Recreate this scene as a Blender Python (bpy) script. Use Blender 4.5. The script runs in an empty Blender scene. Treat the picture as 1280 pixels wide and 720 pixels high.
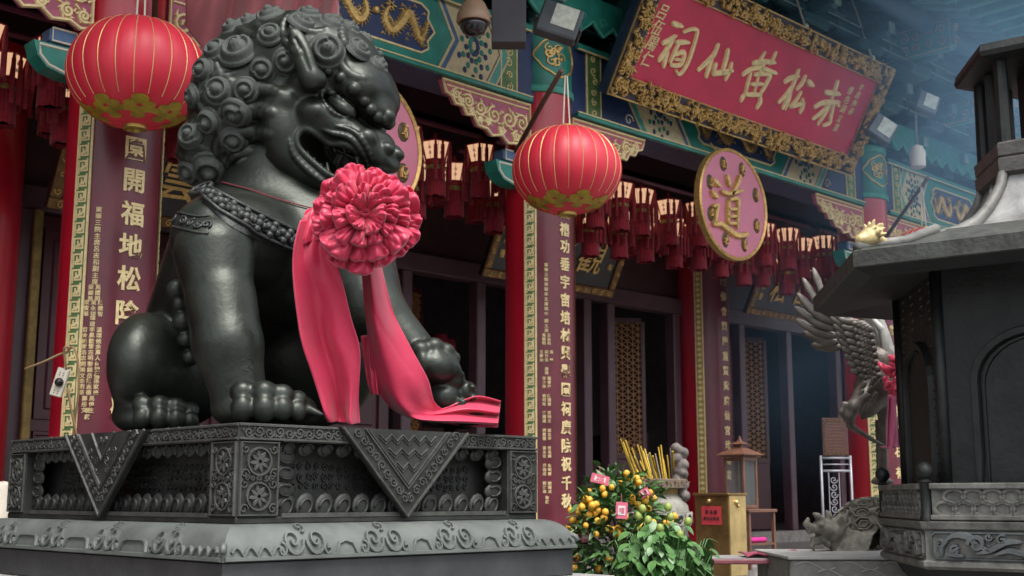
import bpy, bmesh, math, random
import numpy as np
from mathutils import Vector, Matrix, Euler
random.seed(7); RNG = np.random.default_rng(7)
SC = bpy.context.scene
COL = SC.collection
R = math.radians
PI = math.pi

# ---------------------------------------------------------------- camera
FPX, HORY, CX, CY, VPX = 1550.0, 622.0, 640.0, 360.0, 2250.0
_p = math.atan((HORY - CY) / FPX)
_b = math.atan((VPX - CX) * math.cos(_p) / FPX)
FH = np.array([math.cos(_b), math.sin(_b), 0.0]); RT = np.array([math.sin(_b), -math.cos(_b), 0.0])
FW = FH * math.cos(_p) + np.array([0, 0, math.sin(_p)]); UP = np.cross(RT, FW)
EYE = np.array([0.0, 0.0, 1.5])
def ray(x, y): return FW + RT * (x - CX) / FPX - UP * (y - CY) / FPX
def at(x, y, d): return EYE + ray(x, y) * d
def onX(x, y, X): v = ray(x, y); return EYE + v * ((X - EYE[0]) / v[0])
def onY(x, y, Y): v = ray(x, y); return EYE + v * ((Y - EYE[1]) / v[1])
def onZ(x, y, Z): v = ray(x, y); return EYE + v * ((Z - EYE[2]) / v[2])
cd = bpy.data.cameras.new('camera'); cam = bpy.data.objects.new('camera', cd); COL.objects.link(cam)
cd.sensor_width = 36; cd.lens = 36 * FPX / 1280; cd.clip_start = 0.1; cd.clip_end = 500
M = Matrix.Identity(4)
for i in range(3):
    M[i][0], M[i][1], M[i][2], M[i][3] = RT[i], UP[i], -FW[i], EYE[i]
cam.matrix_world = M
SC.camera = cam
cd.dof.use_dof = True; cd.dof.focus_distance = 6.0; cd.dof.aperture_fstop = 5.0

# ---------------------------------------------------------------- sky and sun (overcast)
SUN_EL, SUN_AZ = 64, 200      # azimuth: compass angle the light comes from, measured from +Y clockwise
w = bpy.data.worlds.new('World'); SC.world = w; w.use_nodes = True
nt = w.node_tree; nt.nodes.clear()
sky = nt.nodes.new('ShaderNodeTexSky'); sky.sky_type = 'NISHITA'; sky.sun_disc = False
sky.sun_elevation = R(SUN_EL); sky.sun_rotation = R(SUN_AZ); sky.air_density = 1.0; sky.dust_density = 5.0; sky.ozone_density = 1.0
hs = nt.nodes.new('ShaderNodeHueSaturation'); hs.inputs['Saturation'].default_value = 0.30
bg = nt.nodes.new('ShaderNodeBackground'); bg.inputs['Strength'].default_value = 0.15
wo = nt.nodes.new('ShaderNodeOutputWorld')
nt.links.new(sky.outputs[0], hs.inputs['Color']); nt.links.new(hs.outputs[0], bg.inputs['Color']); nt.links.new(bg.outputs[0], wo.inputs[0])
sd = bpy.data.lights.new('sun', 'SUN'); sd.energy = 1.2; sd.angle = R(25); sd.color = (1.0, 0.96, 0.90)
sun = bpy.data.objects.new('sun', sd); COL.objects.link(sun)
_az, _el = R(SUN_AZ), R(SUN_EL)
sdir = Vector((math.sin(_az) * math.cos(_el), math.cos(_az) * math.cos(_el), math.sin(_el)))
sun.rotation_euler = sdir.to_track_quat('Z', 'Y').to_euler(); sun.location = (0, -10, 20)
vs = SC.view_settings
SC.display_settings.display_device = 'sRGB'; vs.view_transform = 'Standard'; vs.look = 'None'; vs.exposure = 1.1; vs.gamma = 1.0; vs.use_curve_mapping = False
SC.cycles.max_bounces = 6; SC.cycles.diffuse_bounces = 3; SC.cycles.glossy_bounces = 3; SC.cycles.transmission_bounces = 4
SC.cycles.volume_bounces = 0; SC.cycles.caustics_reflective = False; SC.cycles.caustics_refractive = False

# ---------------------------------------------------------------- materials
def srgb(r, g, b):
    f = lambda c: (c / 255 / 12.92) if c / 255 <= 0.04045 else ((c / 255 + 0.055) / 1.055) ** 2.4
    return (f(r), f(g), f(b))
MATS = {}
def mat(name, col, rough=0.5, metal=0.0, var=0.25, scale=6.0, bump=0.0, bscale=40.0, col2=None, spec=0.5, emit=None, estr=0.0, sheen=0.0, coat=0.0, rvar=0.0, detail=4, bdist=0.01, alpha=None, trans=0.0, sub=0.0):
    if name in MATS: return MATS[name]
    m = bpy.data.materials.new(name); m.use_nodes = True; n = m.node_tree; L = n.links.new
    p = n.nodes['Principled BSDF']
    p.inputs['Roughness'].default_value = rough; p.inputs['Metallic'].default_value = metal
    p.inputs['Specular IOR Level'].default_value = spec
    c = (*col, 1)
    tc = n.nodes.new('ShaderNodeTexCoord')
    if var > 0 or col2:
        nz = n.nodes.new('ShaderNodeTexNoise'); nz.inputs['Scale'].default_value = scale; nz.inputs['Detail'].default_value = detail
        nz.inputs['Roughness'].default_value = 0.6
        L(tc.outputs['Object'], nz.inputs['Vector'])
        rp = n.nodes.new('ShaderNodeValToRGB'); rp.color_ramp.elements[0].position = 0.32; rp.color_ramp.elements[1].position = 0.68
        d = col2 if col2 else tuple(x * (1 - var) for x in col)
        u = col if col2 else tuple(min(1, x * (1 + var * 0.6)) for x in col)
        rp.color_ramp.elements[0].color = (*d, 1); rp.color_ramp.elements[1].color = (*u, 1)
        L(nz.outputs['Fac'], rp.inputs[0]); L(rp.outputs[0], p.inputs['Base Color'])
        if rvar > 0:
            mr = n.nodes.new('ShaderNodeMapRange'); mr.inputs['To Min'].default_value = max(0.02, rough - rvar); mr.inputs['To Max'].default_value = min(1, rough + rvar)
            L(nz.outputs['Fac'], mr.inputs['Value']); L(mr.outputs[0], p.inputs['Roughness'])
    else:
        p.inputs['Base Color'].default_value = c
    if bump > 0:
        nb = n.nodes.new('ShaderNodeTexNoise'); nb.inputs['Scale'].default_value = bscale; nb.inputs['Detail'].default_value = 5
        L(tc.outputs['Object'], nb.inputs['Vector'])
        bp = n.nodes.new('ShaderNodeBump'); bp.inputs['Strength'].default_value = bump; bp.inputs['Distance'].default_value = bdist
        L(nb.outputs['Fac'], bp.inputs['Height']); L(bp.outputs[0], p.inputs['Normal'])
    if emit: p.inputs['Emission Color'].default_value = (*emit, 1); p.inputs['Emission Strength'].default_value = estr
    if sheen: p.inputs['Sheen Weight'].default_value = sheen
    if coat: p.inputs['Coat Weight'].default_value = coat; p.inputs['Coat Roughness'].default_value = 0.15
    if alpha is not None: p.inputs['Alpha'].default_value = alpha
    if trans: p.inputs['Transmission Weight'].default_value = trans
    if sub: p.inputs['Subsurface Weight'].default_value = sub; p.inputs['Subsurface Radius'].default_value = (0.05, 0.02, 0.02)
    MATS[name] = m
    return m

# ---------------------------------------------------------------- mesh builder
class MB:
    def __init__(s): s.v = []; s.f = []
    def add(s, verts, faces):
        o = len(s.v); s.v.extend([tuple(map(float, q)) for q in verts]); s.f.extend([tuple(i + o for i in f) for f in faces]); return s
    def addm(s, verts, faces, M):
        return s.add([M @ Vector(q) for q in verts], faces)
    def box(s, c, size, M=None, ch=0.0):
        x, y, z = size[0] / 2, size[1] / 2, size[2] / 2
        if ch > 0:
            ch = min(ch, x * .9, y * .9, z * .9); V = []; 
            for sx in (-1, 1):
                for sy in (-1, 1):
                    for sz in (-1, 1):
                        V += [(sx * x, sy * (y - ch), sz * (z - ch)), (sx * (x - ch), sy * y, sz * (z - ch)), (sx * (x - ch), sy * (y - ch), sz * z)]
            I = lambda a, b, c_, k: ((a * 2 + b) * 2 + c_) * 3 + k
            Fc = []
            for a in (0, 1):
                q = [I(a, 0, 0, 0), I(a, 1, 0, 0), I(a, 1, 1, 0), I(a, 0, 1, 0)]; Fc.append(q if a else q[::-1])
                q = [I(0, a, 0, 1), I(0, a, 1, 1), I(1, a, 1, 1), I(1, a, 0, 1)]; Fc.append(q if a else q[::-1])
                q = [I(0, 0, a, 2), I(1, 0, a, 2), I(1, 1, a, 2), I(0, 1, a, 2)]; Fc.append(q if a else q[::-1])
            for a in (0, 1):
                for b in (0, 1):
                    fl = (a == b)
                    q = [I(0, a, b, 1), I(1, a, b, 1), I(1, a, b, 2), I(0, a, b, 2)]; Fc.append(q if fl else q[::-1])
                    q = [I(a, 0, b, 2), I(a, 1, b, 2), I(a, 1, b, 0), I(a, 0, b, 0)]; Fc.append(q if fl else q[::-1])
                    q = [I(a, b, 0, 0), I(a, b, 1, 0), I(a, b, 1, 1), I(a, b, 0, 1)]; Fc.append(q if fl else q[::-1])
                    for c_ in (0, 1):
                        q = [I(a, b, c_, 0), I(a, b, c_, 1), I(a, b, c_, 2)]; Fc.append(q if (a + b + c_) % 2 else q[::-1])
        else:
            V = [(-x, -y, -z), (x, -y, -z), (x, y, -z), (-x, y, -z), (-x, -y, z), (x, -y, z), (x, y, z), (-x, y, z)]
            Fc = [(0, 3, 2, 1), (4, 5, 6, 7), (0, 1, 5, 4), (1, 2, 6, 5), (2, 3, 7, 6), (3, 0, 4, 7)]
        T = Matrix.Translation(c)
        if M is not None: T = M @ T
        return s.addm(V, Fc, T)
    def prism(s, poly, depth, M=None):
        """polygon in local XY extruded +Z by depth"""
        n = len(poly); a = sum(poly[i][0] * poly[(i + 1) % n][1] - poly[(i + 1) % n][0] * poly[i][1] for i in range(n))
        if a < 0: poly = poly[::-1]
        V = [(p[0], p[1], 0) for p in poly] + [(p[0], p[1], depth) for p in poly]
        Fc = [tuple(range(n))[::-1], tuple(range(n, 2 * n))] + [(i, (i + 1) % n, n + (i + 1) % n, n + i) for i in range(n)]
        return s.addm(V, Fc, M or Matrix.Identity(4))
    def lathe(s, prof, seg=24, M=None, a0=0.0, a1=2 * PI, cap=True):
        full = abs(a1 - a0 - 2 * PI) < 1e-6; n = seg if full else seg + 1; V = []; Fc = []
        for r, z in prof:
            for k in range(n):
                a = a0 + (a1 - a0) * k / seg; V.append((r * math.cos(a), r * math.sin(a), z))
        for i in range(len(prof) - 1):
            for k in range(seg):
                k2 = (k + 1) % n; Fc.append((i * n + k, i * n + k2, (i + 1) * n + k2, (i + 1) * n + k))
        if cap and full:
            if prof[0][0] > 1e-5: Fc.append(tuple(range(n))[::-1])
            if prof[-1][0] > 1e-5: Fc.append(tuple((len(prof) - 1) * n + k for k in range(n)))
        return s.addm(V, Fc, M or Matrix.Identity(4))
    def tube(s, pts, rad, seg=6, closed=False, M=None, flat=None):
        """flat=(normal, factor): squashes the section along a direction"""
        P = [np.array(q, float) for q in pts]; n = len(P); 
        rad = [rad] * n if not hasattr(rad, '__len__') else list(rad)
        V = []; Fc = []; prev = None
        for i in range(n):
            t = (P[(i + 1) % n] - P[i - 1]) if closed else (P[min(i + 1, n - 1)] - P[max(i - 1, 0)])
            t = t / (np.linalg.norm(t) + 1e-12)
            if prev is None:
                h = np.array([0, 0, 1.0]) if abs(t[2]) < .9 else np.array([1.0, 0, 0]); u = np.cross(h, t)
            else: u = prev - t * (prev @ t)
            u /= np.linalg.norm(u) + 1e-12; v = np.cross(t, u); prev = u
            for k in range(seg):
                a = 2 * PI * k / seg; o = (u * math.cos(a) + v * math.sin(a)) * rad[i]
                if flat is not None: nn = np.asarray(flat[0]); o = o - nn * (o @ nn) * (1 - flat[1])
                V.append(P[i] + o)
        m = n if closed else n - 1
        for i in range(m):
            j = (i + 1) % n
            for k in range(seg): k2 = (k + 1) % seg; Fc.append((i * seg + k, i * seg + k2, j * seg + k2, j * seg + k))
        if not closed: Fc.append(tuple(range(seg))[::-1]); Fc.append(tuple((n - 1) * seg + k for k in range(seg)))
        return s.addm(V, Fc, M or Matrix.Identity(4))
    def grid(s, fn, nu, nv, M=None, wrapu=False):
        V = [fn(i / nu, j / nv) for j in range(nv + 1) for i in range(nu + (0 if wrapu else 1))]; w_ = nu if wrapu else nu + 1
        Fc = [(j * w_ + i, j * w_ + (i + 1) % w_, (j + 1) * w_ + (i + 1) % w_, (j + 1) * w_ + i) for j in range(nv) for i in range(nu)]
        return s.addm(V, Fc, M or Matrix.Identity(4))
    def ball(s, c, r, seg=10, rings=6, M=None):
        r = (r, r, r) if not hasattr(r, '__len__') else r
        V = [(0, 0, -1)]; 
        for j in range(1, rings):
            b = -PI / 2 + PI * j / rings
            for k in range(seg): a = 2 * PI * k / seg; V.append((math.cos(b) * math.cos(a), math.cos(b) * math.sin(a), math.sin(b)))
        V.append((0, 0, 1)); Fc = []; top = len(V) - 1
        for k in range(seg):
            k2 = (k + 1) % seg; Fc.append((0, 1 + k2, 1 + k)); Fc.append((top, top - seg + k, top - seg + k2))
            for j in range(rings - 2): a = 1 + j * seg; Fc.append((a + k, a + k2, a + seg + k2, a + seg + k))
        T = Matrix.Translation(c)
        if M is not None: T = T @ M
        return s.addm([(q[0] * r[0], q[1] * r[1], q[2] * r[2]) for q in V], Fc, T)
    def mesh(s, name, m, smooth=None):
        me = bpy.data.meshes.new(name); me.from_pydata(s.v, [], s.f)
        if smooth: me.polygons.foreach_set('use_smooth', [True] * len(me.polygons))
        if smooth and smooth is not True: me.set_sharp_from_angle(angle=R(smooth))
        me.update()
        if m: me.materials.append(m)
        return me
    def build(s, name, m, parent=None, smooth=None, loc=None):
        o = bpy.data.objects.new(name, s.mesh(name, m, smooth)); COL.objects.link(o)
        if parent is not None: o.parent = parent
        if loc is not None: o.location = loc
        return o
def recalc(o):
    bm = bmesh.new(); bm.from_mesh(o.data); bmesh.ops.recalc_face_normals(bm, faces=bm.faces); bm.to_mesh(o.data); bm.free(); return o
def link(name, me, parent=None, M=None):
    o = bpy.data.objects.new(name, me); COL.objects.link(o)
    if parent is not None: o.parent = parent
    if M is not None: o.matrix_basis = M
    return o
def tag(o, label=None, cat=None, group=None, kind=None):
    if label: o['label'] = label
    if cat: o['category'] = cat
    if group: o['group'] = group
    if kind: o['kind'] = kind
    return o
def thing(name, label, cat, loc=(0, 0, 0), rz=0, group=None):
    o = bpy.data.objects.new(name, None); COL.objects.link(o); o.location = loc; o.rotation_euler = (0, 0, rz); o.empty_display_size = .1
    return tag(o, label, cat, group)
def kids(o): return [c for c in bpy.data.objects if c.parent == o]
def copy_tree(o, parent=None, table=None):
    if table is None:
        table = {}
        for c in bpy.data.objects:
            if c.parent: table.setdefault(c.parent.name, []).append(c)
    c = o.copy(); COL.objects.link(c)
    if parent is not None: c.parent = parent
    for ch in table.get(o.name, []): copy_tree(ch, c, table)
    return c
def frame(o, ex, ey, ez):
    """matrix whose columns are axes ex, ey, ez at origin o"""
    Mx = Matrix.Identity(4)
    for i in range(3): Mx[i][0], Mx[i][1], Mx[i][2], Mx[i][3] = ex[i], ey[i], ez[i], o[i]
    return Mx
FRONT = lambda x, y, z: frame((x, y, z), (1, 0, 0), (0, 0, 1), (0, -1, 0))     # local XY = facade X,Z ; local Z = out of the facade
def catmull(P, n):
    P = [np.array(q, float) for q in P]; out = []; m = len(P) - 1
    for i in range(n + 1):
        t = i / n * m; k = min(int(t), m - 1); f = t - k
        p0, p1, p2, p3 = P[max(k - 1, 0)], P[k], P[k + 1], P[min(k + 2, m)]
        out.append(.5 * ((2 * p1) + (-p0 + p2) * f + (2 * p0 - 5 * p1 + 4 * p2 - p3) * f * f + (-p0 + 3 * p1 - 3 * p2 + p3) * f ** 3))
    return out
def spiral(c, r, turns=1.6, a0=0.0, n=18, ccw=1, r1=0.12):
    return [(c[0] + (r * (1 - (1 - r1) * k / n)) * math.cos(a0 + ccw * 2 * PI * turns * k / n), c[1] + (r * (1 - (1 - r1) * k / n)) * math.sin(a0 + ccw * 2 * PI * turns * k / n)) for k in range(n + 1)]
def ribbon2d(mb, pts, wd, h, M=None, seg=4, closed=False):
    """raised rounded strip along a 2D polyline (local XY), height h (local Z)"""
    n = len(pts); wl = [wd] * n if not hasattr(wd, '__len__') else wd; V = []; Fc = []
    for i in range(n):
        a = pts[i - 1] if (closed or i) else pts[0]; b = pts[(i + 1) % n] if (closed or i < n - 1) else pts[-1]
        tx, ty = b[0] - a[0], b[1] - a[1]; l = math.hypot(tx, ty) + 1e-9; nx, ny = -ty / l, tx / l; hw = wl[i] / 2
        x, y = pts[i][0], pts[i][1]
        V += [(x + nx * hw, y + ny * hw, 0), (x + nx * hw * .6, y + ny * hw * .6, h), (x - nx * hw * .6, y - ny * hw * .6, h), (x - nx * hw, y - ny * hw, 0)]
    for i in range(n if closed else n - 1):
        j = (i + 1) % n
        for k in range(3): Fc.append((i * 4 + k, j * 4 + k, j * 4 + k + 1, i * 4 + k + 1))
    if not closed: Fc.append((0, 1, 2, 3)); e = (n - 1) * 4; Fc.append((e + 3, e + 2, e + 1, e))
    return mb.addm(V, Fc, M or Matrix.Identity(4))

# text outlines from Blender's built-in font, as plain geometry
_GL = {}
def glyph(ch, bold=0.0, ext=0.5):
    key = (ch, bold, ext)
    if key not in _GL:
        cu = bpy.data.curves.new('glyph', 'FONT'); cu.body = ch; cu.size = 1; cu.extrude = ext / 2; cu.offset = bold; cu.resolution_u = 2
        cu.align_x = 'CENTER'; cu.align_y = 'CENTER'
        o = bpy.data.objects.new('glyph', cu); COL.objects.link(o)
        dg = bpy.context.evaluated_depsgraph_get(); me = bpy.data.meshes.new_from_object(o.evaluated_get(dg))
        V = np.array([v.co for v in me.vertices]); Fc = [tuple(p.vertices) for p in me.polygons]
        if len(V): V = V - np.array([(V[:, 0].max() + V[:, 0].min()) / 2, (V[:, 1].max() + V[:, 1].min()) / 2, 0])
        _GL[key] = (V, Fc); bpy.data.objects.remove(o); bpy.data.curves.remove(cu); bpy.data.meshes.remove(me)
    return _GL[key]
def put_glyph(mb, ch, x, y, sx, sy, h, M=None, bold=0.012, warp=None, shear=0.0):
    V, Fc = glyph(ch, bold)
    if not len(V): return
    W = [(x + v[0] * sx + v[1] * shear * sx, y + v[1] * sy, (v[2] + .25) * 2 * h) for v in V]
    if warp: W = [warp(q) for q in W]
    mb.addm(W, Fc, M or Matrix.Identity(4))
# ================================================================ TEMPLE HALL
red_col = mat('red lacquer column', (.48, .010, .028), rough=.30, var=.12, scale=2, coat=.3, bump=.05, bscale=8)
maroon = mat('maroon board', (.14, .018, .032), rough=.38, var=.25, scale=3, coat=.06, rvar=.1)
gold = mat('gilt', (.66, .43, .15), rough=.42, metal=.55, var=.35, scale=25, rvar=.1)
gold_pt = mat('pale gold paint', (.82, .66, .34), rough=.5, metal=.05, var=.18, scale=20)
cream_ln = mat('cream gold line', (.60, .50, .30), rough=.55, var=.15, scale=20)
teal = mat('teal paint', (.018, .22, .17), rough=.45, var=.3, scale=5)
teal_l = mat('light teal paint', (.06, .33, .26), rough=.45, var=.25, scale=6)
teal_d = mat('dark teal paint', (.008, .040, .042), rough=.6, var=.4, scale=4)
blue = mat('blue paint', (.018, .038, .115), rough=.5, var=.35, scale=6)
blue_l = mat('steel blue paint', (.06, .13, .26), rough=.5, var=.3, scale=6)
green_fret = mat('fret green', (.10, .20, .065), rough=.5, var=.25, scale=10)
pink_gr = mat('rose ground', (.42, .10, .17), rough=.55, var=.2, scale=12)
rose = mat('rose enamel', (.58, .17, .25), rough=.35, var=.08, scale=4)
dark_wd = mat('dark purple timber', (.050, .020, .028), rough=.42, var=.35, scale=4, rvar=.1)
post_wd = mat('plum post', (.095, .050, .066), rough=.4, var=.25, scale=4)
door_wd = mat('maroon door', (.070, .014, .022), rough=.36, var=.25, scale=3)
black_bd = mat('black board', (.020, .016, .018), rough=.35, var=.3, scale=4)
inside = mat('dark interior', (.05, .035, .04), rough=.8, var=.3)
white_pt = mat('cream paint', (.66, .60, .50), rough=.6, var=.12)
stone = mat('granite', (.27, .25, .23), rough=.75, var=.3, scale=14, bump=.3, bscale=60, detail=8)
paving = mat('paving', (.16, .155, .15), rough=.8, var=.3, scale=9, bump=.3, bscale=50)
plaq_red = mat('red plaque lacquer', (.56, .026, .075), rough=.42, var=.14, scale=3, coat=.1)
DP = mat('brown pole', (.10, .055, .035), rough=.6, var=.3)

ground = MB(); ground.add([(-60, -60, 0), (80, -60, 0), (80, 80, 0), (-60, 80, 0)], [(0, 1, 2, 3)])
tag(ground.build('ground', paving), kind='structure')
tm = MB(); tm.box((11, 13.05, .42), (46, 11.9, .86), ch=.01); tag(tm.build('terrace', stone), kind='structure')
hall = thing('temple_hall', 'ornate Chinese temple hall with red columns, painted beams and dark doorways', 'temple', (11, 10, 0))
H_INV = Matrix.Translation((-11, -10, 0))
def hc(o, parent=None):
    if parent is None: o.parent = hall; o.matrix_parent_inverse = H_INV
    else: o.parent = parent
    return o
YC, RC = 8.0, .312
COLX = [-.2, 3.89, 8.16, 14.10, 18.4]
CZ0, CZ1, CZ2 = 5.24, 5.30, 5.92
# columns
cmesh = MB().lathe([(.30, .85), (.34, .90), (.34, .98), (.29, 1.06), (RC, 1.1), (RC, CZ1)], 40).mesh('column', red_col, 40)
cap = MB().lathe([(RC + .012, CZ0 + .02), (RC + .012, CZ2)], 40).mesh('capital', teal, 40)
capr = MB().lathe([(RC + .02, CZ0), (RC + .03, CZ0 + .015), (RC + .03, CZ0 + .055), (RC + .016, CZ0 + .07)], 40).lathe([(RC + .016, CZ2 - .08), (RC + .026, CZ2 - .07), (RC + .026, CZ2), (RC + .01, CZ2 + .01)], 40).mesh('capital_ring', teal_l, 40)
def cartouche():
    """lobed gold medallion bent round the capital, facing out and to the viewer"""
    mb = MB(); pts = []
    for k in range(48):
        a = 2 * PI * k / 48; r_ = .19 * (1 + .13 * abs(math.cos(2 * a)) ** 1.5 - .08 * abs(math.sin(4 * a)) ** 2); pts.append((r_ * 1.15 * math.cos(a), r_ * .95 * math.sin(a)))
    ribbon2d(mb, pts, .022, .014, closed=True)
    for k in range(9): ribbon2d(mb, spiral((random.uniform(-.11, .11), random.uniform(-.08, .09)), .05, 1.2, random.random() * 6, 10), .016, .012)
    for k in range(6): ribbon2d(mb, [(-.12 + .02 * k, .0 + .016 * k), (.0 + .01 * k, .05 + .01 * k)], .010, .01)
    mb.v = [((RC + .014 + z) * math.cos(R(262) + x / RC), (RC + .014 + z) * math.sin(R(262) + x / RC), CZ0 + .36 + y) for x, y, z in mb.v]
    return mb.mesh('cartouche', gold, 40)
cart = cartouche()
for x in COLX:
    c = hc(link('column', cmesh)); c.location = (x, YC, 0)
    for nm, me in (('capital', cap), ('capital_ring', capr), ('cartouche', cart)): hc(link(nm, me), c)
# inner columns
INX = [-.2, 3.89, 13.92, 18.4]
for x in INX: c = hc(link('column', cmesh)); c.location = (x, 10.45, 0); c.scale = (1.15, 1.15, 1)

# --- painted beams
BZ0, BZ1, BYF = 5.12, 5.84, 7.78
def dragon2d(mb, M, cx, cz, w_, h_, d=1):
    rn = random.Random(int(cx * 100) + d)
    body = catmull([(cx + d * w_ * a, cz + h_ * b) for a, b in [(-.30, .22), (-.36, -.05), (-.22, -.28), (-.02, .0), (.10, .26), (.22, .0), (.30, -.26), (.40, -.12), (.46, .18)]], 40)
    ribbon2d(mb, body, [.014 + .066 * math.sin(PI * (i / 40) ** .7) for i in range(41)], .022, M)
    for i in range(2, 40):
        t_ = body[min(i + 1, 40)] - body[i - 1]; t_ /= np.linalg.norm(t_) + 1e-9; n2 = np.array([-t_[1], t_[0]]); w2 = .5 * (.014 + .066 * math.sin(PI * (i / 40) ** .7))
        for s2 in (-1, 1): q0 = body[i] + n2 * s2 * w2 * .8; q1 = body[i] + n2 * s2 * (w2 + .024) + t_ * .014; ribbon2d(mb, [tuple(q0), tuple(q1)], [.012, .003], .014, M)
    hx, hz = cx - d * w_ * .26, cz + h_ * .26
    for k in range(6): a = 2 * PI * k / 6; ribbon2d(mb, [(hx, hz), (hx + .06 * math.cos(a), hz + .05 * math.sin(a))], [.035, .008], .026, M)
    for a, b in [(-.2, -.1), (.02, .2), (.18, .16), (.34, -.3)]:
        px_, pz_ = cx + d * w_ * a, cz + h_ * b
        for k in range(4): an = rn.random() * 6.28; ribbon2d(mb, [(px_, pz_), (px_ + .05 * math.cos(an), pz_ + .04 * math.sin(an)), (px_ + .075 * math.cos(an + .5), pz_ + .06 * math.sin(an + .5))], [.02, .014, .005], .016, M)
    for k in range(34):
        px_, pz_ = cx + w_ * rn.uniform(-.48, .48), cz + h_ * rn.uniform(-.42, .42); an = rn.random() * 6
        ribbon2d(mb, [(px_, pz_), (px_ + .03 * math.cos(an), pz_ + .02), (px_ + .05 * math.cos(an), pz_ - .005)], [.006, .016, .004], .01, M)
def scrollfill(mb, M, x0, z0, x1, z1, r_, wd, h_, seed=0, dens=1.0):
    rn = random.Random(seed); nx = max(1, int((x1 - x0) / (r_ * 2) * dens)); nz = max(1, int((z1 - z0) / (r_ * 2) * dens))
    for i in range(nx):
        for j in range(nz):
            c = (x0 + (i + .5) * (x1 - x0) / nx + rn.uniform(-.2, .2) * r_, z0 + (j + .5) * (z1 - z0) / nz + rn.uniform(-.2, .2) * r_)
            ribbon2d(mb, spiral(c, r_ * rn.uniform(.8, 1.05), 1.3, rn.random() * 6.28, 9, rn.choice((1, -1))), wd, h_, M)
def clip_poly(x0, x1, px0, px1):
    """band of the beam between two '>' shaped ends; px = how far the point sticks out"""
    zm = (BZ0 + BZ1) / 2; return [(x0, BZ0), (x1, BZ0), (x1 + px1, zm), (x1, BZ1), (x0, BZ1), (x0 + px0, zm)]
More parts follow.
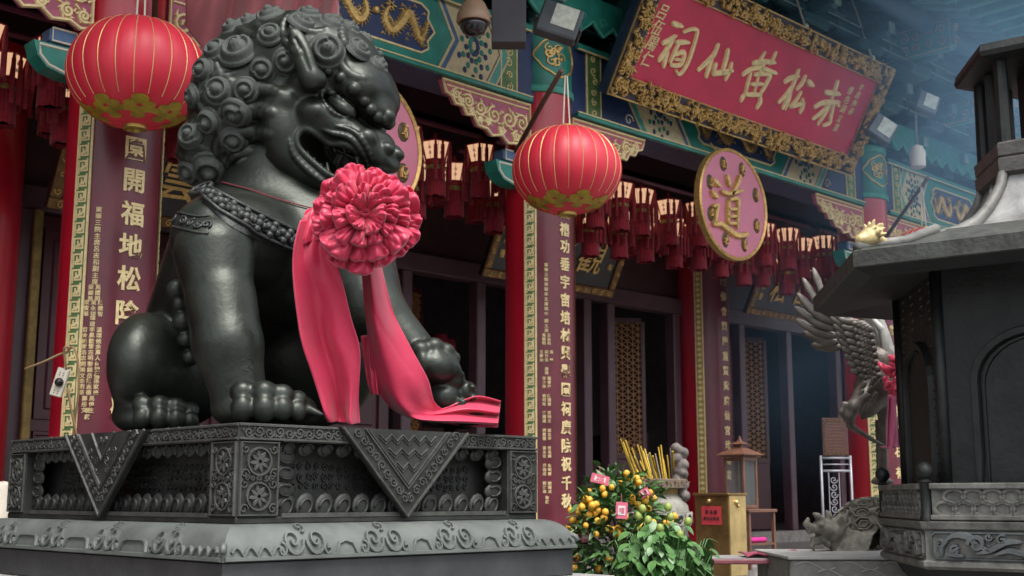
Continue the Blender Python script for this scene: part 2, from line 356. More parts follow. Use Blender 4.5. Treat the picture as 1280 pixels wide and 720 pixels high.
def beam(xa, xb, seed):
    L_ = xb - xa; cx = (xa + xb) / 2; b = MB(); b.box(((xa + xb) / 2, YC + .03, (BZ0 + BZ1) / 2), (L_, .44, BZ1 - BZ0), ch=.015)
    B_ = hc(b.build('beam', blue)); M = FRONT(0, BYF + .03, 0); zm = (BZ0 + BZ1) / 2
    def sub(name, m, fn): mb = MB(); fn(mb); o = mb.build(name, m); hc(o, B_); return o
    # half-bay layout measured out from the centre
    hw = L_ / 2 - RC - .0; k = 1.0 if L_ < 5 else 1.22
    p_pan, p_grn, p_cell0, p_cell1 = .60 * k, .66 * k, .72 * k, 1.26 * k
    Z = lambda e: e
    def chev(mb, s, a, wd, pt, h_=.006, ins=0):
        x0, x1 = cx + s * a, cx + s * (a + wd); e = ins
        mb.prism([(x0, BZ0 + e), (x1, BZ0 + e), (x1 + s * pt, zm), (x1, BZ1 - e), (x0, BZ1 - e), (x0 + s * pt, zm)], h_, M)
    pt = .20 * k
    sub('green_field', teal, lambda mb: mb.prism([(cx - p_grn, BZ0 + .002), (cx + p_grn, BZ0 + .002), (cx + p_grn + pt, zm), (cx + p_grn, BZ1 - .002), (cx - p_grn, BZ1 - .002), (cx - p_grn - pt, zm)], .005, M))
    ph, pw = .22, p_pan
    pan = []
    for s in (1, -1):
        e = [(pw - .10, -ph), (pw - .02, -ph + .05), (pw - .03, -.10), (pw + .05, 0), (pw - .03, .10), (pw - .02, ph - .05), (pw - .10, ph)]
        pan += [(cx + s * q[0], zm + s * q[1]) for q in e]
    sub('dragon_panel', blue, lambda mb: mb.prism(pan, .010, M))
    sub('panel_border', gold_pt, lambda mb: ribbon2d(mb, pan, .026, .018, M, closed=True))
    M2 = FRONT(0, BYF + .02, 0)
    def drag(mb):
        dragon2d(mb, M2, cx + pw * .5, zm, pw * .95, .40, 1); dragon2d(mb, M2, cx - pw * .5, zm, pw * .95, .40, -1); mb.ball(M2 @ Vector((cx, zm + .02, .01)), .035, 8, 5)
    sub('gilt_dragons', gold, drag)
    for s in (1, -1):
        sub('chevron_stripe', blue_l, lambda mb: chev(mb, s, p_grn + .035, .05, pt, .007)); sub('chevron_stripe', cream_ln, lambda mb: (chev(mb, s, p_grn + .0, .03, pt, .011), chev(mb, s, p_cell0 + .02, .018, pt, .011), chev(mb, s, p_cell1 - .02, .02, pt, .013), chev(mb, s, p_cell1 + .085, .02, pt, .013)))
        sub('gilt_cell', cream_ln, lambda mb: chev(mb, s, p_cell0 + .04, p_cell1 - p_cell0 - .07, pt, .006)); sub('chevron_stripe', teal_l, lambda mb: chev(mb, s, p_cell1, .085, pt, .009))
        rn = random.Random(seed + s); blobs = {teal: MB(), blue: MB()}
        for ring in range(4):
            for q in range(11):
                a = ring * .4 + q * .57 + rn.uniform(-.1, .1); r_ = .06 + ring * .062; x = cx + s * (p_cell0 + .34 * k + pt * .3 + r_ * math.cos(a) * .8); z = zm + r_ * math.sin(a) * 1.2
                lim = p_cell0 + .07 + pt * (1 - abs(z - zm) / .36), p_cell1 - .06 + pt * (1 - abs(z - zm) / .36)
                if lim[0] < s * (x - cx) < lim[1] and abs(z - zm) < .31: blobs[teal if (ring + q // 4) % 2 else blue].ball(M @ Vector((x, z, .008)), (.027, .008, .030), 7, 4)
        for m_, b_ in blobs.items():
            if b_.v: hc(tag(b_.build('painted_scale', m_, smooth=True), kind='stuff'), B_)
        xb0 = cx + s * (hw - .37); xb1 = cx + s * (hw - .17); lo, hi = min(xb0, xb1), max(xb0, xb1)
        if hw - .37 > p_cell1 + .1:
            sub('gilt_band', green_fret, lambda mb: mb.box(M @ Vector(((lo + hi) / 2, zm, .004)), (hi - lo, .008, BZ1 - BZ0 - .004)))
            def bandrel(mb):
                scrollfill(mb, FRONT(0, BYF + .022, 0), lo + .02, BZ0 + .03, hi - .02, BZ1 - .03, .05, .014, .01, seed); 
                for x in (lo, hi): ribbon2d(mb, [(x, BZ0), (x, BZ1)], .018, .014, M)
            sub('band_relief', gold_pt, bandrel)
            def curls(mb):
                for zz in (BZ0 + .14, BZ1 - .14): ribbon2d(mb, spiral((cx + s * (p_cell1 + pt * .5 + .16 * k), zz), .07, 1.2, 0, 12), .016, .008, M)
            sub('white_scroll', white_pt, curls)
    sub('beam_edge', teal, lambda mb: (mb.box((cx, BYF + .005, BZ0 + .018), (L_ - 2 * RC, .04, .036)), mb.box((cx, BYF + .0, BZ1 - .012), (L_ - 2 * RC, .05, .05))))
    sub('gilt_line', gold_pt, lambda mb: (mb.box((cx, BYF - .02, BZ1 - .045), (L_ - 2 * RC, .02, .012)), mb.box((cx, BYF - .016, BZ0 + .04), (L_ - 2 * RC, .016, .010))))
    return B_
for i in range(4): beam(COLX[i], COLX[i + 1], i * 10)

# --- carved gilt brackets under the beam, with the painted blocks that carry them
def bracket_meshes():
    out = [(0, 0), (.05, -.11), (.12, -.13), (.16, -.19), (.25, -.19), (.29, -.26), (.38, -.25), (.43, -.33), (.54, -.34), (.60, -.39), (.72, -.36), (.80, -.42), (.92, -.40), (1.0, -.44), (1.08, -.42), (1.08, 0)]
    g = MB(); g.prism(out, .05, Matrix.Identity(4)); pink = g.mesh('carved_bracket', pink_gr)
    mb = MB(); T = Matrix.Translation((0, 0, .05)); ribbon2d(mb, [(x, y) for x, y in out], .028, .02, T, closed=True); ribbon2d(mb, [(.05, -.045), (1.06, -.045)], .02, .016, T)
    rn = random.Random(3)
    for (x, y, r_) in [(.16, -.105, .05), (.30, -.14, .065), (.45, -.17, .07), (.45, -.28, .03), (.62, -.20, .085), (.80, -.20, .09), (.97, -.20, .09), (.72, -.32, .04), (.90, -.34, .05), (1.02, -.35, .045), (.54, -.27, .035), (.35, -.22, .03), (.22, -.15, .03)]:
        a = rn.random() * 6; ribbon2d(mb, spiral((x, y), r_, 1.6, a, 16, rn.choice((1, -1))), .028, .022, T)
        for q in range(5): b = a + q * 1.25; ribbon2d(mb, [(x + r_ * .9 * math.cos(b), y + r_ * .9 * math.sin(b)), (x + r_ * 1.35 * math.cos(b + .4), min(-.03, y + r_ * 1.3 * math.sin(b + .4)))], [.028, .008], .018, T)
    return pink, mb.mesh('gilt_scroll', gold_pt)
bk, bk_g = bracket_meshes()
blk = MB(); blk.box((0, 0, 0), (.20, .16, .12), ch=.02); blk = blk.mesh('painted_block', blue_l)
blk_r = MB(); ribbon2d(blk_r, [(-.085, -.045), (.085, -.045), (.085, .045), (-.085, .045)], .018, .008, FRONT(0, -.08, 0), closed=True); blk_r = blk_r.mesh('block_border', white_pt)
arm = MB(); pr = [(0, 0), (.36, 0), (.36, -.20), (.22, -.20), (.10, -.17), (.03, -.10)]
arm.prism(pr, .16, FRONT(0, .08, 0)); arm = arm.mesh('bracket_arm', teal)
arm_r = MB(); ribbon2d(arm_r, [(.04, -.02), (.345, -.02), (.345, -.18), (.22, -.18), (.11, -.15), (.05, -.09)], .022, .008, FRONT(0, -.08, 0), closed=True); arm_r = arm_r.mesh('arm_border', white_pt)
for i, x in enumerate(COLX):
    for s in (-1, 1):
        sx = -s
        o = hc(link('carved_bracket', bk)); o.matrix_basis = frame((x + s * (RC + 1.06), 7.88, BZ0 - .02), (-s, 0, 0), (0, 0, 1), (0, -1, 0)); hc(link('gilt_scroll', bk_g), o)
        o = hc(link('painted_block', blk)); o.location = (x + s * (RC + .13), 7.98, 4.60); hc(link('block_border', blk_r), o)
        o = hc(link('bracket_arm', arm)); o.matrix_basis = frame((x + s * (RC + .34), 7.98, 4.53), (-s, 0, 0), (0, 1, 0), (0, 0, 1)); hc(link('arm_border', arm_r), o)

# --- wall of doors behind the porch
YW, ZL = 10.6, 4.0
W_ = MB(); W_.box((12, YW + .12, 5.0), (34, .2, 1.6)); hc(W_.build('wall_above_doors', dark_wd))
W_ = MB(); W_.box((12, YW + .02, ZL + .11), (34, .2, .22), ch=.015); hc(W_.build('door_lintel', post_wd))
W_ = MB(); W_.box((12, YW + .02, .93), (34, .3, .17), ch=.01); hc(W_.build('door_sill', stone))
pm = MB(); pm.box((0, 0, 2.51), (.14, .16, 2.98), ch=.012); pm = pm.mesh('door_post', post_wd)
for x in [4.35, 8.66, 9.78, 11.63, 12.10, 13.45, 14.98, 16.2, 17.6, 19.2, 21.0, 23.0]:
    o = hc(link('door_post', pm)); o.location = (x, YW + (.0 if x != 12.10 else .012), 0)
# closed doors on the left
dl = MB(); dl.box((0, 0, 2.50), (1.0, .06, 2.96)); dl = dl.mesh('door_leaf', door_wd)
dp = MB()
for z0, z1 in ((1.12, 1.55), (1.68, 2.05), (2.18, 3.85)):
    M_ = FRONT(0, -.03, 0); ribbon2d(dp, [(-.36, z0), (.36, z0), (.36, z1), (-.36, z1)], .05, .03, M_, closed=True); dp.box((0, -.035, (z0 + z1) / 2), (.56, .03, z1 - z0 - .16), ch=.012)
dp = dp.mesh('door_moulding', door_wd)
for x in (4.93, 5.95, 6.97, 7.99): o = hc(link('door_leaf', dl)); o.location = (x, YW + .05, 0); hc(link('door_moulding', dp), o)
gs = MB(); gs.box((4.44, YW - .12, 2.5), (.085, .05, 2.98), ch=.01); hc(gs.build('gilt_door_strip', mat('old gilt strip', (.22, .15, .045), rough=.5, metal=.4, var=.4, scale=12)))
# open folding leaf with a lattice
lat = mat('amber lattice', (.30, .14, .05), rough=.5, metal=.2, var=.3)
def lattice(w_, h_, st):
    mb = MB(); 
    for k in range(3):
        a = k * PI / 3 + PI / 2; dx, dz = math.cos(a), math.sin(a); n = int((w_ + h_) / st) + 2
        for i in range(-n, n + 1):
            px_, pz_ = -dz * st * i, dx * st * i; ts = []
            for t0, t1 in [((-w_ / 2 - px_) / dx, (w_ / 2 - px_) / dx)] if abs(dx) > 1e-6 else [(-9, 9)]:
                lo, hi = min(t0, t1), max(t0, t1)
            if abs(dz) > 1e-6: a0, a1 = sorted(((-h_ / 2 - pz_) / dz, (h_ / 2 - pz_) / dz)); lo, hi = max(lo, a0), min(hi, a1)
            elif abs(pz_) > h_ / 2: continue
            if abs(dx) < 1e-6 and abs(px_) > w_ / 2: continue
            if hi - lo < .03: continue
            c = ((lo + hi) / 2 * dx + px_, 0, (lo + hi) / 2 * dz + pz_); mb.box((0, 0, 0), (hi - lo, .02 + .002 * k, .012), Matrix.Translation(c) @ Matrix.Rotation(-a, 4, 'Y'))
    return mb
_lx = float(onY(779, 530, 11.1)[0])
for (x, rz, z) in ((_lx, -38, 2.28), (15.9, -35, 3.2), (9.2, 30, 2.3)):
    lf = MB(); lf.box((0, 0, 1.52), (.62, .05, 1.0), ch=.01)
    for xx in (-.29, .29): lf.box((xx, 0, 2.95), (.05, .05, 1.9))
    lf.box((0, 0, 3.92), (.53, .05, .06)); lf.box((0, 0, 2.05), (.53, .05, .06))
    o = hc(lf.build('door_leaf', door_wd)); o.location = (x, YW + .5, 0); o.rotation_euler = (0, 0, R(rz))
    l = lattice(.53, 1.82, .075).build('lattice', lat); hc(l, o); l.location = (0, 0, 2.98)
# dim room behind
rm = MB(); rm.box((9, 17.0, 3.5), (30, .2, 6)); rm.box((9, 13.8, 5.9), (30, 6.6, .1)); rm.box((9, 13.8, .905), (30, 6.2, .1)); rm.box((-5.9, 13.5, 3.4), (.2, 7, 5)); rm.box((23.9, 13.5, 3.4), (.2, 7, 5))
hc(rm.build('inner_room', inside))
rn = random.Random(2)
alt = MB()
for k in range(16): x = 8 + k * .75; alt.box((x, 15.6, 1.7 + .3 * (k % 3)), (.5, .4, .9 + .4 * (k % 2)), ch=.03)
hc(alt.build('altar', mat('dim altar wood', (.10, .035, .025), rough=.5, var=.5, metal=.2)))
bn = mat('red banner cloth', (.28, .015, .03), rough=.8, var=.3)
for x, y in ((10.05, 11.6), (10.45, 11.9), (8.9, 12.2), (13.0, 12.5)):
    b = MB(); b.lathe([(.10, 3.5), (.14, 3.3), (.13, 3.1)], 10); b.lathe([(.12, 3.1), (.15, 2.9), (.14, 2.4)], 10)
    o = tag(b.build('inner_tassel_lantern', bn, smooth=True), 'dim red tasselled lantern hanging inside the dark doorway', 'lantern', 'dim lanterns inside the hall'); o.location = (x, y, 0)
    g = MB(); g.lathe([(.15, 3.12), (.16, 3.08), (.15, 3.02)], 10); g.build('gilt_band', gold, o)
# porch ceiling, soffit and upper storey of brackets
pc = MB(); pc.box((12, 9.4, 5.90), (34, 2.6, .10)); hc(pc.build('porch_ceiling', dark_wd))
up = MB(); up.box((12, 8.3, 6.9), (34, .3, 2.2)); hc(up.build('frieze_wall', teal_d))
# cloud-edged board above the beam
def cloudboard():
    mb = MB(); top = []; 
    n = 14
    P = [(0, 0)]
    for i in range(n): P += [(i + .15, -.2), (i + .5, -.42), (i + .85, -.2), (i + 1.0, -.08)]
    P = [(x * .30, z * .36) for x, z in P]; poly = P + [(n * .30, .22), (0, .22)]; mb.prism(poly, .03, FRONT(0, 0, 0)); e = MB(); ribbon2d(e, P, .03, .014, FRONT(0, -.03, 0)); 
    for i in range(n): ribbon2d(e, spiral(((i + .5) * .30, -.02), .06, 1.2, 0, 9), .016, .01, FRONT(0, -.03, 0))
    return mb.mesh('cloud_board', teal), e.mesh('cloud_edge', teal_l)
cb, ce = cloudboard()
for k in range(6): o = hc(link('cloud_board', cb)); o.location = (-.5 + k * 4.2, 7.62, 6.06); hc(link('cloud_edge', ce), o)
# bracket sets: stepped arms reaching out under the eave
def bracket_set():
    mb = MB(); e = MB()
    for t in range(3):
        z = 5.98 + t * .36; y = 7.95 - t * .42
        mb.box((0, y, z), (.30 + .1 * t, .34, .14), ch=.03); mb.box((0, y + .1, z + .16), (.16, 1.0, .16), ch=.03); mb.box((0, y, z + .16), (1.0 + .1 * t, .15, .15), ch=.05)
        for s in (-1, 1): mb.box((s * (.44 + .05 * t), y, z + .29), (.20, .24, .12), ch=.03)
        F_ = FRONT(0, y - .085, z + .16); w_ = .5 + .05 * t
        ribbon2d(e, [(-w_, -.06), (w_, -.06), (w_, .06), (-w_, .06)], .02, .01, F_, closed=True)
        e.box((0, y - .42, z + .16), (.12, .02, .12))
    return mb.mesh('bracket_set', mat('bracket blue green', (.014, .075, .085), rough=.55, var=.5, scale=3)), e.mesh('bracket_edge', mat('bracket line', (.22, .33, .30), rough=.6, var=.3))
bs, be = bracket_set()
for k in range(17): o = hc(link('bracket_set', bs)); o.location = (-.2 + k * 1.17, 0, 0); hc(link('bracket_edge', be), o)
# carved gilt beam heads that stick out between the bracket sets
bh = MB(); bh.box((0, 0, 0), (.20, .9, .36), ch=.05); bh = bh.mesh('beam_head', teal)
bh_g = MB()
scrollfill(bh_g, frame((-.105, 0, 0), (0, 1, 0), (0, 0, 1), (-1, 0, 0)), -.40, -.14, .40, .14, .07, .022, .02, 4); scrollfill(bh_g, FRONT(0, -.455, 0), -.09, -.16, .09, .16, .07, .022, .02, 5)
ribbon2d(bh_g, [(-.44, -.17), (.44, -.17), (.44, .17), (-.44, .17)], .02, .014, frame((-.102, 0, 0), (0, 1, 0), (0, 0, 1), (-1, 0, 0)), closed=True)
bh_g = bh_g.mesh('gilt_carving', mat('pale gilt carving', (.48, .32, .20), rough=.5, metal=.3, var=.35, scale=20))
for x, z, y in ((2.2, 6.4, 7.3), (5.4, 6.4, 7.3), (13.75, 7.0, 6.9), (15.3, 6.55, 6.9), (16.6, 6.55, 6.9), (18.0, 6.55, 6.9)): o = hc(link('beam_head', bh)); o.location = (x, y, z); hc(link('gilt_carving', bh_g), o)
# eave: sloping soffit, two rows of rafters
def zroof(y): return 7.02 + (y - 5.5) * .30
sf = MB(); sf.add([(-6, 5.2, zroof(5.2) + .10), (30, 5.2, zroof(5.2) + .10), (30, 9.5, zroof(9.5) + .10), (-6, 9.5, zroof(9.5) + .10), (-6, 5.2, zroof(5.2) + .3), (30, 5.2, zroof(5.2) + .3), (30, 9.5, zroof(9.5) + .3), (-6, 9.5, zroof(9.5) + .3)], [(0, 3, 2, 1), (4, 5, 6, 7), (0, 1, 5, 4), (1, 2, 6, 5), (2, 3, 7, 6), (3, 0, 4, 7)])
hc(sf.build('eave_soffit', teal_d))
rf = MB(); rf.tube([(0, 6.15, zroof(6.15) - .02), (0, 9.2, zroof(9.2) - .02)], .06, 10); rf = rf.mesh('rafter', mat('rafter teal', (.02, .12, .12), rough=.5, var=.3), True)
re_ = MB(); re_.box((0, 6.145, zroof(6.15) - .02), (.11, .03, .11), ch=.02); re_ = re_.mesh('rafter_end', mat('rafter end violet', (.20, .10, .24), rough=.5, var=.3))
fr = MB(); fr.box((0, 5.75, zroof(5.75) + .05), (.10, .9, .10), ch=.01); fr = fr.mesh('flying_rafter', teal)
fe = MB(); fe.box((0, 5.292, zroof(5.3) + .04), (.11, .03, .13), ch=.01); fe = fe.mesh('rafter_end', white_pt)
for k in range(62):
    x = 1.0 + k * .32; o = hc(link('rafter', rf)); o.location = (x, 0, 0); hc(link('rafter_end', re_), o); o = hc(link('flying_rafter', fr)); o.location = (x + .16, 0, 0); hc(link('rafter_end', fe), o)
fb = MB(); fb.box((12, 5.20, zroof(5.2) + .20), (36, .06, .16)); hc(fb.build('eave_board', mat('eave rose', (.45, .10, .20), rough=.5, var=.2)))
pl = MB(); pl.tube([(-5, 6.75, zroof(6.75) - .20), (29, 6.75, zroof(6.75) - .20)], .12, 12); pl.tube([(-5, 7.5, zroof(7.5) - .22), (29, 7.5, zroof(7.5) - .22)], .12, 12); hc(pl.build('eave_purlin', mat('purlin blue', (.02, .07, .11), rough=.5, var=.4), smooth=50))
# tiled roof above (mostly unseen)
rt = MB(); rt.add([(-6, 5.1, zroof(5.1) + .34), (30, 5.1, zroof(5.1) + .34), (30, 12.5, 12.0), (-6, 12.5, 12.0), (-6, 18, 12.0), (30, 18, 12.0)], [(0, 1, 2, 3), (3, 2, 5, 4)]); hc(rt.build('roof', mat('roof tile', (.28, .14, .03), rough=.4, var=.3, scale=30)))
sw = MB(); sw.box((-5.9, 13, 4), (.3, 9, 8)); sw.box((29.5, 13, 4), (.3, 9, 8)); hc(sw.build('gable_wall', door_wd))
# ================================================================ COUPLET BOARDS, PLAQUES, MEDALLIONS
def zat(X, Y, py):
    a = np.array([X, Y, 0.0]) - EYE; k = (CY - py) / FPX
    return (k * (a @ FW) - a @ UP) / (UP[2] - k * FW[2])
RB = RC + .022
def on_board(xc, yc, r_): return lambda q: (xc + (r_ + q[2]) * math.cos(R(270) + q[0] / r_), yc + (r_ + q[2]) * math.sin(R(270) + q[0] / r_), q[1])
def couplet(name, label, xc, yc, rb, z0, z1, chars, small, half=68, fret=True, group='gilt couplet boards on the columns', size=.12, frame_m=None):
    t = thing(name, label, 'couplet board', (xc, yc - rb, z0), 0, group); inv = Matrix.Translation((-xc, -(yc - rb), -z0))
    def ch(o, p=None):
        if p is None: o.parent = t; o.matrix_parent_inverse = inv
        else: o.parent = p
        return o
    a0, a1 = R(270 - half), R(270 + half); Mx = Matrix.Translation((xc, yc, 0))
    b = MB(); b.lathe([(rb, z0), (rb, z1)], 30, Mx, a0, a1); b.lathe([(rb, z1), (rb - .03, z1)], 30, Mx, a0, a1); b.lathe([(rb - .03, z0), (rb - .03, z1)], 2, Mx, a0, a0 + .001); b.lathe([(rb, z0), (rb - .03, z0)], 30, Mx, a0, a1)
    for a in (a0, a1): b.add([(xc + r_ * math.cos(a), yc + r_ * math.sin(a), z) for r_, z in ((rb, z0), (rb - .032, z0), (rb - .032, z1), (rb, z1))], [(0, 1, 2, 3)])
    B_ = ch(b.build('board', maroon, smooth=40)); wp = on_board(xc, yc, rb); sw = rb * R(half); bw = .105
    for s in (-1, 1):
        f = MB(); f.lathe([(rb + .006, z0), (rb + .006, z1)], 5, Mx, R(270) + (s * sw - (0 if s < 0 else bw)) / rb, R(270) + (s * sw + (bw if s < 0 else 0)) / rb); fs = ch(f.build('border_strip', green_fret if fret else frame_m, smooth=True))
        k = MB()
        for x in (s * sw - s * .008, s * sw - s * bw): k.add([wp((x + dx, z, .012)) for dx in (-.008, .008) for z in (z0, z1)], [(0, 2, 3, 1)]); k.add([wp((x + dx, z, .004)) for dx in (-.009, .009) for z in (z0, z1)], [(0, 2, 3, 1)])
        if fret:
            n = int((z1 - z0) / .104); st = (z1 - z0) / n; x0 = s * sw - s * bw * .5
            for i in range(n):
                zc = z0 + (i + .5) * st; A = .030; H = st * .46
                P = [(-A, -H), (-A, H * .72), (A * .62, H * .72), (A * .62, -H * .05), (-A * .15, -H * .05), (-A * .15, H * .28)], [(A, H), (A, -H * .62), (-A * .5, -H * .62), (-A * .5, -H * .3), (A * .35, -H * .3)]
                for poly in P:
                    for (xa, za), (xb, zb) in zip(poly[:-1], poly[1:]):
                        hw = .0062; xa2, xb2 = min(xa, xb) - hw, max(xa, xb) + hw; za2, zb2 = min(za, zb) - hw, max(za, zb) + hw
                        k.add([wp((x0 + q[0], zc + q[1], .011)) for q in ((xa2, za2), (xb2, za2), (xb2, zb2), (xa2, zb2))], [(0, 1, 2, 3)])
        else:
            for i in range(int((z1 - z0) / .075)): k.add([wp((s * sw - s * bw * .5 + q[0], z0 + .04 + i * .075 + q[1], .010)) for q in ((-.035, 0), (0, -.03), (.035, 0), (0, .03))], [(0, 1, 2, 3)])
        ch(k.build('gilt_fret', gold_pt), fs)
    if z0 < 1.3:
        g = MB(); g.lathe([(rb + .004, z0), (rb + .004, z0 + .27)], 20, Mx, R(270) - (sw - bw) / rb, R(270) + (sw - bw) / rb); gb = ch(g.build('foot_band', green_fret, smooth=True)); k = MB()
        for row in range(9):
            pts = [wp(((i / 24 - .5) * 2 * (sw - bw - .01), z0 + .02 + row * .029 + .008 * math.sin(i * 1.6 + row), .008)) for i in range(25)]; k.tube(pts, .0055, 4)
        ch(k.build('wave_relief', gold_pt), gb)
    for c, z in chars:
        m = MB(); put_glyph(m, c, .0, z, size * 1.02, size * 1.05, .010, bold=.024, warp=wp); o = ch(m.build('character', gold_pt), B_)
    m = MB()
    for c, x, z, sz in small: put_glyph(m, c, x, z, sz, sz, .006, bold=.014, warp=wp)
    if small: o = ch(m.build('small_inscription', gold_pt), B_); o['kind'] = 'stuff'
    return t
def zs(X, Y, pys): return [zat(X, Y, p) for p in pys]
def block(txt, x, py, X, Y, sz, dx):      # small names in columns read from the top, given at a pixel height
    out = []; z = zat(X, Y, py)
    for c, col in enumerate(txt):
        for r_, g in enumerate(col): 
            if g != ' ': out.append((g, x + dx * ((len(txt) - 1) / 2 - c), z - r_ * sz * 1.06, sz))
    return out
# left column
X0, Y0 = 3.89, YC - RB
ys = [186, 226, 267, 307, 348, 391, 432, 472, 512]; ch_ = list(zip('園開福地松陰濃蔭馨', zs(X0, Y0, ys)))
sm = []; xs = RB * R(232 - 270); X1, Y1 = X0 + RB * math.cos(R(232)), YC + RB * math.sin(R(232))
for i, c in enumerate('東華三院主席呂志和副主席'): sm.append((c, xs, zat(X1, Y1, 262 + i * 8.2), .042))
for txt, py in ((['馬國明', '梁錦華'], 359), (['陳建智', '吳永祥', '梁寶華'], 378), (['總'], 397), (['理'], 405), (['溫頌候', '李鳳歡', '曾金城'], 412), (['余萬人', '雷志明', '謝浩忠'], 433), (['何麗儀', '黎鎮岳', '劉美文'], 455), (['孫家祿', '陳志德', '余明華'], 476), (['馬偉生', '鄭彤文'], 498), (['敬'], 513), (['獻'], 521)):
    sm += block(txt, xs, py, X1, Y1, .036, .045)
couplet('couplet_board', 'maroon couplet board with gold characters on the red column left of the lion', 3.89, YC, RB, .98, 4.72, ch_, sm, size=.165)
# middle column
X0 = 8.16
ys = [265, 287, 308, 330, 352.5, 375, 397, 419, 441, 464, 487, 511, 534, 557, 580, 603.5, 626]; ch_ = list(zip('鴻禧功垂宇宙培材興學園祠廣院祝千秋', zs(X0, Y0, ys)))
sm = []; xs = RB * R(236 - 270); X1, Y1 = X0 + RB * math.cos(R(236)), YC + RB * math.sin(R(236))
for i, c in enumerate('東華三院癸酉年主席姚中立'[:11]): sm.append((c, xs, zat(X1, Y1, 331 + i * 6.1), .037))
for i, c in enumerate('副主席'): sm.append((c, xs, zat(X1, Y1, 401 + i * 6), .037))
for txt, py in ((['呂志和', '馬國明'], 419), (['吳 鑾', '梁竹浩', '王夢如'], 440), (['總理'], 461), (['關雪梅', '李少南'], 473), (['陳國智', '劉明珠'], 495), (['張明文', '潘國雄'], 516), (['梁友坪', '楊寶雲'], 538), (['張長輝', '黃永安'], 560), (['朱明榮', '周德成'], 582), (['鮑國成', '鄧鴻章'], 604), (['敬獻'], 622)):
    sm += block(txt, xs, py, X1, Y1, .034, .046)
couplet('couplet_board', 'maroon couplet board with gold characters on the middle column behind the kumquat tree', 8.16, YC, RB, .98, 4.72, ch_, sm, size=.124)
X0 = 14.10
couplet('couplet_board', 'maroon couplet board behind the bronze crane and its pink ribbon', X0, YC, RB, .98, 4.72, list(zip('金闕玄關參妙道赤松黃石有仙蹤', [4.55 - .25 * i for i in range(14)])), [], size=.14)
RI = RC * 1.15 + .02
couplet('couplet_board', 'narrow purple couplet board on the inner column with a plain gilt border', 13.92, 10.45, RI, .98, 5.0, list(zip('肇修會靈慶重賢紫府仙宮武賜寶', zs(13.92, 10.45 - RI, [352 + i * 18.6 for i in range(14)]))), [], fret=False, size=.125, frame_m=mat('yellow gilt strip', (.42, .30, .07), rough=.45, metal=.4, var=.3, scale=20))

# --- brush strokes: polylines seen in the photograph, laid on a plane
def on_plane(u, v, o, n): r_ = ray(u, v); t = ((np.array(o) - EYE) @ n) / (r_ @ n); return EYE + r_ * t
def strokes(mb, S, Mi, o, n, pxm, h_, M):
    for pts, wd in S:
        P = [(Mi @ Vector(on_plane(u, v, o, n))) for u, v in pts]; P = [(p.x, p.y) for p in P]
        if len(P) == 1: P = [(P[0][0] - .015, P[0][1] + .01), (P[0][0] + .015, P[0][1] - .01)]
        n_ = max(4, len(P) * 4); C_ = catmull(P, n_); wds = [wd * pxm * (.72 + .28 * math.sin(PI * min(1, (i + 1.2) / (n_ + 1.0)))) for i in range(n_ + 1)]
        # round the ends
        d0 = C_[0] - C_[1]; d1 = C_[-1] - C_[-2]; d0 /= np.linalg.norm(d0) + 1e-9; d1 /= np.linalg.norm(d1) + 1e-9
        C_ = [C_[0] + d0 * wds[0] * .42] + C_ + [C_[-1] + d1 * wds[-1] * .42]; wds = [wds[0] * .45] + wds + [wds[-1] * .45]
        ribbon2d(mb, [tuple(c) for c in C_], wds, h_, M)
# great red plaque
PY0, PZ0, PTILT, PH, PXA, PXB = 7.58, 5.34, R(29), 1.36, 8.62, 13.08
pn = np.array([0, -math.cos(PTILT), -math.sin(PTILT)]); pu = np.array([0, -math.sin(PTILT), math.cos(PTILT)])
PM = frame((PXA, PY0, PZ0), (1, 0, 0), pu, pn); PMi = PM.inverted(); PWD = PXB - PXA
pq = thing('name_plaque', 'huge red plaque with five gold characters in a carved gilt frame', 'plaque', (0, 0, 0)); pq.matrix_basis = PM
mb = MB(); mb.box((PWD / 2, PH / 2, -.03), (PWD, PH, .10)); mb.build('plaque_back', mat('plaque edge blue', (.02, .035, .07), rough=.5, var=.3), pq)
mb = MB(); mb.box((PWD / 2, PH / 2, .026), (PWD - .50, PH - .46, .012)); mb.build('plaque_field', plaq_red, pq)
fw_ = .20
for nm, (x0, y0, x1, y1) in dict(a=(0.02, 0.02, PWD - .02, .22), b=(.02, PH - .22, PWD - .02, PH - .02), c=(.02, .22, .23, PH - .22), d=(PWD - .23, .22, PWD - .02, PH - .22)).items():
    mb = MB(); mb.box(((x0 + x1) / 2, (y0 + y1) / 2, .03), (x1 - x0, y1 - y0, .03)); fo = mb.build('frame_rail', mat('frame dark ground', (.055, .045, .06), rough=.6, var=.4), pq)
    mb = MB(); rn = random.Random(ord(nm)); n_ = int((x1 - x0) * (y1 - y0) / .0021)
    for k in range(n_):
        c = (rn.uniform(x0 + .03, x1 - .03), rn.uniform(y0 + .03, y1 - .03)); t_ = rn.random(); Mz = Matrix.Translation((0, 0, .045 + rn.random() * .03))
        if t_ < .35: ribbon2d(mb, spiral(c, rn.uniform(.025, .055), rn.uniform(.7, 1.3), rn.random() * 6.28, 8, rn.choice((1, -1))), rn.uniform(.014, .022), .03, Mz)
        else:
            a = rn.random() * 6.28; l = rn.uniform(.03, .08); b_ = rn.uniform(-.9, .9)
            ribbon2d(mb, [c, (c[0] + l * .5 * math.cos(a), c[1] + l * .5 * math.sin(a)), (c[0] + l * math.cos(a + b_), c[1] + l * math.sin(a + b_))], [.012, rn.uniform(.022, .036), .005], .03, Mz)
    mb.build('gilt_carving', gold, fo)
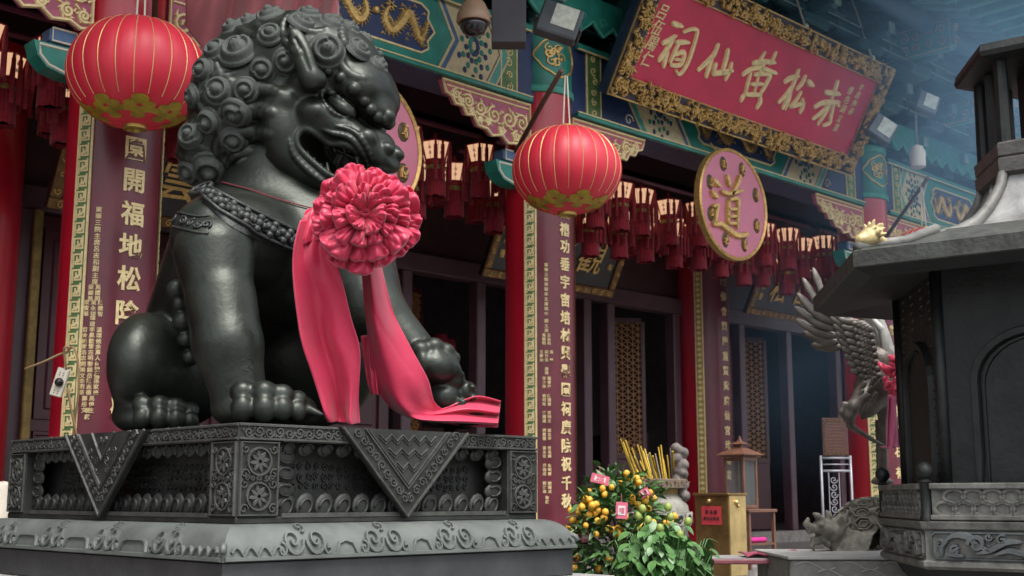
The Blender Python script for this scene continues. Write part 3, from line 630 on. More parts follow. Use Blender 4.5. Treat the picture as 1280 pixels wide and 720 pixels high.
mb = MB(); ribbon2d(mb, [(.24, .22), (PWD - .24, .22), (PWD - .24, PH - .22), (.24, PH - .22)], .02, .02, Matrix.Translation((0, 0, .03)), closed=True); ribbon2d(mb, [(.012, .012), (PWD - .012, .012), (PWD - .012, PH - .012), (.012, PH - .012)], .022, .02, Matrix.Translation((0, 0, .04)), closed=True); mb.build('gilt_bead', gold, pq)
c3 = lambda L_: [(760 + x / 6, y / 6) for x, y in L_]; c4 = lambda L_: [(880 + x / 4.5, 50 + y / 4.5) for x, y in L_]
PCH = [
 [(c3([(465, 168), (495, 180), (530, 190)]), 6.5), (c3([(545, 235), (600, 215), (645, 218), (640, 270), (605, 390), (565, 490), (515, 552), (488, 522)]), 5), (c3([(390, 320), (440, 295), (482, 265)]), 6), (c3([(465, 290), (405, 390), (362, 445)]), 7), (c3([(425, 375), (395, 490)]), 6.5), (c3([(495, 312), (580, 312)]), 6), (c3([(505, 325), (445, 460)]), 5.5), (c3([(490, 402), (550, 388), (525, 478), (450, 482)]), 6), (c3([(520, 440), (480, 440)]), 3.5)],
 [(c3([(803, 330), (772, 405), (715, 465), (657, 518)]), 6.5), (c3([(758, 425), (740, 490), (715, 565)]), 7), (c4([(118, 52), (108, 105), (85, 180)]), 7), (c4([(50, 132), (35, 188)]), 6), (c4([(36, 186), (95, 178), (140, 168)]), 7), (c4([(138, 128), (128, 170), (105, 216)]), 6)],
 [(c4([(325, 65), (308, 95), (290, 122)]), 4.5), (c4([(387, 66), (372, 100), (352, 130)]), 5), (c4([(258, 125), (320, 118), (380, 122)]), 6.5), (c4([(203, 190), (240, 165), (300, 152), (388, 182)]), 6.5), (c4([(325, 118), (308, 150), (292, 190)]), 6), (c4([(245, 185), (230, 240), (215, 298)]), 5.5), (c4([(270, 190), (352, 188), (338, 235), (302, 298)]), 6.5), (c4([(225, 302), (300, 304)]), 6), (c4([(250, 245), (315, 242)]), 5), (c4([(290, 195), (265, 295)]), 4), (c4([(210, 305), (192, 335)]), 6.5), (c4([(300, 315), (300, 345), (282, 376)]), 6.5)],
 [(c4([(438, 232), (470, 212), (512, 200)]), 7), (c4([(516, 165), (490, 235), (455, 320), (427, 378)]), 6.5), (c4([(475, 262), (440, 310), (404, 346)]), 6), (c4([(472, 290), (462, 330), (440, 382)]), 5), (c4([(553, 200), (535, 240), (508, 270)]), 6.5), (c4([(570, 230), (596, 250)]), 8), (c4([(528, 290), (505, 330), (470, 370)]), 5.5), (c4([(470, 370), (505, 362), (545, 352)]), 6.5), (c4([(538, 330), (540, 370), (524, 402)]), 6.5)],
 [(c4([(668, 290), (745, 300)]), 7), (c4([(735, 230), (722, 275), (702, 322)]), 7), (c4([(608, 372), (660, 348), (742, 345)]), 7), (c4([(690, 350), (650, 400), (598, 438)]), 6.5), (c4([(690, 362), (665, 410), (625, 468)]), 5.5), (c4([(712, 362), (700, 420), (690, 462), (655, 476)]), 6), (c4([(735, 352), (742, 365)]), 6)]]
pxm = 15.0 / FPX
po = (PXA, PY0, PZ0)
for S in PCH:
    mb = MB(); strokes(mb, S, PMi, po, pn, pxm, .022, Matrix.Translation((0, 0, .032))); mb.build('character', gold_pt, pq)
mb = MB()
for txt, u, v, du, dv, sz in (('吕伍陽仁', 825, 14, -6.5, 19.5, .15), ('陳年筆', 805, 26, -5.5, 18, .14), ('辛酉仲春', 1073, 108, -4.2, 10, .085), ('嗇色園立書', 1060, 112, -4.5, 11.5, .095)):
    for i, c in enumerate(txt):
        p = PMi @ Vector(on_plane(u + du * i, v + dv * i, po, pn)); put_glyph(mb, c, p.x, p.y, sz, sz * 1.1, .012, Matrix.Translation((0, 0, .032)), bold=.004, shear=.25)
mb.build('signature', gold_pt, pq)
# iron hangers above the plaque
for x in (9.7, 11.2, 12.6):
    p = PM @ Vector((x - PXA, PH, .0)); mb = MB(); mb.tube([p, (p.x, p.y + .25, p.z + .9)], .012, 6); mb.ball(p, .04, 8, 5); o = mb.build('hanger_rod', white_pt); o.parent = pq; o.matrix_parent_inverse = PMi
# --- round medallions
def medallion(label, x, z, y=7.55, r_=.60):
    t = thing('medallion', label, 'medallion', (x, y, z), 0, 'round rose medallions under the beam'); F_ = frame((0, 0, 0), (1, 0, 0), (0, 0, 1), (0, -1, 0))
    mb = MB(); mb.lathe([(r_ - .02, -.05), (r_ - .02, .012)], 56, F_); mb.build('rose_disc', rose, t, smooth=30)
    mb = MB(); mb.lathe([(r_ - .035, -.055), (r_, -.055), (r_ + .005, .02), (r_ - .012, .035), (r_ - .032, .02), (r_ - .035, .0)], 56, F_, cap=False); mb.build('gilt_rim', gold, t, smooth=40)
    mb = MB(); o = np.array((x, y - .014, z)); n = np.array([0, -1.0, 0]); Mi = frame((x, y - .014, z), (1, 0, 0), (0, 0, 1), (0, -1, 0)).inverted()
    D = lambda L_: [(860 + a / 4.8, 180 + b / 4.8) for a, b in L_]
    S = [(D([(150, 222), (178, 250)]), 7), (D([(138, 292), (162, 318)]), 7), (D([(145, 375), (168, 372), (160, 420), (155, 470)]), 5.5), (D([(148, 482), (190, 482), (235, 515), (290, 550), (345, 545)]), 8), (D([(228, 200), (240, 248)]), 7), (D([(302, 198), (285, 250), (255, 300)]), 6.5), (D([(195, 288), (240, 300), (312, 282)]), 6), (D([(235, 340), (233, 400), (230, 475)]), 5.5), (D([(238, 338), (290, 332), (290, 400), (286, 500)]), 5.5), (D([(235, 395), (285, 392)]), 4.5), (D([(233, 438), (285, 435)]), 4.5), (D([(232, 478), (285, 478)]), 4.5)]
    cx0 = Vector((10.65, 7.6, 4.57)); off = np.array([10.65 - x, 0, 4.57 - z])
    P0 = [];
    Mi0 = frame((10.65, y - .014, 4.57), (1, 0, 0), (0, 0, 1), (0, -1, 0)).inverted()
    strokes(mb, S, Mi0, np.array((10.65, y - .014, 4.57)), n, .0105, .035, Matrix.Identity(4))
    mb.v = [(v[0], -v[2] - .014, v[1]) for v in mb.v]; recalc(mb.build('character', gold, t))
    for k in range(8):
        a = R(22.5 + 45 * k); cx_, cz_ = .445 * math.cos(a), .445 * math.sin(a); rn = random.Random(k); F2 = frame((cx_, -.012, cz_), (1, 0, 0), (0, 0, 1), (0, -1, 0))
        b = MB(); b.ball((0, 0, 0), (.062, .085, .012), 10, 6, F2 @ Matrix.Identity(4)); b.v = [(v[0], v[1], v[2]) for v in b.v]
        e = b.build('emblem', mat('dark emblem', (.10, .07, .03), rough=.5, metal=.4, var=.4, scale=40), t)
        g = MB()
        for q in range(6): aa = rn.random() * 6.28; ribbon2d(g, [(rn.uniform(-.03, .03), rn.uniform(-.05, .05)), (.04 * math.cos(aa), .055 * math.sin(aa))], [.026, .012], .02, frame((cx_, -.022, cz_), (1, 0, 0), (0, 0, 1), (0, -1, 0)))
        g.build('gilt_detail', gold, e)
    h = MB(); h.tube([(-.2, .05, .56), (-.2, .12, .66)], .012, 5); h.tube([(.2, .05, .56), (.2, .12, .66)], .012, 5); h.build('hook', gold, t)
    return t
medallion('rose medallion with a raised gold character under the great red plaque', 10.65, 4.57)
medallion('rose medallion half hidden behind the head of the lion', *[float(onY(447, 180, 7.6)[i_]) for i_ in (0, 2)])
# --- black plaques over the doorways
def black_plaque(label, x0, x1, y0, z0, h_, txt, tilt=26):
    a = R(tilt); u = (0, -math.sin(a), math.cos(a)); n = (0, -math.cos(a), -math.sin(a)); t = thing('door_plaque', label, 'plaque', (0, 0, 0), 0, 'black plaques over the doorways'); t.matrix_basis = frame((x0, y0, z0), (1, 0, 0), u, n); W = x1 - x0
    mb = MB(); mb.box((W / 2, h_ / 2, 0), (W, h_, .05)); mb.build('plaque_panel', black_bd, t)
    mb = MB(); 
    for (cx_, cy_, sx_, sy_) in ((W / 2, .05, W, .10), (W / 2, h_ - .05, W, .10), (.05, h_ / 2, .10, h_ - .2), (W - .05, h_ / 2, .10, h_ - .2)): mb.box((cx_, cy_, .035), (sx_, sy_, .04), ch=.012)
    fr = mb.build('plaque_frame', mat('old gilt frame', (.20, .11, .04), rough=.5, metal=.5, var=.4, scale=14), t)
    mb = MB(); rn = random.Random(int(x0)); 
    for k in range(int(W / .14)):
        for yy in (.05, h_ - .05): ribbon2d(mb, spiral((.10 + k * .14, yy), .035, 1.1, rn.random() * 6, 7), .014, .014, Matrix.Translation((0, 0, .052)))
    for k in range(int(h_ / .14) - 1):
        for xx in (.05, W - .05): ribbon2d(mb, spiral((xx, .16 + k * .14), .035, 1.1, rn.random() * 6, 7), .014, .014, Matrix.Translation((0, 0, .052)))
    mb.build('gilt_scroll', gold, fr)
    n_ = len(txt)
    for i, c in enumerate(txt):
        m = MB(); put_glyph(m, c, .30 + (W - .60) * (i + .5) / n_, h_ * .52, h_ * .50, h_ * .50, .02, Matrix.Translation((0, 0, .024)), bold=.006, shear=.15); m.build('character', gold, t)
    m = MB()
    for i, c in enumerate('紀年'): put_glyph(m, c, W - .2, h_ * (.62 - .2 * i), .09, .10, .012, Matrix.Translation((0, 0, .024)))
    for i, c in enumerate('九華書'): put_glyph(m, c, .2, h_ * (.70 - .18 * i), .09, .10, .012, Matrix.Translation((0, 0, .024)))
    m.build('signature', gold, t)
black_plaque('black plaque with a gilt frame seen on both sides of the middle column', 9.07, 11.22, 9.8, 3.90, .86, '道化觀')
black_plaque('black plaque glimpsed between the left column and the mane of the lion', 4.2, 6.4, 9.8, 3.86, .86, '慈雲一')
black_plaque('black plaque with gold characters left of the crane wing', 14.0, 16.3, 9.8, 4.0, .80, '松日和')
# ================================================================ LANTERNS
lan_red = mat('red lantern silk', (.52, .022, .045), rough=.48, var=.10, scale=3, spec=.5, sub=.0, emit=(.6, .02, .04), estr=.05)
lan_gold = mat('gold lantern paint', (.42, .30, .03), rough=.45, metal=.2, var=.4, scale=12)
lan_line = mat('gold thread', (.75, .52, .22), rough=.4, metal=.4, var=.1)
def big_lantern(label, c, r_, top, pole=None):
    t = thing('round_lantern', label, 'lantern', c, 0, 'large round red lanterns'); rr = lambda a: r_ * (abs(math.cos(a)) ** .93); zz = lambda a: r_ * .80 * math.sin(a)
    A = np.linspace(-1.42, 1.42, 29); NS = 24; V = []
    mb = MB()
    def f(iu, iv):
        a = -1.42 + 2.84 * iv; th = iu * 2 * PI; s = abs(math.sin(NS / 2 * th)); q = 1 - .018 * (1 - s) ** 2; return (rr(a) * q * math.cos(th), rr(a) * q * math.sin(th), zz(a))
    mb.grid(f, NS * 5, 30, wrapu=True); mb.build('silk_body', lan_red, t, smooth=True)
    for k in range(NS):
        th = 2 * PI * k / NS; m = MB(); m.tube([((rr(a) * .984 + .002) * math.cos(th), (rr(a) * .984 + .002) * math.sin(th), zz(a)) for a in np.linspace(-.72, 1.25, 18)], .0030, 4); m.build('rib_thread', lan_line, t)
    m = MB(); n = 8
    for k in range(n):      # painted cloud scrolls round the foot
        th0 = 2 * PI * (k + .5) / n
        for (dt, a0, ra) in [(0, -.82, .155), (.20, -.92, .12), (-.20, -.92, .12), (.33, -1.02, .10), (-.33, -1.02, .10), (.1, -1.04, .12), (-.1, -1.04, .12), (0, -1.18, .12)]:
            P = []
            for q in range(14): w_ = 2 * PI * q / 14; a = a0 + ra * .62 * math.sin(w_); th = th0 + dt + ra * math.cos(w_) / max(.25, math.cos(a0)) * .8; P.append(((rr(a) + .004) * math.cos(th), (rr(a) + .004) * math.sin(th), zz(a) - .003))
            m.add(P, [tuple(range(14))])
    m.build('gold_cloud', lan_gold, t)
    m = MB(); m.lathe([(r_ * .17, -r_ * .775), (r_ * .17, -r_ * .84), (r_ * .13, -r_ * .85), (r_ * .12, -r_ * .80)], 20); m.build('foot_ring', mat('brass foot', (.50, .36, .10), rough=.35, metal=.7, var=.2), t, smooth=40)
    m = MB(); m.lathe([(r_ * .17, r_ * .775), (r_ * .17, r_ * .83), (r_ * .05, r_ * .84)], 20); m.build('top_cap', mat('brass foot', (1, 1, 1)), t, smooth=40)
    m = MB()
    for s in (-1, 1): m.tube([(s * r_ * .06 * RT[0], s * r_ * .06 * RT[1], r_ * .83), (s * .012, 0, top - c[2])], .007, 5)
    m.build('hanging_cord', white_pt, t)
    if pole:
        m = MB(); m.tube([np.array(q) - np.array(c) for q in pole], .022, 7); m.build('pole', DP, t, smooth=True)
    return t
cA = at(172, 92, 8.0); big_lantern('large round red lantern left of the lion, in front of the left column', cA, .444, cA[2] + 1.2, [(4.0, 7.7, 4.75), (cA[0] + .05, cA[1] - .05, cA[2] + 1.25)])
cB = at(708.5, 213, 9.95); tipB = at(702, 88, 9.95); big_lantern('large round red lantern hanging in front of the middle column', cB, .442, tipB[2], [at(645, 190, 10.9), at(672, 140, 10.5), tipB])
cC = at(1157, 320, 14.0); tipC = at(1160, 222, 14.0); big_lantern('large round red lantern showing above the roof of the incense burner', cC, .40, tipC[2], [at(1105, 300, 15.0), at(1140, 250, 14.4), tipC])
# palace lanterns: flared lit panels over a red fringed skirt, in three rows under the porch
p_lit = mat('lit paper panel', (.40, .27, .20), rough=.7, var=.3, scale=9, emit=(1.0, .58, .34), estr=.34)
l_red = mat('lantern red', (.34, .010, .022), rough=.5, var=.2, scale=8)
l_skirt = mat('red fringe', (.26, .006, .020), rough=.85, var=.35, scale=30, sheen=.2)
l_gold = mat('lantern gilt', (.40, .27, .09), rough=.45, metal=.5, var=.4, scale=40)
ink = mat('ink', (.03, .02, .02), rough=.8, var=0)
def palace_meshes():
    N = 6; ht, rt, rb = .20, .170, .115; P = {}
    def hexp(r_, z, k): a = 2 * PI * k / N + .3; return (r_ * math.cos(a), r_ * math.sin(a), z)
    pan = MB(); pan.add([hexp(rt, 0, 0), hexp(rt, 0, 1), hexp(rb, -ht, 1), hexp(rb, -ht, 0)], [(0, 1, 2, 3)])
    me = MB(); q = [Vector(hexp(rt, 0, 0)), Vector(hexp(rt, 0, 1)), Vector(hexp(rb, -ht, 1)), Vector(hexp(rb, -ht, 0))]; pan = MB(); n = (q[1] - q[0]).cross(q[3] - q[0]).normalized(); n = n if n.dot(Vector((q[0].x, q[0].y, 0))) > 0 else -n
    pan.add(q + [v - n * .008 for v in q], [(0, 1, 2, 3), (7, 6, 5, 4), (0, 4, 5, 1), (1, 5, 6, 2), (2, 6, 7, 3), (3, 7, 4, 0)]); P['panel'] = recm(pan.mesh('paper_panel', p_lit))
    w = MB(); c = (q[0] + q[1] + q[2] + q[3]) / 4; ux = (q[1] - q[0]).normalized(); uy = (q[0] + q[1] - q[2] - q[3]).normalized()
    Mx = frame(c + n * .001, ux, uy, n)
    for g, y in (('福', .03), ('壽', -.03)): put_glyph(w, g, 0, y, .036, .036, .003, Mx, bold=.0)
    P['ink'] = w.mesh('writing', ink)
    f = MB()
    for k in range(N): f.tube([hexp(rt + .004, .0, k), hexp(rb + .004, -ht, k)], .007, 5); f.tube([hexp(rt + .004, 0, k), hexp(rt + .004, 0, k + 1)], .009, 5); f.tube([hexp(rb + .004, -ht, k), hexp(rb + .004, -ht, k + 1)], .010, 5)
    
    for k in range(N): 
        for e_ in (.33,): a_, b_ = np.array(hexp(rt + .003, 0, k)), np.array(hexp(rt + .003, 0, k + 1)); c_, d_ = np.array(hexp(rb + .003, -ht, k)), np.array(hexp(rb + .003, -ht, k + 1)); f.tube([a_ * .5 + b_ * .5, c_ * .5 + d_ * .5], .003, 4) if k % 2 else f.tube([a_ * .8 + b_ * .2 , c_ * .8 + d_ * .2], .003, 4)
    P['frame'] = f.mesh('frame', l_red)
    w = MB(); w.lathe([(.108, -ht), (.118, -ht - .02), (.112, -ht - .05), (.100, -ht - .055)], 12); P['collar'] = w.mesh('collar', l_red, 40)
    w = MB(); w.lathe([(.100, -ht - .05), (.104, -ht - .06), (.104, -ht - .105), (.098, -ht - .11)], 12); 
    for k in range(10): a = k * .628; w.ball((.105 * math.cos(a), .105 * math.sin(a), -ht - .082), .018, 6, 4)
    P['gilt'] = w.mesh('gilt_band', l_gold, 40)
    def sk(iu, iv): a = iu * 2 * PI; r_ = (.100 + .012 * iv + .006 * math.sin(a * 20)) ; return (r_ * math.cos(a), r_ * math.sin(a), -ht - .105 - iv * (.30 + .006 * math.sin(a * 7)))
    w = MB(); w.grid(sk, 60, 3, wrapu=True); w.lathe([(.0, -ht - .37), (.095, -ht - .37)], 12); P['skirt'] = w.mesh('fringe_skirt', l_skirt, True)
    w = MB(); w.lathe([(.008, .0), (.015, -.03), (.012, -.05), (.021, -.06), (.022, -.44), (.004, -.45)], 6); P['tassel'] = w.mesh('corner_tassel', l_skirt, True); P['tpos'] = [hexp(rt + .012, .0, k) for k in range(N)] + [hexp(rt * .92, .01, k + .5) for k in range(0, N, 2)]
    w = MB(); w.lathe([(rt * .9, .0), (.10, .03), (.03, .05), (.008, .12)], 8); P['top'] = w.mesh('top_cap', l_red, 40)
    return P
def recm(me): bm = bmesh.new(); bm.from_mesh(me); bmesh.ops.recalc_face_normals(bm, faces=bm.faces); bm.to_mesh(me); bm.free(); return me
PL = palace_meshes()
def palace(loc, rz, row, bay):
    t = thing('palace_lantern', f'palace lantern in the {row} row {bay}', 'lantern', loc, rz, 'palace lanterns under the porch'); t.scale = (.86, .86, .86)
    for k in range(6): o = link('paper_panel', PL['panel'], t, Matrix.Rotation(k * PI / 3, 4, 'Z')); 
    for k in range(6): link('writing', PL['ink'], t, Matrix.Rotation(k * PI / 3, 4, 'Z'))
    for nm, k in (('frame', 'frame'), ('collar', 'collar'), ('gilt_band', 'gilt'), ('fringe_skirt', 'skirt'), ('top_cap', 'top')): link(nm, PL[k], t)
    for q in PL['tpos']: link('corner_tassel', PL['tassel'], t, Matrix.Translation(q))
rn = random.Random(9)
ROWS = [(8.62, 4.86, 'upper front'), (8.82, 4.66, 'lower front'), (9.2, 4.86, 'upper back')]
for ri, (y, z, row) in enumerate(ROWS):
    x = 1.9 + .11 * ri
    while x < 16.8:
        where = 'left of the left column' if x < 3.8 else 'between the lion and the middle column' if x < 8.1 else 'left of the round medallion' if x < 10.9 else 'right of the round medallion' if x < 14.2 else 'beyond the right column'
        palace((x + rn.uniform(-.05, .05), y + rn.uniform(-.05, .05), z + rn.uniform(-.07, .05)), rn.random() * 6, row, where); x += (.43, .47, .47)[ri] + rn.uniform(-.04, .06)
BAYN = ['left of the left column', 'behind the lion', 'under the great red plaque', 'beyond the right column']
for ri, (y, z) in enumerate([(8.70, 5.02), (9.25, 5.04)]):
    for i in range(len(COLX) - 1):
        m = MB(); m.tube([(COLX[i] + .1, y, z), (COLX[i + 1] - .1, y, z)], .028, 8); tag(m.build('lantern_rail', mat('violet rail', (.16, .045, .085), rough=.4, var=.2), smooth=40), f'long violet rail of palace lanterns {BAYN[i]}, {"front" if ri == 0 else "rear"} row', 'rail', 'violet lantern rails under the porch')
# ================================================================ LION
class Vox:
    def __init__(s, lo, hi, h):
        s.lo = np.array(lo, float); s.h = h; s.n = np.ceil((np.array(hi) - s.lo) / h).astype(int) + 1
        s.D = np.full(s.n, 0.4, np.float32)
        s.ax = [(s.lo[i] + h * np.arange(s.n[i])).astype(np.float32) for i in range(3)]
    def blk(s, lo, hi, pad):
        a = np.clip(np.floor((np.array(lo) - pad - s.lo) / s.h).astype(int), 0, s.n); b = np.clip(np.ceil((np.array(hi) + pad - s.lo) / s.h).astype(int) + 1, 0, s.n)
        sl = tuple(slice(a[i], b[i]) for i in range(3))
        return sl, s.ax[0][sl[0]][:, None, None], s.ax[1][sl[1]][None, :, None], s.ax[2][sl[2]][None, None, :]
    def mix(s, sl, d, k, op):
        D = s.D[sl]
        if d.size == 0: return
        if op == 'u':
            if k > 0: q = np.clip(.5 + .5 * (D - d) / k, 0, 1); s.D[sl] = D + (d - D) * q - k * q * (1 - q)
            else: s.D[sl] = np.minimum(D, d)
        else:
            if k > 0: q = np.clip(.5 + .5 * (D + d) / k, 0, 1); q = 1 - q; s.D[sl] = D * (1 - q) + (-d) * q + k * q * (1 - q)
            else: s.D[sl] = np.maximum(D, -d)
    def ell(s, c, r, A=None, k=.03, op='u'):
        c = np.asarray(c, float); r = np.asarray(r, float) * np.ones(3); A = np.eye(3) if A is None else np.asarray(A, float)   # rows = local axes
        ex = np.sqrt(((A * r[:, None]) ** 2).sum(0)); sl, X, Y, Z = s.blk(c - ex, c + ex, k + .03)
        px, py, pz = X - c[0], Y - c[1], Z - c[2]; k0 = 0; k1 = 0
        for i in range(3):
            l = (px * A[i, 0] + py * A[i, 1] + pz * A[i, 2]); k0 = k0 + (l / r[i]) ** 2; k1 = k1 + (l / r[i] ** 2) ** 2
        k0 = np.sqrt(k0); k1 = np.sqrt(k1) + 1e-6
        s.mix(sl, (k0 * (k0 - 1) / k1).astype(np.float32), k, op); return s
    def cone(s, a, b, ra, rb, k=.03, op='u'):
        a = np.asarray(a, float); b = np.asarray(b, float); m = max(ra, rb)
        sl, X, Y, Z = s.blk(np.minimum(a, b) - m, np.maximum(a, b) + m, k + .03)
        ba = b - a; L2 = ba @ ba + 1e-12; px, py, pz = X - a[0], Y - a[1], Z - a[2]
        t = np.clip((px * ba[0] + py * ba[1] + pz * ba[2]) / L2, 0, 1)
        d = np.sqrt((px - t * ba[0]) ** 2 + (py - t * ba[1]) ** 2 + (pz - t * ba[2]) ** 2) - (ra + (rb - ra) * t)
        s.mix(sl, d.astype(np.float32), k, op); return s
    def path(s, P, rad, k=.01, op='u'):
        n = len(P); rad = rad if hasattr(rad, '__len__') else [rad] * n
        for i in range(n - 1): s.cone(P[i], P[i + 1], rad[i], rad[i + 1], k, op)
        return s
    def smooth(s, it=1):
        for _ in range(it):
            D = s.D
            for ax in range(3): D = (np.roll(D, 1, ax) + np.roll(D, -1, ax) + 2 * D) / 4
            s.D = D
        return s
    def sample(s, P):
        q = (np.asarray(P) - s.lo) / s.h; i = np.clip(np.floor(q).astype(int), 0, s.n - 2); f = np.clip(q - i, 0, 1); r = 0
        for a in (0, 1):
            for b in (0, 1):
                for c in (0, 1):
                    r = r + s.D[i[..., 0] + a, i[..., 1] + b, i[..., 2] + c] * (f[..., 0] if a else 1 - f[..., 0]) * (f[..., 1] if b else 1 - f[..., 1]) * (f[..., 2] if c else 1 - f[..., 2])
        return r
    def hit(s, u, v, d0=4.6, d1=7.6):
        r = ray(u, v); t = np.arange(d0, d1, s.h * .5); P = EYE + r * t[:, None]
        ins = ((P > s.lo) & (P < s.lo + s.h * (s.n - 2))).all(1)
        val = np.where(ins, s.sample(P), 1); k = np.argmax(val < 0)
        if val[k] >= 0: return None
        t0 = t[k]
        p = EYE + r * t0; e = s.h * 1.5
        g = np.array([float(s.sample(p + e * np.eye(3)[i]) - s.sample(p - e * np.eye(3)[i])) for i in range(3)]); g /= np.linalg.norm(g) + 1e-9
        return p, g, t0
    def nets(s):
        D = s.D; S = D < 0; n0, n1, n2 = D.shape
        c = [S[a:n0 - 1 + a, b:n1 - 1 + b, d:n2 - 1 + d] for a in (0, 1) for b in (0, 1) for d in (0, 1)]
        an = c[0] | c[1] | c[2] | c[3] | c[4] | c[5] | c[6] | c[7]; al = c[0] & c[1] & c[2] & c[3] & c[4] & c[5] & c[6] & c[7]
        I = np.argwhere(an & ~al); idx = np.full((n0 - 1, n1 - 1, n2 - 1), -1, np.int32); idx[tuple(I.T)] = np.arange(len(I))
        offs = np.array([(a, b, d) for a in (0, 1) for b in (0, 1) for d in (0, 1)])
        val = np.stack([D[I[:, 0] + o[0], I[:, 1] + o[1], I[:, 2] + o[2]] for o in offs], 1)
        acc = np.zeros((len(I), 3)); cnt = np.zeros(len(I))
        for a in range(8):
            for b in range(a + 1, 8):
                if np.abs(offs[a] - offs[b]).sum() != 1: continue
                m = (val[:, a] < 0) != (val[:, b] < 0); t = np.where(m, val[:, a] / np.where(m, val[:, a] - val[:, b], 1), 0)
                acc += m[:, None] * (offs[a] + t[:, None] * (offs[b] - offs[a])); cnt += m
        V = s.lo + (I + acc / np.maximum(cnt, 1)[:, None]) * s.h
        Q = []
        for ax in range(3):
            b, c_ = (ax + 1) % 3, (ax + 2) % 3
            A0 = [slice(1, -1)] * 3; A0[ax] = slice(0, -1); A1 = list(A0); A1[ax] = slice(1, None)
            s0, s1 = S[tuple(A0)], S[tuple(A1)]; E = np.argwhere(s0 != s1); inside = s0[tuple(E.T)]
            E = E + 1; E[:, ax] -= 1
            def cell(db, dc): J = E.copy(); J[:, b] += db; J[:, c_] += dc; return idx[tuple(J.T)]
            q = np.stack([cell(-1, -1), cell(0, -1), cell(0, 0), cell(-1, 0)], 1); q[~inside] = q[~inside][:, ::-1]; Q.append(q)
        return V, np.concatenate(Q)
def np_mesh(name, V, Q, m, smooth=True):
    me = bpy.data.meshes.new(name); me.vertices.add(len(V)); me.vertices.foreach_set('co', np.asarray(V, np.float32).ravel())
    k = Q.shape[1]; me.loops.add(len(Q) * k); me.loops.foreach_set('vertex_index', Q.astype(np.int32).ravel())
    me.polygons.add(len(Q)); me.polygons.foreach_set('loop_start', np.arange(len(Q), dtype=np.int32) * k)
    me.update(calc_edges=True); me.validate()
    if smooth: me.polygons.foreach_set('use_smooth', np.ones(len(me.polygons), bool))
    if m: me.materials.append(m)
    return me

bronze = mat('dark bronze', (.038, .044, .036), col2=(.018, .022, .018), rough=.40, metal=.55, scale=3.2, bump=.4, bscale=38, rvar=.2, bdist=.005, detail=10)
bronze_d = mat('bronze mane', (.066, .076, .068), rough=.55, metal=.35, var=.40, scale=9, bump=.6, bscale=90, rvar=.1, bdist=.005, detail=8)

# --- head frame: the lion sits facing -Y and turns its head to the camera's right
PSI = R(20)
HF = RT * math.cos(PSI) - FH * math.sin(PSI); HC = -RT * math.sin(PSI) - FH * math.cos(PSI); HU = np.array([0, 0, 1.0])
H0 = onX(375, 125, 3.57); HA = np.stack([HF, HU, HC]); HS = 6.27 / FPX
def hp(u, v, c=0.0):
    o = H0 + HC * c * HS; r_ = ray(u, v); t = ((o - EYE) @ HC) / (r_ @ HC); return EYE + r_ * t
def mir(p): return p - 2 * ((p - H0) @ HC) * HC
def hrot(deg):      # head axes rotated in the profile plane
    a = R(deg); return np.stack([HF * math.cos(a) + HU * math.sin(a), -HF * math.sin(a) + HU * math.cos(a), HC])
hd = Vox(H0 - .80, H0 + np.array([.72, .72, .60]), .0055)
def E2(u, v, c, ru, rv, rc, deg=0, k=6, op='u', sym=True):
    p = hp(u, v, c); hd.ell(p, np.array([ru, rv, rc]) * HS, hrot(deg), k * HS, op)
    if sym and c != 0:
        A = hrot(deg); hd.ell(mir(p), np.array([ru, rv, rc]) * HS, A, k * HS, op)
def T2(pts, rad, k=2, op='u', sym=True):
    rad = rad if hasattr(rad, '__len__') else [rad] * len(pts)
    P = [hp(*q) for q in pts]; rr = [x * HS for x in rad]; hd.path(P, rr, k * HS, op)
    if sym: hd.path([mir(q) for q in P], rr, k * HS, op)
# mane volumes
E2(322, 140, 0, 82, 112, 104, 0, 10)
E2(372, 88, 0, 98, 74, 92, 0, 25)
E2(425, 92, 0, 55, 55, 72, 0, 20)
E2(285, 200, 0, 52, 52, 88, 0, 20)
# face, still without its mouth
E2(398, 142, 0, 60, 60, 74, -20, 12)
E2(362, 160, 48, 32, 60, 44, 8, 14)          # cheek
E2(384, 108, 60, 20, 17, 24, 0, 10)          # lump under ear
E2(358, 126, 74, 15, 14, 16, 0, 8)
E2(392, 140, 66, 20, 14, 18, -15, 8)
def XB(L_, k=10):      # cross bars from one side of the head to the other
    for (u, v, r_, c) in L_: p = hp(u, v, c - r_ * .5); hd.cone(p, mir(p), r_ * HS, r_ * HS, k * HS)
XB([(398, 152, 28, 62), (414, 158, 25, 56), (430, 166, 21, 49), (446, 176, 18, 43), (460, 186, 15, 36), (474, 196, 12, 22)])
XB([(372, 196, 30, 62), (388, 212, 22, 57), (404, 222, 16, 52), (420, 229, 12, 44), (436, 232, 10, 32)])
E2(425, 205, 0, 38, 20, 30, -35, 8)
# forehead dome and brow
E2(456, 110, 0, 37, 36, 50, -25, 9)
E2(446, 108, 30, 30, 25, 28, -30, 12)
E2(470, 140, 0, 20, 18, 34, -25, 10)
def HT(u, v, lift=0.0):
    h_ = hd.hit(u, v)
    return None if h_ is None else h_[0] + h_[1] * lift * HS
def TH(pts, rad, k=2, lift=0.0, n=None, op='u', sym=True):
    pts = catmull(pts, n or len(pts) * 2); P = [HT(q[0], q[1], lift) for q in pts]; P = [q for q in P if q is not None]
    for i in range(1, len(P) - 1): P[i] = (P[i - 1] + 2 * P[i] + P[i + 1]) / 4
    rr = [r_ * HS for r_ in (np.interp(np.linspace(0, 1, len(P)), np.linspace(0, 1, len(rad)), rad) if hasattr(rad, '__len__') else [rad] * len(P))]
    hd.path(P, rr, k * HS, op)
    if sym: hd.path([mir(q) for q in P], rr, k * HS, op)
    return P
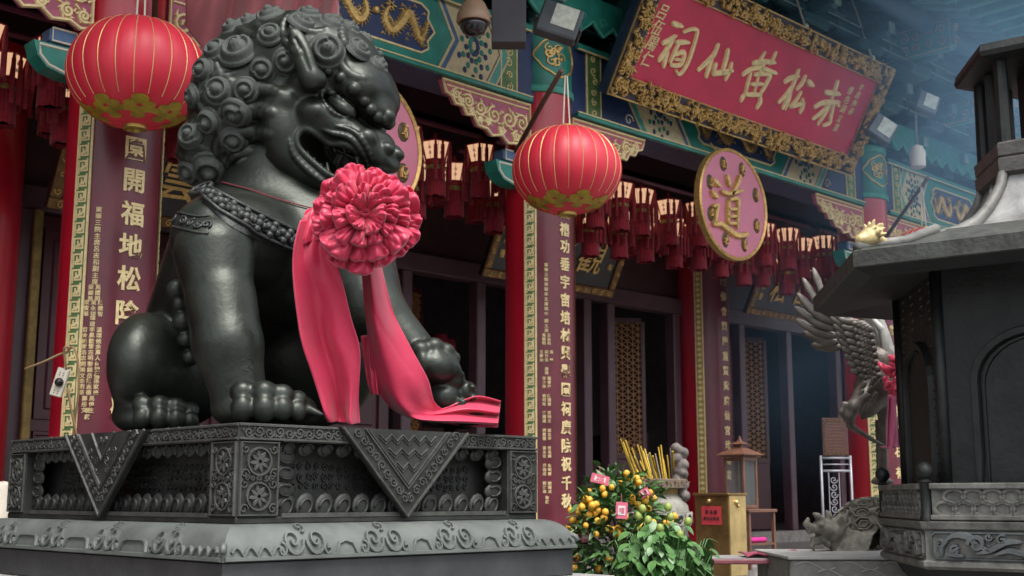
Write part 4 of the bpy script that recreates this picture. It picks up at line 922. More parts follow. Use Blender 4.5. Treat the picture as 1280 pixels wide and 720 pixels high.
# eye socket + eye
e_ = HT(424, 133)
for q in (e_, mir(e_)):
    hd.ell(q, np.array([27, 12, 13]) * HS, hrot(-36), 5 * HS, 's')
for q in (e_ - HC * 5 * HS, mir(e_ - HC * 5 * HS)):
    hd.ell(q, np.array([23, 12, 15]) * HS, hrot(-36), 1.5 * HS)
TH([(402, 124), (402, 115), (409, 114), (425, 123), (442, 137)], [2, 3, 3.2, 2.6, 1.5], 2, .5)
TH([(402, 123), (408, 134), (420, 144), (436, 149)], [2, 2.6, 2.6, 1.5], 2, .5)
# nose
E2(459, 173, 36, 13, 12, 14, -20, 5)
E2(474, 178, 0, 20, 15, 26, -30, 7)
E2(484, 186, 14, 10, 8, 10, -20, 4)
E2(478, 203, 0, 18, 9, 28, -25, 6)
# brow curls
for (u, v, r_) in [(410, 89, 6.5), (425.5, 97, 7), (442, 112, 8.5), (455, 127, 7), (463, 138, 7.5), (471.5, 147, 7.5), (480, 150, 7.5), (487, 146, 9)]:
    q = HT(u, v, -.15 * r_)
    if q is None: continue
    for z in (q, mir(q)):
        hd.ell(z, r_ * HS, None, 1.5 * HS)
# mouth: the lip lines on the closed muzzle, the opening between them, then the lips
mo_u = [(377, 163), (386, 162), (398, 170), (412, 180), (428, 181), (438, 184), (447, 193), (455, 206)]
mo_l = [(377, 163), (371, 170), (372, 182), (383, 195), (395, 206), (407, 216), (421, 223), (436, 226)]
NL = 20
lu = [HT(q[0], q[1]) for q in catmull(mo_u, NL)]; ll = [HT(q[0], q[1]) for q in catmull(mo_l, NL)]
def csm(P):
    c = np.array([(q - H0) @ HC for q in P]); 
    for _ in range(4): c[1:-1] = (c[:-2] + 2 * c[1:-1] + c[2:]) / 4
    return [q + HC * (cc - (q - H0) @ HC) for q, cc in zip(P, c)]
lu = csm(lu); ll = csm(ll)
for p_, q_ in zip(lu, ll):
    gap = np.linalg.norm(p_ - q_)
    for t in (.3, .5, .7):
        m_ = p_ + (q_ - p_) * t; rr = max(2.0 * HS, gap * .27); c = (m_ - H0) @ HC
        A_ = m_ + HC * .1; B_ = m_ - HC * max(0.02, c - 12 * HS)
        hd.cone(A_, B_, rr, rr * .8, 1.5 * HS, 's'); hd.cone(mir(A_), mir(B_), rr, rr * .8, 1.5 * HS, 's')
for P in (lu, ll):
    hd.path(P, 3.6 * HS, 2.5 * HS); hd.path([mir(q) for q in P], 3.6 * HS, 2.5 * HS)
TH([(404, 162), (418, 168), (432, 170), (444, 178), (452, 190), (459, 204)], [1, 3, 3.6, 3.6, 3, 2], 2.5, .3)
TH([(420, 158), (434, 161), (448, 169), (457, 182), (464, 198)], [1, 2.6, 3.2, 3, 2], 2.5, .3)
TH([(362, 176), (366, 192), (378, 206), (392, 219), (406, 229)], [1.5, 3, 3.5, 3.5, 2], 3, .3)
# teeth and tongue
def TOOTH(P, i, dn, r_, l):
    q = P[i] - HC * 9 * HS
    for z in (q, mir(q)): hd.cone(z, z + HU * dn * l * HS + HF * dn * -.15 * l * HS, r_ * HS, r_ * .45 * HS, 1 * HS)
for i in (5, 7, 9, 11): TOOTH(lu, i, -1, 3.6, 8)
TOOTH(lu, 15, -1, 4.5, 17); TOOTH(ll, 14, 1, 4.2, 14)
for i in (8, 10, 12, 16, 17): TOOTH(ll, i, 1, 3.4, 6)
# ear
E2(379, 72, 92, 43, 13.5, 9.5, 111, 3)
T2([(372, 54, 94), (366, 42, 95), (362, 32, 95)], [7.5, 4.5, 1.2], 3)
E2(392, 100, 82, 16, 14, 16, 0, 8)
T2([(386, 86, 101), (377, 64, 102), (369, 48, 100)], [2, 2.8, 1.5], 3, 's')
# locks of hair running back from the cheek and the tails of the curls
for i, (u, v) in enumerate([(340, 106), (332, 132), (329, 160), (329, 187)]):
    TH([(u - 34, v + 8), (u - 20, v + 5), (u - 6, v + 6), (u + 8, v + 9)], [9, 10, 9, 5], 4, -3)
CURLS = [(337, 14, 17), (378, 28, 19), (337, 42, 17), (296, 62, 23), (311, 17, 14), (291, 34, 17), (268, 62, 17), (253, 88, 16), (241, 122, 17), (272, 113, 19), (306, 113, 17), (328, 88, 17), (357, 77, 17), (294, 143, 18),
         (261, 154, 18), (292, 177, 18), (237, 168, 17), (310, 204, 18), (264, 213, 23), (237, 216, 18), (408, 63, 21), (448, 60, 18), (417, 27, 18), (386, 8, 16), (446, 34, 15), (474, 80, 13)]
for i, (u, v, r_) in enumerate(CURLS):
    if i in (2, 11, 12, 20, 22, 25): continue
    a0 = 2.4 + random.random() * .8
    TH([(u + r_ * (1.0 + .28 * j) * math.cos(a0 + j * .55), v - r_ * (1.0 + .28 * j) * math.sin(a0 + j * .55)) for j in range(6)], [5, 5.5, 5, 4.5, 3.5, 1.5], 4, -2.6, 12, sym=False)

# --- body
bd = Vox((2.60, 4.15, 1.78), (4.62, 6.75, 3.55), .0085)
def PX(u, v, d): return at(u, v, d)
def s_(r_, d): return r_ * d / FPX
def BE(u, v, d, ru, rv, rd, deg=0, k=8, op='u'):
    a = R(deg); A = np.stack([RT * math.cos(a) + UP * math.sin(a), -RT * math.sin(a) + UP * math.cos(a), FW]); q = d / FPX
    bd.ell(PX(u, v, d), np.array([ru, rv, rd]) * q, A, k * q, op)
def BC(a, b, ra, rb, k=8, op='u'):
    bd.cone(PX(*a), PX(*b), s_(ra, a[2]), s_(rb, b[2]), k * a[2] / FPX, op)
BC((355, 300, 6.42), (262, 425, 6.85), 92, 66, 10)
BC((300, 318, 6.3), (246, 420, 6.6), 88, 68, 20)
BE(392, 325, 6.30, 84, 92, 78, 10, 20)
BC((352, 290, 6.42), (345, 200, 6.50), 84, 66, 20)
BE(300, 430, 6.9, 95, 95, 80, 0, 20)
BE(390, 440, 6.75, 90, 95, 60, 0, 20)
# near front leg
BE(272, 300, 5.86, 58, 58, 62, 0, 26)
BE(310, 300, 6.0, 60, 55, 60, 0, 30)
BC((276, 372, 5.62), (285, 432, 5.52), 44, 43, 9)
BC((285, 432, 5.52), (297, 486, 5.48), 42, 35, 10)
BC((268, 318, 5.72), (274, 365, 5.64), 50, 42, 4)
BE(330, 512, 5.48, 66, 28, 50, 0, 10)
def toe(u, v, d, r_, down=1.0, claw=True):
    r_ = r_ * 1.07; BE(u, v - r_ * .8, d + .02, r_, r_ * .95, r_, 0, 6)
    BE(u, v + r_ * .5, d - .02, r_ * .92, r_ * 1.15, r_ * .95, 0, 3)
for (u, v, d, r_) in [(303, 503, 5.28, 15), (330, 503, 5.28, 15), (353, 504, 5.31, 13), (372, 508, 5.36, 11)]: toe(u, v, d, r_)
BC((385, 512, 5.4), (404, 519, 5.38), 8, 3, 2)
# hind leg
BE(184, 452, 6.15, 44, 62, 78, 4, 12)
BE(235, 470, 6.3, 50, 62, 70, 0, 20)
BC((165, 470, 6.1), (172, 510, 6.08), 27, 26, 14)
BE(190, 520, 6.08, 48, 24, 48, 0, 10)
for (u, v, d, r_) in [(178, 516, 5.86, 12), (199, 516, 5.84, 12), (220, 518, 5.86, 11.5), (239, 521, 5.9, 10)]: toe(u, v, d, r_)
# far front leg raised on the cub
BC((440, 330, 6.25), (468, 392, 6.08), 55, 40, 16)
BC((462, 380, 6.08), (528, 452, 6.0), 36, 27, 10)
BE(543, 456, 5.98, 32, 24, 34, -15, 8)
for (u, v, d, r_) in [(525, 438, 5.92, 14), (542, 434, 5.95, 14), (557, 439, 5.97, 12), (567, 447, 5.99, 9)]:
    BE(u, v, d, r_, r_ * .9, r_, 0, 2); BE(u + 3, v + 16, d - .03, r_ * .8, r_ * 1.15, r_ * .85, 0, 1.5)
# far hind leg
BE(330, 480, 6.9, 45, 55, 60, 0, 12)
BE(360, 520, 6.7, 50, 20, 40, 0, 10)
bd.smooth(1)
# cub under the raised paw
BE(554, 497, 6.02, 26, 24, 30, 10, 6); BE(530, 505, 6.05, 25, 22, 30, 0, 6); BE(530, 472, 6.0, 10, 9, 10, 0, 3)
BE(566, 475, 6.0, 16, 13, 16, 0, 3); BE(558, 487, 5.97, 9, 6, 9, 30, 2); BE(574, 468, 5.97, 7, 5, 6, 0, 2); BE(547, 481, 5.97, 5, 10, 5, 20, 2)
BE(583, 490, 6.02, 14, 14, 15, 0, 3); BE(590, 484, 5.98, 5, 4, 5, 0, 1.5); BE(591, 497, 5.98, 5, 4, 5, 0, 1.5); BE(577, 503, 5.98, 8, 6, 8, 0, 2)
for i in range(8): BC((545 + i * 5, 500 + (i % 3) * 2, 5.94), (541 + i * 5, 516, 5.93), 3, 2, 1)
BE(575, 520, 6.05, 40, 16, 40, 0, 6)
# knobs of the curled hair behind the elbow
for (u, v, r_) in [(221, 362, 13), (225, 380, 10), (229, 402, 14), (233, 425, 12), (238, 447, 11)]: BE(u, v, 6.0, r_, r_, r_, 0, 3)
Vh, Qh = hd.nets(); Vb, Qb = bd.nets()
print('lion verts', len(Vh), len(Vb))
lion = thing('lion_statue', 'dark bronze guardian lion seated on the carved pedestal with its jaws open', 'statue', (3.57, 5.4, 1.80))
def lchild(o): o.parent = lion; o.matrix_parent_inverse = Matrix.Translation((-3.57, -5.4, -1.80)); return o
body = lchild(link('body', np_mesh('body', np.concatenate([Vh, Vb]), np.concatenate([Qh, Qb + len(Vh)]), bronze)))
# mane curls: a dome with a spiral groove and a knob, laid on the mane
def curl_mesh(seed):
    nr, na = 20, 56; rn = random.Random(seed); ph = rn.random() * 6.28
    def fn(iu, iv):
        a = iu * 2 * PI; r_ = iv; tw = ((a - ph) / (2 * PI)) % 1.0
        base = .50 * (1 - r_ ** 1.8)
        pk = .50 + .26 * tw; ring = math.exp(-((r_ - pk) / .15) ** 2) * .13; pk2 = pk - .30
        gro = -.13 * math.exp(-((r_ - (.34 + .22 * tw) * .95) / .075) ** 2) - .10 * math.exp(-((r_ - (.70 + .24 * tw)) / .06) ** 2)
        h = base + ring + gro + .014 * math.sin(26 * a + 22 * r_) * min(1, 3 * max(0, r_ - .3))
        if r_ < .27: h = .42 + .24 * math.sqrt(max(0, 1 - (r_ / .27) ** 2)) + .010 * math.sin(9 * a)
        if r_ > .97: h = -.12
        return (r_ * math.cos(a), r_ * math.sin(a), h)
    mb = MB(); mb.grid(fn, na, nr, wrapu=True)
    return mb.mesh('mane_curl', bronze_d, True)
CM = [curl_mesh(i) for i in range(3)]
def curl(p, n, r_, sq=1.0, i=0):
    z = Vector(n); x = z.cross(Vector((.3, .2, 1))).normalized(); y = z.cross(x)
    a = random.random() * 6.28; x2 = x * math.cos(a) + y * math.sin(a); y2 = z.cross(x2)
    o = link('mane_curl', CM[i % 3]); o.matrix_basis = frame(Vector(p) - z * r_ * .06, x2 * r_, y2 * r_, z * r_ * sq)
    return lchild(o)
for i, (u, v, r_) in enumerate(CURLS):
    for du in (0, 4, 8, 14):
        h_ = hd.hit(u + (du if u < 300 else -du if u > 430 else 0), v + (du if v < 30 else 0))
        if h_: break
    if h_:
        p, n, t0 = h_; curl(p, n, r_ * HS * 1.12 * random.uniform(.92, 1.08), random.uniform(.92, 1.08), i)
        if i % 2 == 0:
            pm = mir(np.array(p)); nm = n - 2 * (n @ HC) * HC; curl(pm, nm, r_ * HS, .95, i)
# silhouette curls at the back of the mane
for (a, b, c) in [(228, 140, 0), (232, 190, 0), (240, 100, 0), (262, 62, 0), (300, 25, 0), (350, 8, -30), (430, 25, -30), (470, 70, -40)]:
    p = hp(a, b, c); ctr = hp(345, 130, c); d_ = p - ctr; d_ /= np.linalg.norm(d_)
    q = ctr + d_ * .8
    while float(hd.sample(q)) > 0 and (q - ctr) @ d_ > .05: q = q - d_ * .005
    curl(q, d_, 16 * HS, .95, 1)

# --- collar strap, ring, shoulder trim and a thin cord, all lying on the body
strap_m = mat('strap bronze', (.040, .044, .042), rough=.5, metal=.45, var=.4, scale=30, bump=.6, bscale=70, bdist=.006)
def bhit(u, v, lift=0.0):
    for k in range(14):
        h_ = bd.hit(u + 4 * k, v + 2 * k)
        if h_ is not None: break
    if h_ is None: return np.array(at(u, v, 5.8)), -FW
    return h_[0] + h_[1] * lift, h_[1]
top_ = catmull([(254, 232), (290, 249), (330, 268), (372, 287), (402, 300)], 30); bot_ = catmull([(256, 254), (285, 281), (320, 300), (360, 316), (392, 325)], 30)
rows = []
for j in range(7):
    t = j / 6; rows.append([bhit(*(a + (b - a) * t), lift=.022 if 0 < j < 6 else .004)[0] for a, b in zip(top_, bot_)])
mb = MB(); nn = len(rows[0]); mb.add([q for r_ in rows for q in r_], [(j * nn + i, (j + 1) * nn + i, (j + 1) * nn + i + 1, j * nn + i + 1) for j in range(6) for i in range(nn - 1)])
strap = lchild(recalc(mb.build('collar_strap', strap_m, smooth=50)))
mb = MB()
for L_ in (1, 5): mb.tube([q + np.array([0, 0, .0]) for q in [bhit(*(a + (b - a) * L_ / 6), lift=.026)[0] for a, b in zip(top_, bot_)]], .010, 6)
rn = random.Random(5)
for i in range(2, 29, 3):
    for k in range(5):
        a, b = top_[i], bot_[i]; t = .5 + (0 if k == 0 else .2 * math.cos(k * 1.57 + i)); dx = 0 if k == 0 else 6 * math.sin(k * 1.57 + i)
        q, n_ = bhit(a[0] + (b[0] - a[0]) * t + dx, a[1] + (b[1] - a[1]) * t + dx * .4, .026); mb.ball(q, .024 if k == 0 else .02, 8, 5)
    q0, n_ = bhit(*(top_[i] * .5 + bot_[i] * .5 + np.array([9, 4])), .026)
    x_ = np.cross(n_, [0, 0, 1.0]); x_ /= np.linalg.norm(x_); y_ = np.cross(n_, x_)
    mb.tube([q0 + x_ * a_ + y_ * b_ for a_, b_ in spiral((0, 0), .034, 1.3, rn.random() * 6, 14)], .008, 5)
o = lchild(mb.build('flower_relief', strap_m, smooth=True)); o.parent = strap; o.matrix_parent_inverse = Matrix.Identity(4)
q, n_ = bhit(256, 243, .035)
x_ = np.cross(n_, [0, 0, 1.0]); x_ /= np.linalg.norm(x_); y_ = np.cross(n_, x_)
mb = MB(); mb.tube([q + x_ * .062 * math.cos(a) + y_ * .048 * math.sin(a) for a in np.linspace(0, 2 * PI, 24, endpoint=False)], .012, 8, closed=True)
mb.tube([q + x_ * .03 * math.cos(a) + y_ * .024 * math.sin(a) + n_ * .006 for a in np.linspace(0, 2 * PI, 16, endpoint=False)], .009, 6, closed=True)
lchild(mb.build('collar_ring', strap_m, smooth=True))
mb = MB()
for L_ in ([(215, 262), (232, 268), (250, 271), (262, 270)], [(214, 282), (230, 287), (248, 291), (261, 292)]):
    mb.tube([bhit(*q_, lift=.004)[0] for q_ in catmull(L_, 12)], .006, 5)
for i, (u, v) in enumerate([(219, 273), (229, 276), (239, 279), (249, 281), (258, 281)]):
    q, n_ = bhit(u, v, .004)
    if q is None: continue
    x_ = np.cross(n_, [0, 0, 1.0]); x_ /= np.linalg.norm(x_); y_ = np.cross(n_, x_)
    mb.tube([q + x_ * a_ + y_ * b_ for a_, b_ in spiral((0, 0), .026, 1.5, i * 2.1, 14)], .0065, 5)
lchild(mb.build('shoulder_trim', strap_m, smooth=True))
# scratched ring mark on the near foreleg
mb = MB(); pts = [bhit(309 + 8 * math.sin(t) * (1 if True else 1), 456 + 8 * math.cos(t), .001)[0] for t in np.linspace(0, 2 * PI, 20)]
mb.tube(pts, .0022, 4); mb.tube([bhit(304 + k * 2.2, 450 + k * 2.6 , .001)[0] for k in range(6)], .002, 4); mb.tube([bhit(315 - k * 2.2, 450 + k * 2.6, .001)[0] for k in range(6)], .002, 4)
lchild(mb.build('scratched_mark', mat('scratch', (.012, .013, .012), rough=.8, var=0)))
# ================================================================ RED SATIN BOW
def satin_mat(name, col, rough=.40):
    m = mat(name, col, rough=rough, var=.12, scale=3, sheen=.25, bump=.10, bscale=14, bdist=.02, spec=.45); return m
satin = satin_mat('pink red satin', (.50, .020, .070))
bow = thing('satin_bow', 'pink red satin rosette with two long tails tied on the lion chest', 'bow', (3.5, 4.6, 2.78))
bow_inv = Matrix.Translation((-3.5, -4.6, -2.78))
def bchild(o): o.parent = bow; o.matrix_parent_inverse = bow_inv; return o
def sheet(name, left, right, dl, dr, m, nu=26, nv=44, folds=(), amp=.03, th=.006, seed=0, wob=.034):
    """cloth between two edge lines given as (px, py) with depths; folds displace it towards the viewer"""
    rn = np.random.default_rng(seed); ph = rn.random(6) * 6.28
    Lp = catmull([(*q, d) for q, d in zip(left, dl)], nv); Rp = catmull([(*q, d) for q, d in zip(right, dr)], nv); V = []
    for j in range(nv + 1):
        for i in range(nu + 1):
            s = i / nu; t = j / nv; q = Lp[j] * (1 - s) + Rp[j] * s
            f = sum(a * math.cos(2 * PI * (k * s + p + sl * t)) * e for (k, p, sl, a, e) in [(k, p, sl, a, (1 if t0 <= 0 else min(1, max(0, (t - t0) * 4))) if t0 >= 0 else max(0, 1 + t / t0)) for (k, p, sl, a, t0) in folds])
            f += wob / .045 * .5 * (math.sin(5 * s + ph[0] + 6 * t) * math.sin(8 * t + ph[1] + 3 * s) + .6 * abs(math.sin(6 * s - 9 * t + ph[2])) * math.sin(5 * t + ph[3]))
            d = q[2] - amp * f; P = at(q[0], q[1], q[2]); P = P - FW * amp * f
            P[2] = max(P[2], 1.806); V.append(P)
    w_ = nu + 1; Fc = [(j * w_ + i, (j + 1) * w_ + i, (j + 1) * w_ + i + 1, j * w_ + i + 1) for j in range(nv) for i in range(nu)]
    mb = MB(); mb.add(V, Fc); o = mb.build(name, m, smooth=True)
    md = o.modifiers.new('thickness', 'SOLIDIFY'); md.thickness = th; md.offset = -1
    return o
# near tail
bchild(sheet('ribbon_tail', [(378, 276), (369, 312), (368, 350), (378, 420), (392, 470), (404, 515), (408, 529)], [(425, 270), (418, 310), (428, 350), (440, 400), (450, 440), (449, 500), (450, 529)],
    [5.52, 5.46, 5.44, 5.42, 5.42, 5.42, 5.42], [5.46, 5.45, 5.46, 5.48, 5.50, 5.52, 5.52], satin, nu=36, nv=60, folds=[(.7, .1, .25, 1.0, 0), (1.6, .3, -.5, .5, .25), (3.0, .2, .5, .30, .66), (2.4, .1, -.2, .3, -.35)], amp=.045, seed=1))
# far tail, falling to the pedestal and trailing along it
bchild(sheet('ribbon_tail', [(450, 325), (455, 390), (460, 430), (468, 478), (484, 508), (512, 525), (570, 533), (622, 535)], [(474, 325), (490, 388), (512, 432), (534, 474), (542, 503), (556, 511), (592, 496), (626, 503)],
    [5.60, 5.60, 5.62, 5.66, 5.70, 5.76, 5.84, 5.95], [5.64, 5.66, 5.68, 5.70, 5.76, 5.86, 5.95, 6.02], satin, nu=36, nv=70, folds=[(.9, .55, .15, 1.0, 0), (2.0, .2, .35, .35, .3), (2.6, .0, -.7, .9, .62)], amp=.045, seed=2))
bchild(sheet('ribbon_tail', [(452, 420), (455, 450), (460, 478), (463, 492)], [(470, 418), (468, 450), (470, 478), (472, 494)], [5.68] * 4, [5.66] * 4, satin, nu=10, nv=16, folds=[(1.5, .2, .1, .5, 0)], amp=.02, seed=3))
bchild(sheet('ribbon_tail', [(385, 262), (374, 282), (370, 310)], [(408, 246), (412, 262), (418, 290)], [5.60, 5.54, 5.5], [5.56, 5.48, 5.46], satin, nu=16, nv=16, folds=[(2, .2, .3, .7, 0)], amp=.03, seed=4))
# rosette: bunched loops of cloth fanning out from a tied centre
rc = at(456, 284, 5.42); rn_ = (-RT * -.12 - FH * 1.0 + np.array([0, 0, -.05])); rn_ /= np.linalg.norm(rn_)
rc = rc - RT * .03; rx = np.cross(rn_, [0, 0, 1.0]); rx /= np.linalg.norm(rx); rx = -rx if rx @ RT < 0 else rx; ry = np.cross(rn_, rx); ry = ry if ry[2] > 0 else -ry
MR = frame(rc, rx, ry, rn_); PXM = 5.42 / FPX
rnd = random.Random(11); mb = MB()
def loop(ang, length, width, lift, curl_, tw, inner=.03):
    ca, sa = math.cos(ang), math.sin(ang); nu, nv = 12, 16; ph = rnd.random() * 6; fr = rnd.choice((1, 2, 2, 3))
    def fn(iu, iv):
        t = iv; x = iu * 2 - 1
        # along the loop: out, over the rim and back under
        th = t * PI * 1.15
        rad = inner + (length - inner) * math.sin(min(th, PI * .5 + (th - PI * .5) * .9) if th < PI / 2 else PI / 2 + (th - PI / 2) * .55)
        z = lift * math.sin(t * PI * .9) ** .8 - curl_ * max(0, t - .55) * 1.6
        w_ = width * (.10 + .90 * min(1, t * 1.7) ** .8) * (1 - .25 * max(0, t - .7))
        y = x * w_ * .5
        fold = (1 - x * x) * width * .34 * math.sin(min(1, t * 1.6) * PI / 2) + .10 * width * math.cos(fr * PI * x + ph + 2 * t) * min(1, t * 2)
        rad += .012 * math.cos(3 * x + ph) * t
        y2 = y * math.cos(tw) - fold * math.sin(tw); z2 = z + fold * math.cos(tw) + y * math.sin(tw) * .8
        return (rad * ca - y2 * sa, rad * sa + y2 * ca, z2)
    mb.grid(fn, nu, nv)
def vn(x, y, s=0):
    return math.sin(x * 1.7 + s) * math.cos(y * 2.3 + s * 1.7) + .5 * math.sin(x * 3.9 - y * 3.1 + s * 2.1)
def puffs(RR, H, n, zoff, nu, nv, ragged):
    """one gathered layer of cloth: n uneven puffs drawn into the knot, each with its own creases, the rim rolled under"""
    cuts = np.cumsum([rnd.uniform(.55, 1.5) for _ in range(n)]); cuts = cuts / cuts[-1] * 2 * PI + rnd.random(); P = []
    for k in range(n): a0 = cuts[k - 1] - (2 * PI if k == 0 else 0); P.append((a0, cuts[k], rnd.uniform(1 - ragged, 1 + ragged * .6), rnd.uniform(.75, 1.2), rnd.random() * 6.28, rnd.choice((1.5, 2, 2.5, 3)), rnd.uniform(-.5, .5), rnd.uniform(.45, .7)))
    def f(iu, iv):
        a = cuts[-1] - 2 * PI + iu * 2 * PI * .99999; t = iv
        for (a0, a1, rs, hs, ph, nf, tw, tc) in P:
            if a0 <= a < a1: break
        x = 2 * (a - a0) / (a1 - a0) - 1; xw = x + tw * .5 * math.sin(PI * t) * (1 - x * x); dome = max(0.0, 1 - x * x) ** .5; wd = min(1.0, (a1 - a0) / .7)
        cr = abs(math.sin(nf * PI * .5 * xw + ph + 1.8 * t + .7 * math.sin(4 * t + ph))) ** .8; cr2 = abs(math.sin(nf * 1.9 * xw + 2 * ph - 3.5 * t)); ax = abs(math.sin(5.5 * t + 2.2 * x + ph)) ** .8
        k_ = min(1, t * 3.0); th = max(0, t - .74) / .26
        h = H * hs * (math.sin(PI * min(1, .12 + t * .80)) ** .8) + k_ * (.046 * wd * dome * (1 - .4 * th) + .030 * cr * min(1, 1.6 * t) * wd + .010 * cr2 + .020 * ax * dome)
        r_ = RR * rs * (math.sin(PI / 2 * min(1, t / .74)) ** .9) * (1 - .10 * th * th) * (1 + .10 * dome * t - .05 + .03 * cr * t)
        z = zoff + h * (1 - th ** 1.5) - th * .085
        return (r_ * math.cos(a) + .03, r_ * math.sin(a) + .035, z)
    mb.grid(f, nu, nv, wrapu=True)
puffs(66 * PXM, .035, 14, -.02, 320, 40, .08); puffs(57 * PXM, .055, 11, .02, 300, 40, .14); puffs(42 * PXM, .060, 9, .055, 240, 34, .18); puffs(25 * PXM, .045, 6, .095, 150, 26, .15)
ro = mb.build('rosette', satin, smooth=True); ro.matrix_basis = MR; bchild(ro)
mb = MB()
for k in range(3): mb.tube([(.016 * math.cos(t) * (1 + .2 * k), .012 * math.sin(t) + .004 * k, .135 + .004 * k) for t in np.linspace(0, 6.28, 14, endpoint=False)], .006, 5, closed=True)
kn = mb.build('knot', satin, smooth=True); kn.matrix_basis = MR @ Matrix.Translation((.03, .035, 0)); bchild(kn)
mb = MB(); pts = []
for q in catmull([(278, 229), (310, 238), (345, 250), (392, 262)], 16):
    h_ = bd.hit(q[0], q[1]); 
    if h_: pts.append(h_[0] + h_[1] * .008)
mb.tube(pts, .0035, 5); bchild(mb.build('tie_cord', mat('dull red cord', (.16, .02, .03), rough=.7, var=0)))
# ================================================================ PEDESTAL
ped_m = mat('dark cast bronze', (.036, .039, .035), rough=.55, metal=.35, var=.4, scale=7, bump=.35, bscale=45, rvar=.1, bdist=.005)
ped_r = mat('worn bronze relief', (.066, .068, .062), rough=.55, metal=.25, var=.35, scale=16, bump=.3, bscale=60, bdist=.004)
ped_s = mat('pale weathered bronze', (.115, .128, .120), rough=.58, metal=.2, var=.3, scale=5, bump=.3, bscale=35, rvar=.1, bdist=.004)
AX, BX, AY, BY = 2.72, 4.43, 4.36, 6.57
ped = thing('pedestal', 'carved dark bronze pedestal with lotus panels and hanging triangular aprons under the lion', 'pedestal', (3.57, 5.46, 0)); pinv = Matrix.Translation((-3.57, -5.46, 0))
def pc_(o, p=None):
    if p is None: o.parent = ped; o.matrix_parent_inverse = pinv
    else: o.parent = p
    return o
FACES = [(frame((AX, AY, 1.40), (1, 0, 0), (0, 0, 1), (0, -1, 0)), BX - AX), (frame((AX, BY, 1.40), (0, -1, 0), (0, 0, 1), (-1, 0, 0)), BY - AY), (frame((BX, AY, 1.40), (0, 1, 0), (0, 0, 1), (1, 0, 0)), BY - AY), (frame((BX, BY, 1.40), (-1, 0, 0), (0, 0, 1), (0, 1, 0)), BX - AX)]
m = MB(); m.box(((AX + BX) / 2, (AY + BY) / 2, 1.60), (BX - AX - .28, BY - AY - .28, .39)); pc_(m.build('core_block', ped_m))
m = MB(); m.box(((AX + BX) / 2, (AY + BY) / 2, 1.765), (BX - AX, BY - AY, .07), ch=.008); top_s = pc_(m.build('top_slab', ped_m))
m = MB(); m.box(((AX + BX) / 2, (AY + BY) / 2, 1.408), (BX - AX, BY - AY, .03), ch=.006); pc_(m.build('foot_moulding', ped_m))
def vine(mb, M, x0, x1, zc, r_, wd, h_, seed):
    rn = random.Random(seed); n = max(1, int((x1 - x0) / (r_ * 2.0))); st = (x1 - x0) / n
    for i in range(n):
        c = (x0 + (i + .5) * st, zc + (.12 * r_ if i % 2 else -.12 * r_)); ribbon2d(mb, spiral(c, r_, 1.5, (PI if i % 2 else 0) + .4, 11, 1 if i % 2 else -1), wd, h_, M)
        for q in range(4): a = rn.random() * 6.28; x, z = c[0] + r_ * 1.05 * math.cos(a), c[1] + r_ * 1.0 * math.sin(a); ribbon2d(mb, [(x, z), (x + r_ * .45 * math.cos(a + .9), z + r_ * .45 * math.sin(a + .9))], [wd * 1.2, wd * .4], h_, M)
def lotus(mb, M, x, z, r_, wd, h_):
    for k in range(8): a = k * PI / 4 + .2; ribbon2d(mb, [(x, z), (x + r_ * .5 * math.cos(a), z + r_ * .5 * math.sin(a)), (x + r_ * .8 * math.cos(a), z + r_ * .8 * math.sin(a))], [wd, wd * 2.0, wd * .4], h_, M)
    ribbon2d(mb, [(x + r_ * math.cos(t), z + r_ * math.sin(t)) for t in np.linspace(0, 2 * PI, 18, endpoint=False)], wd, h_, M, closed=True)
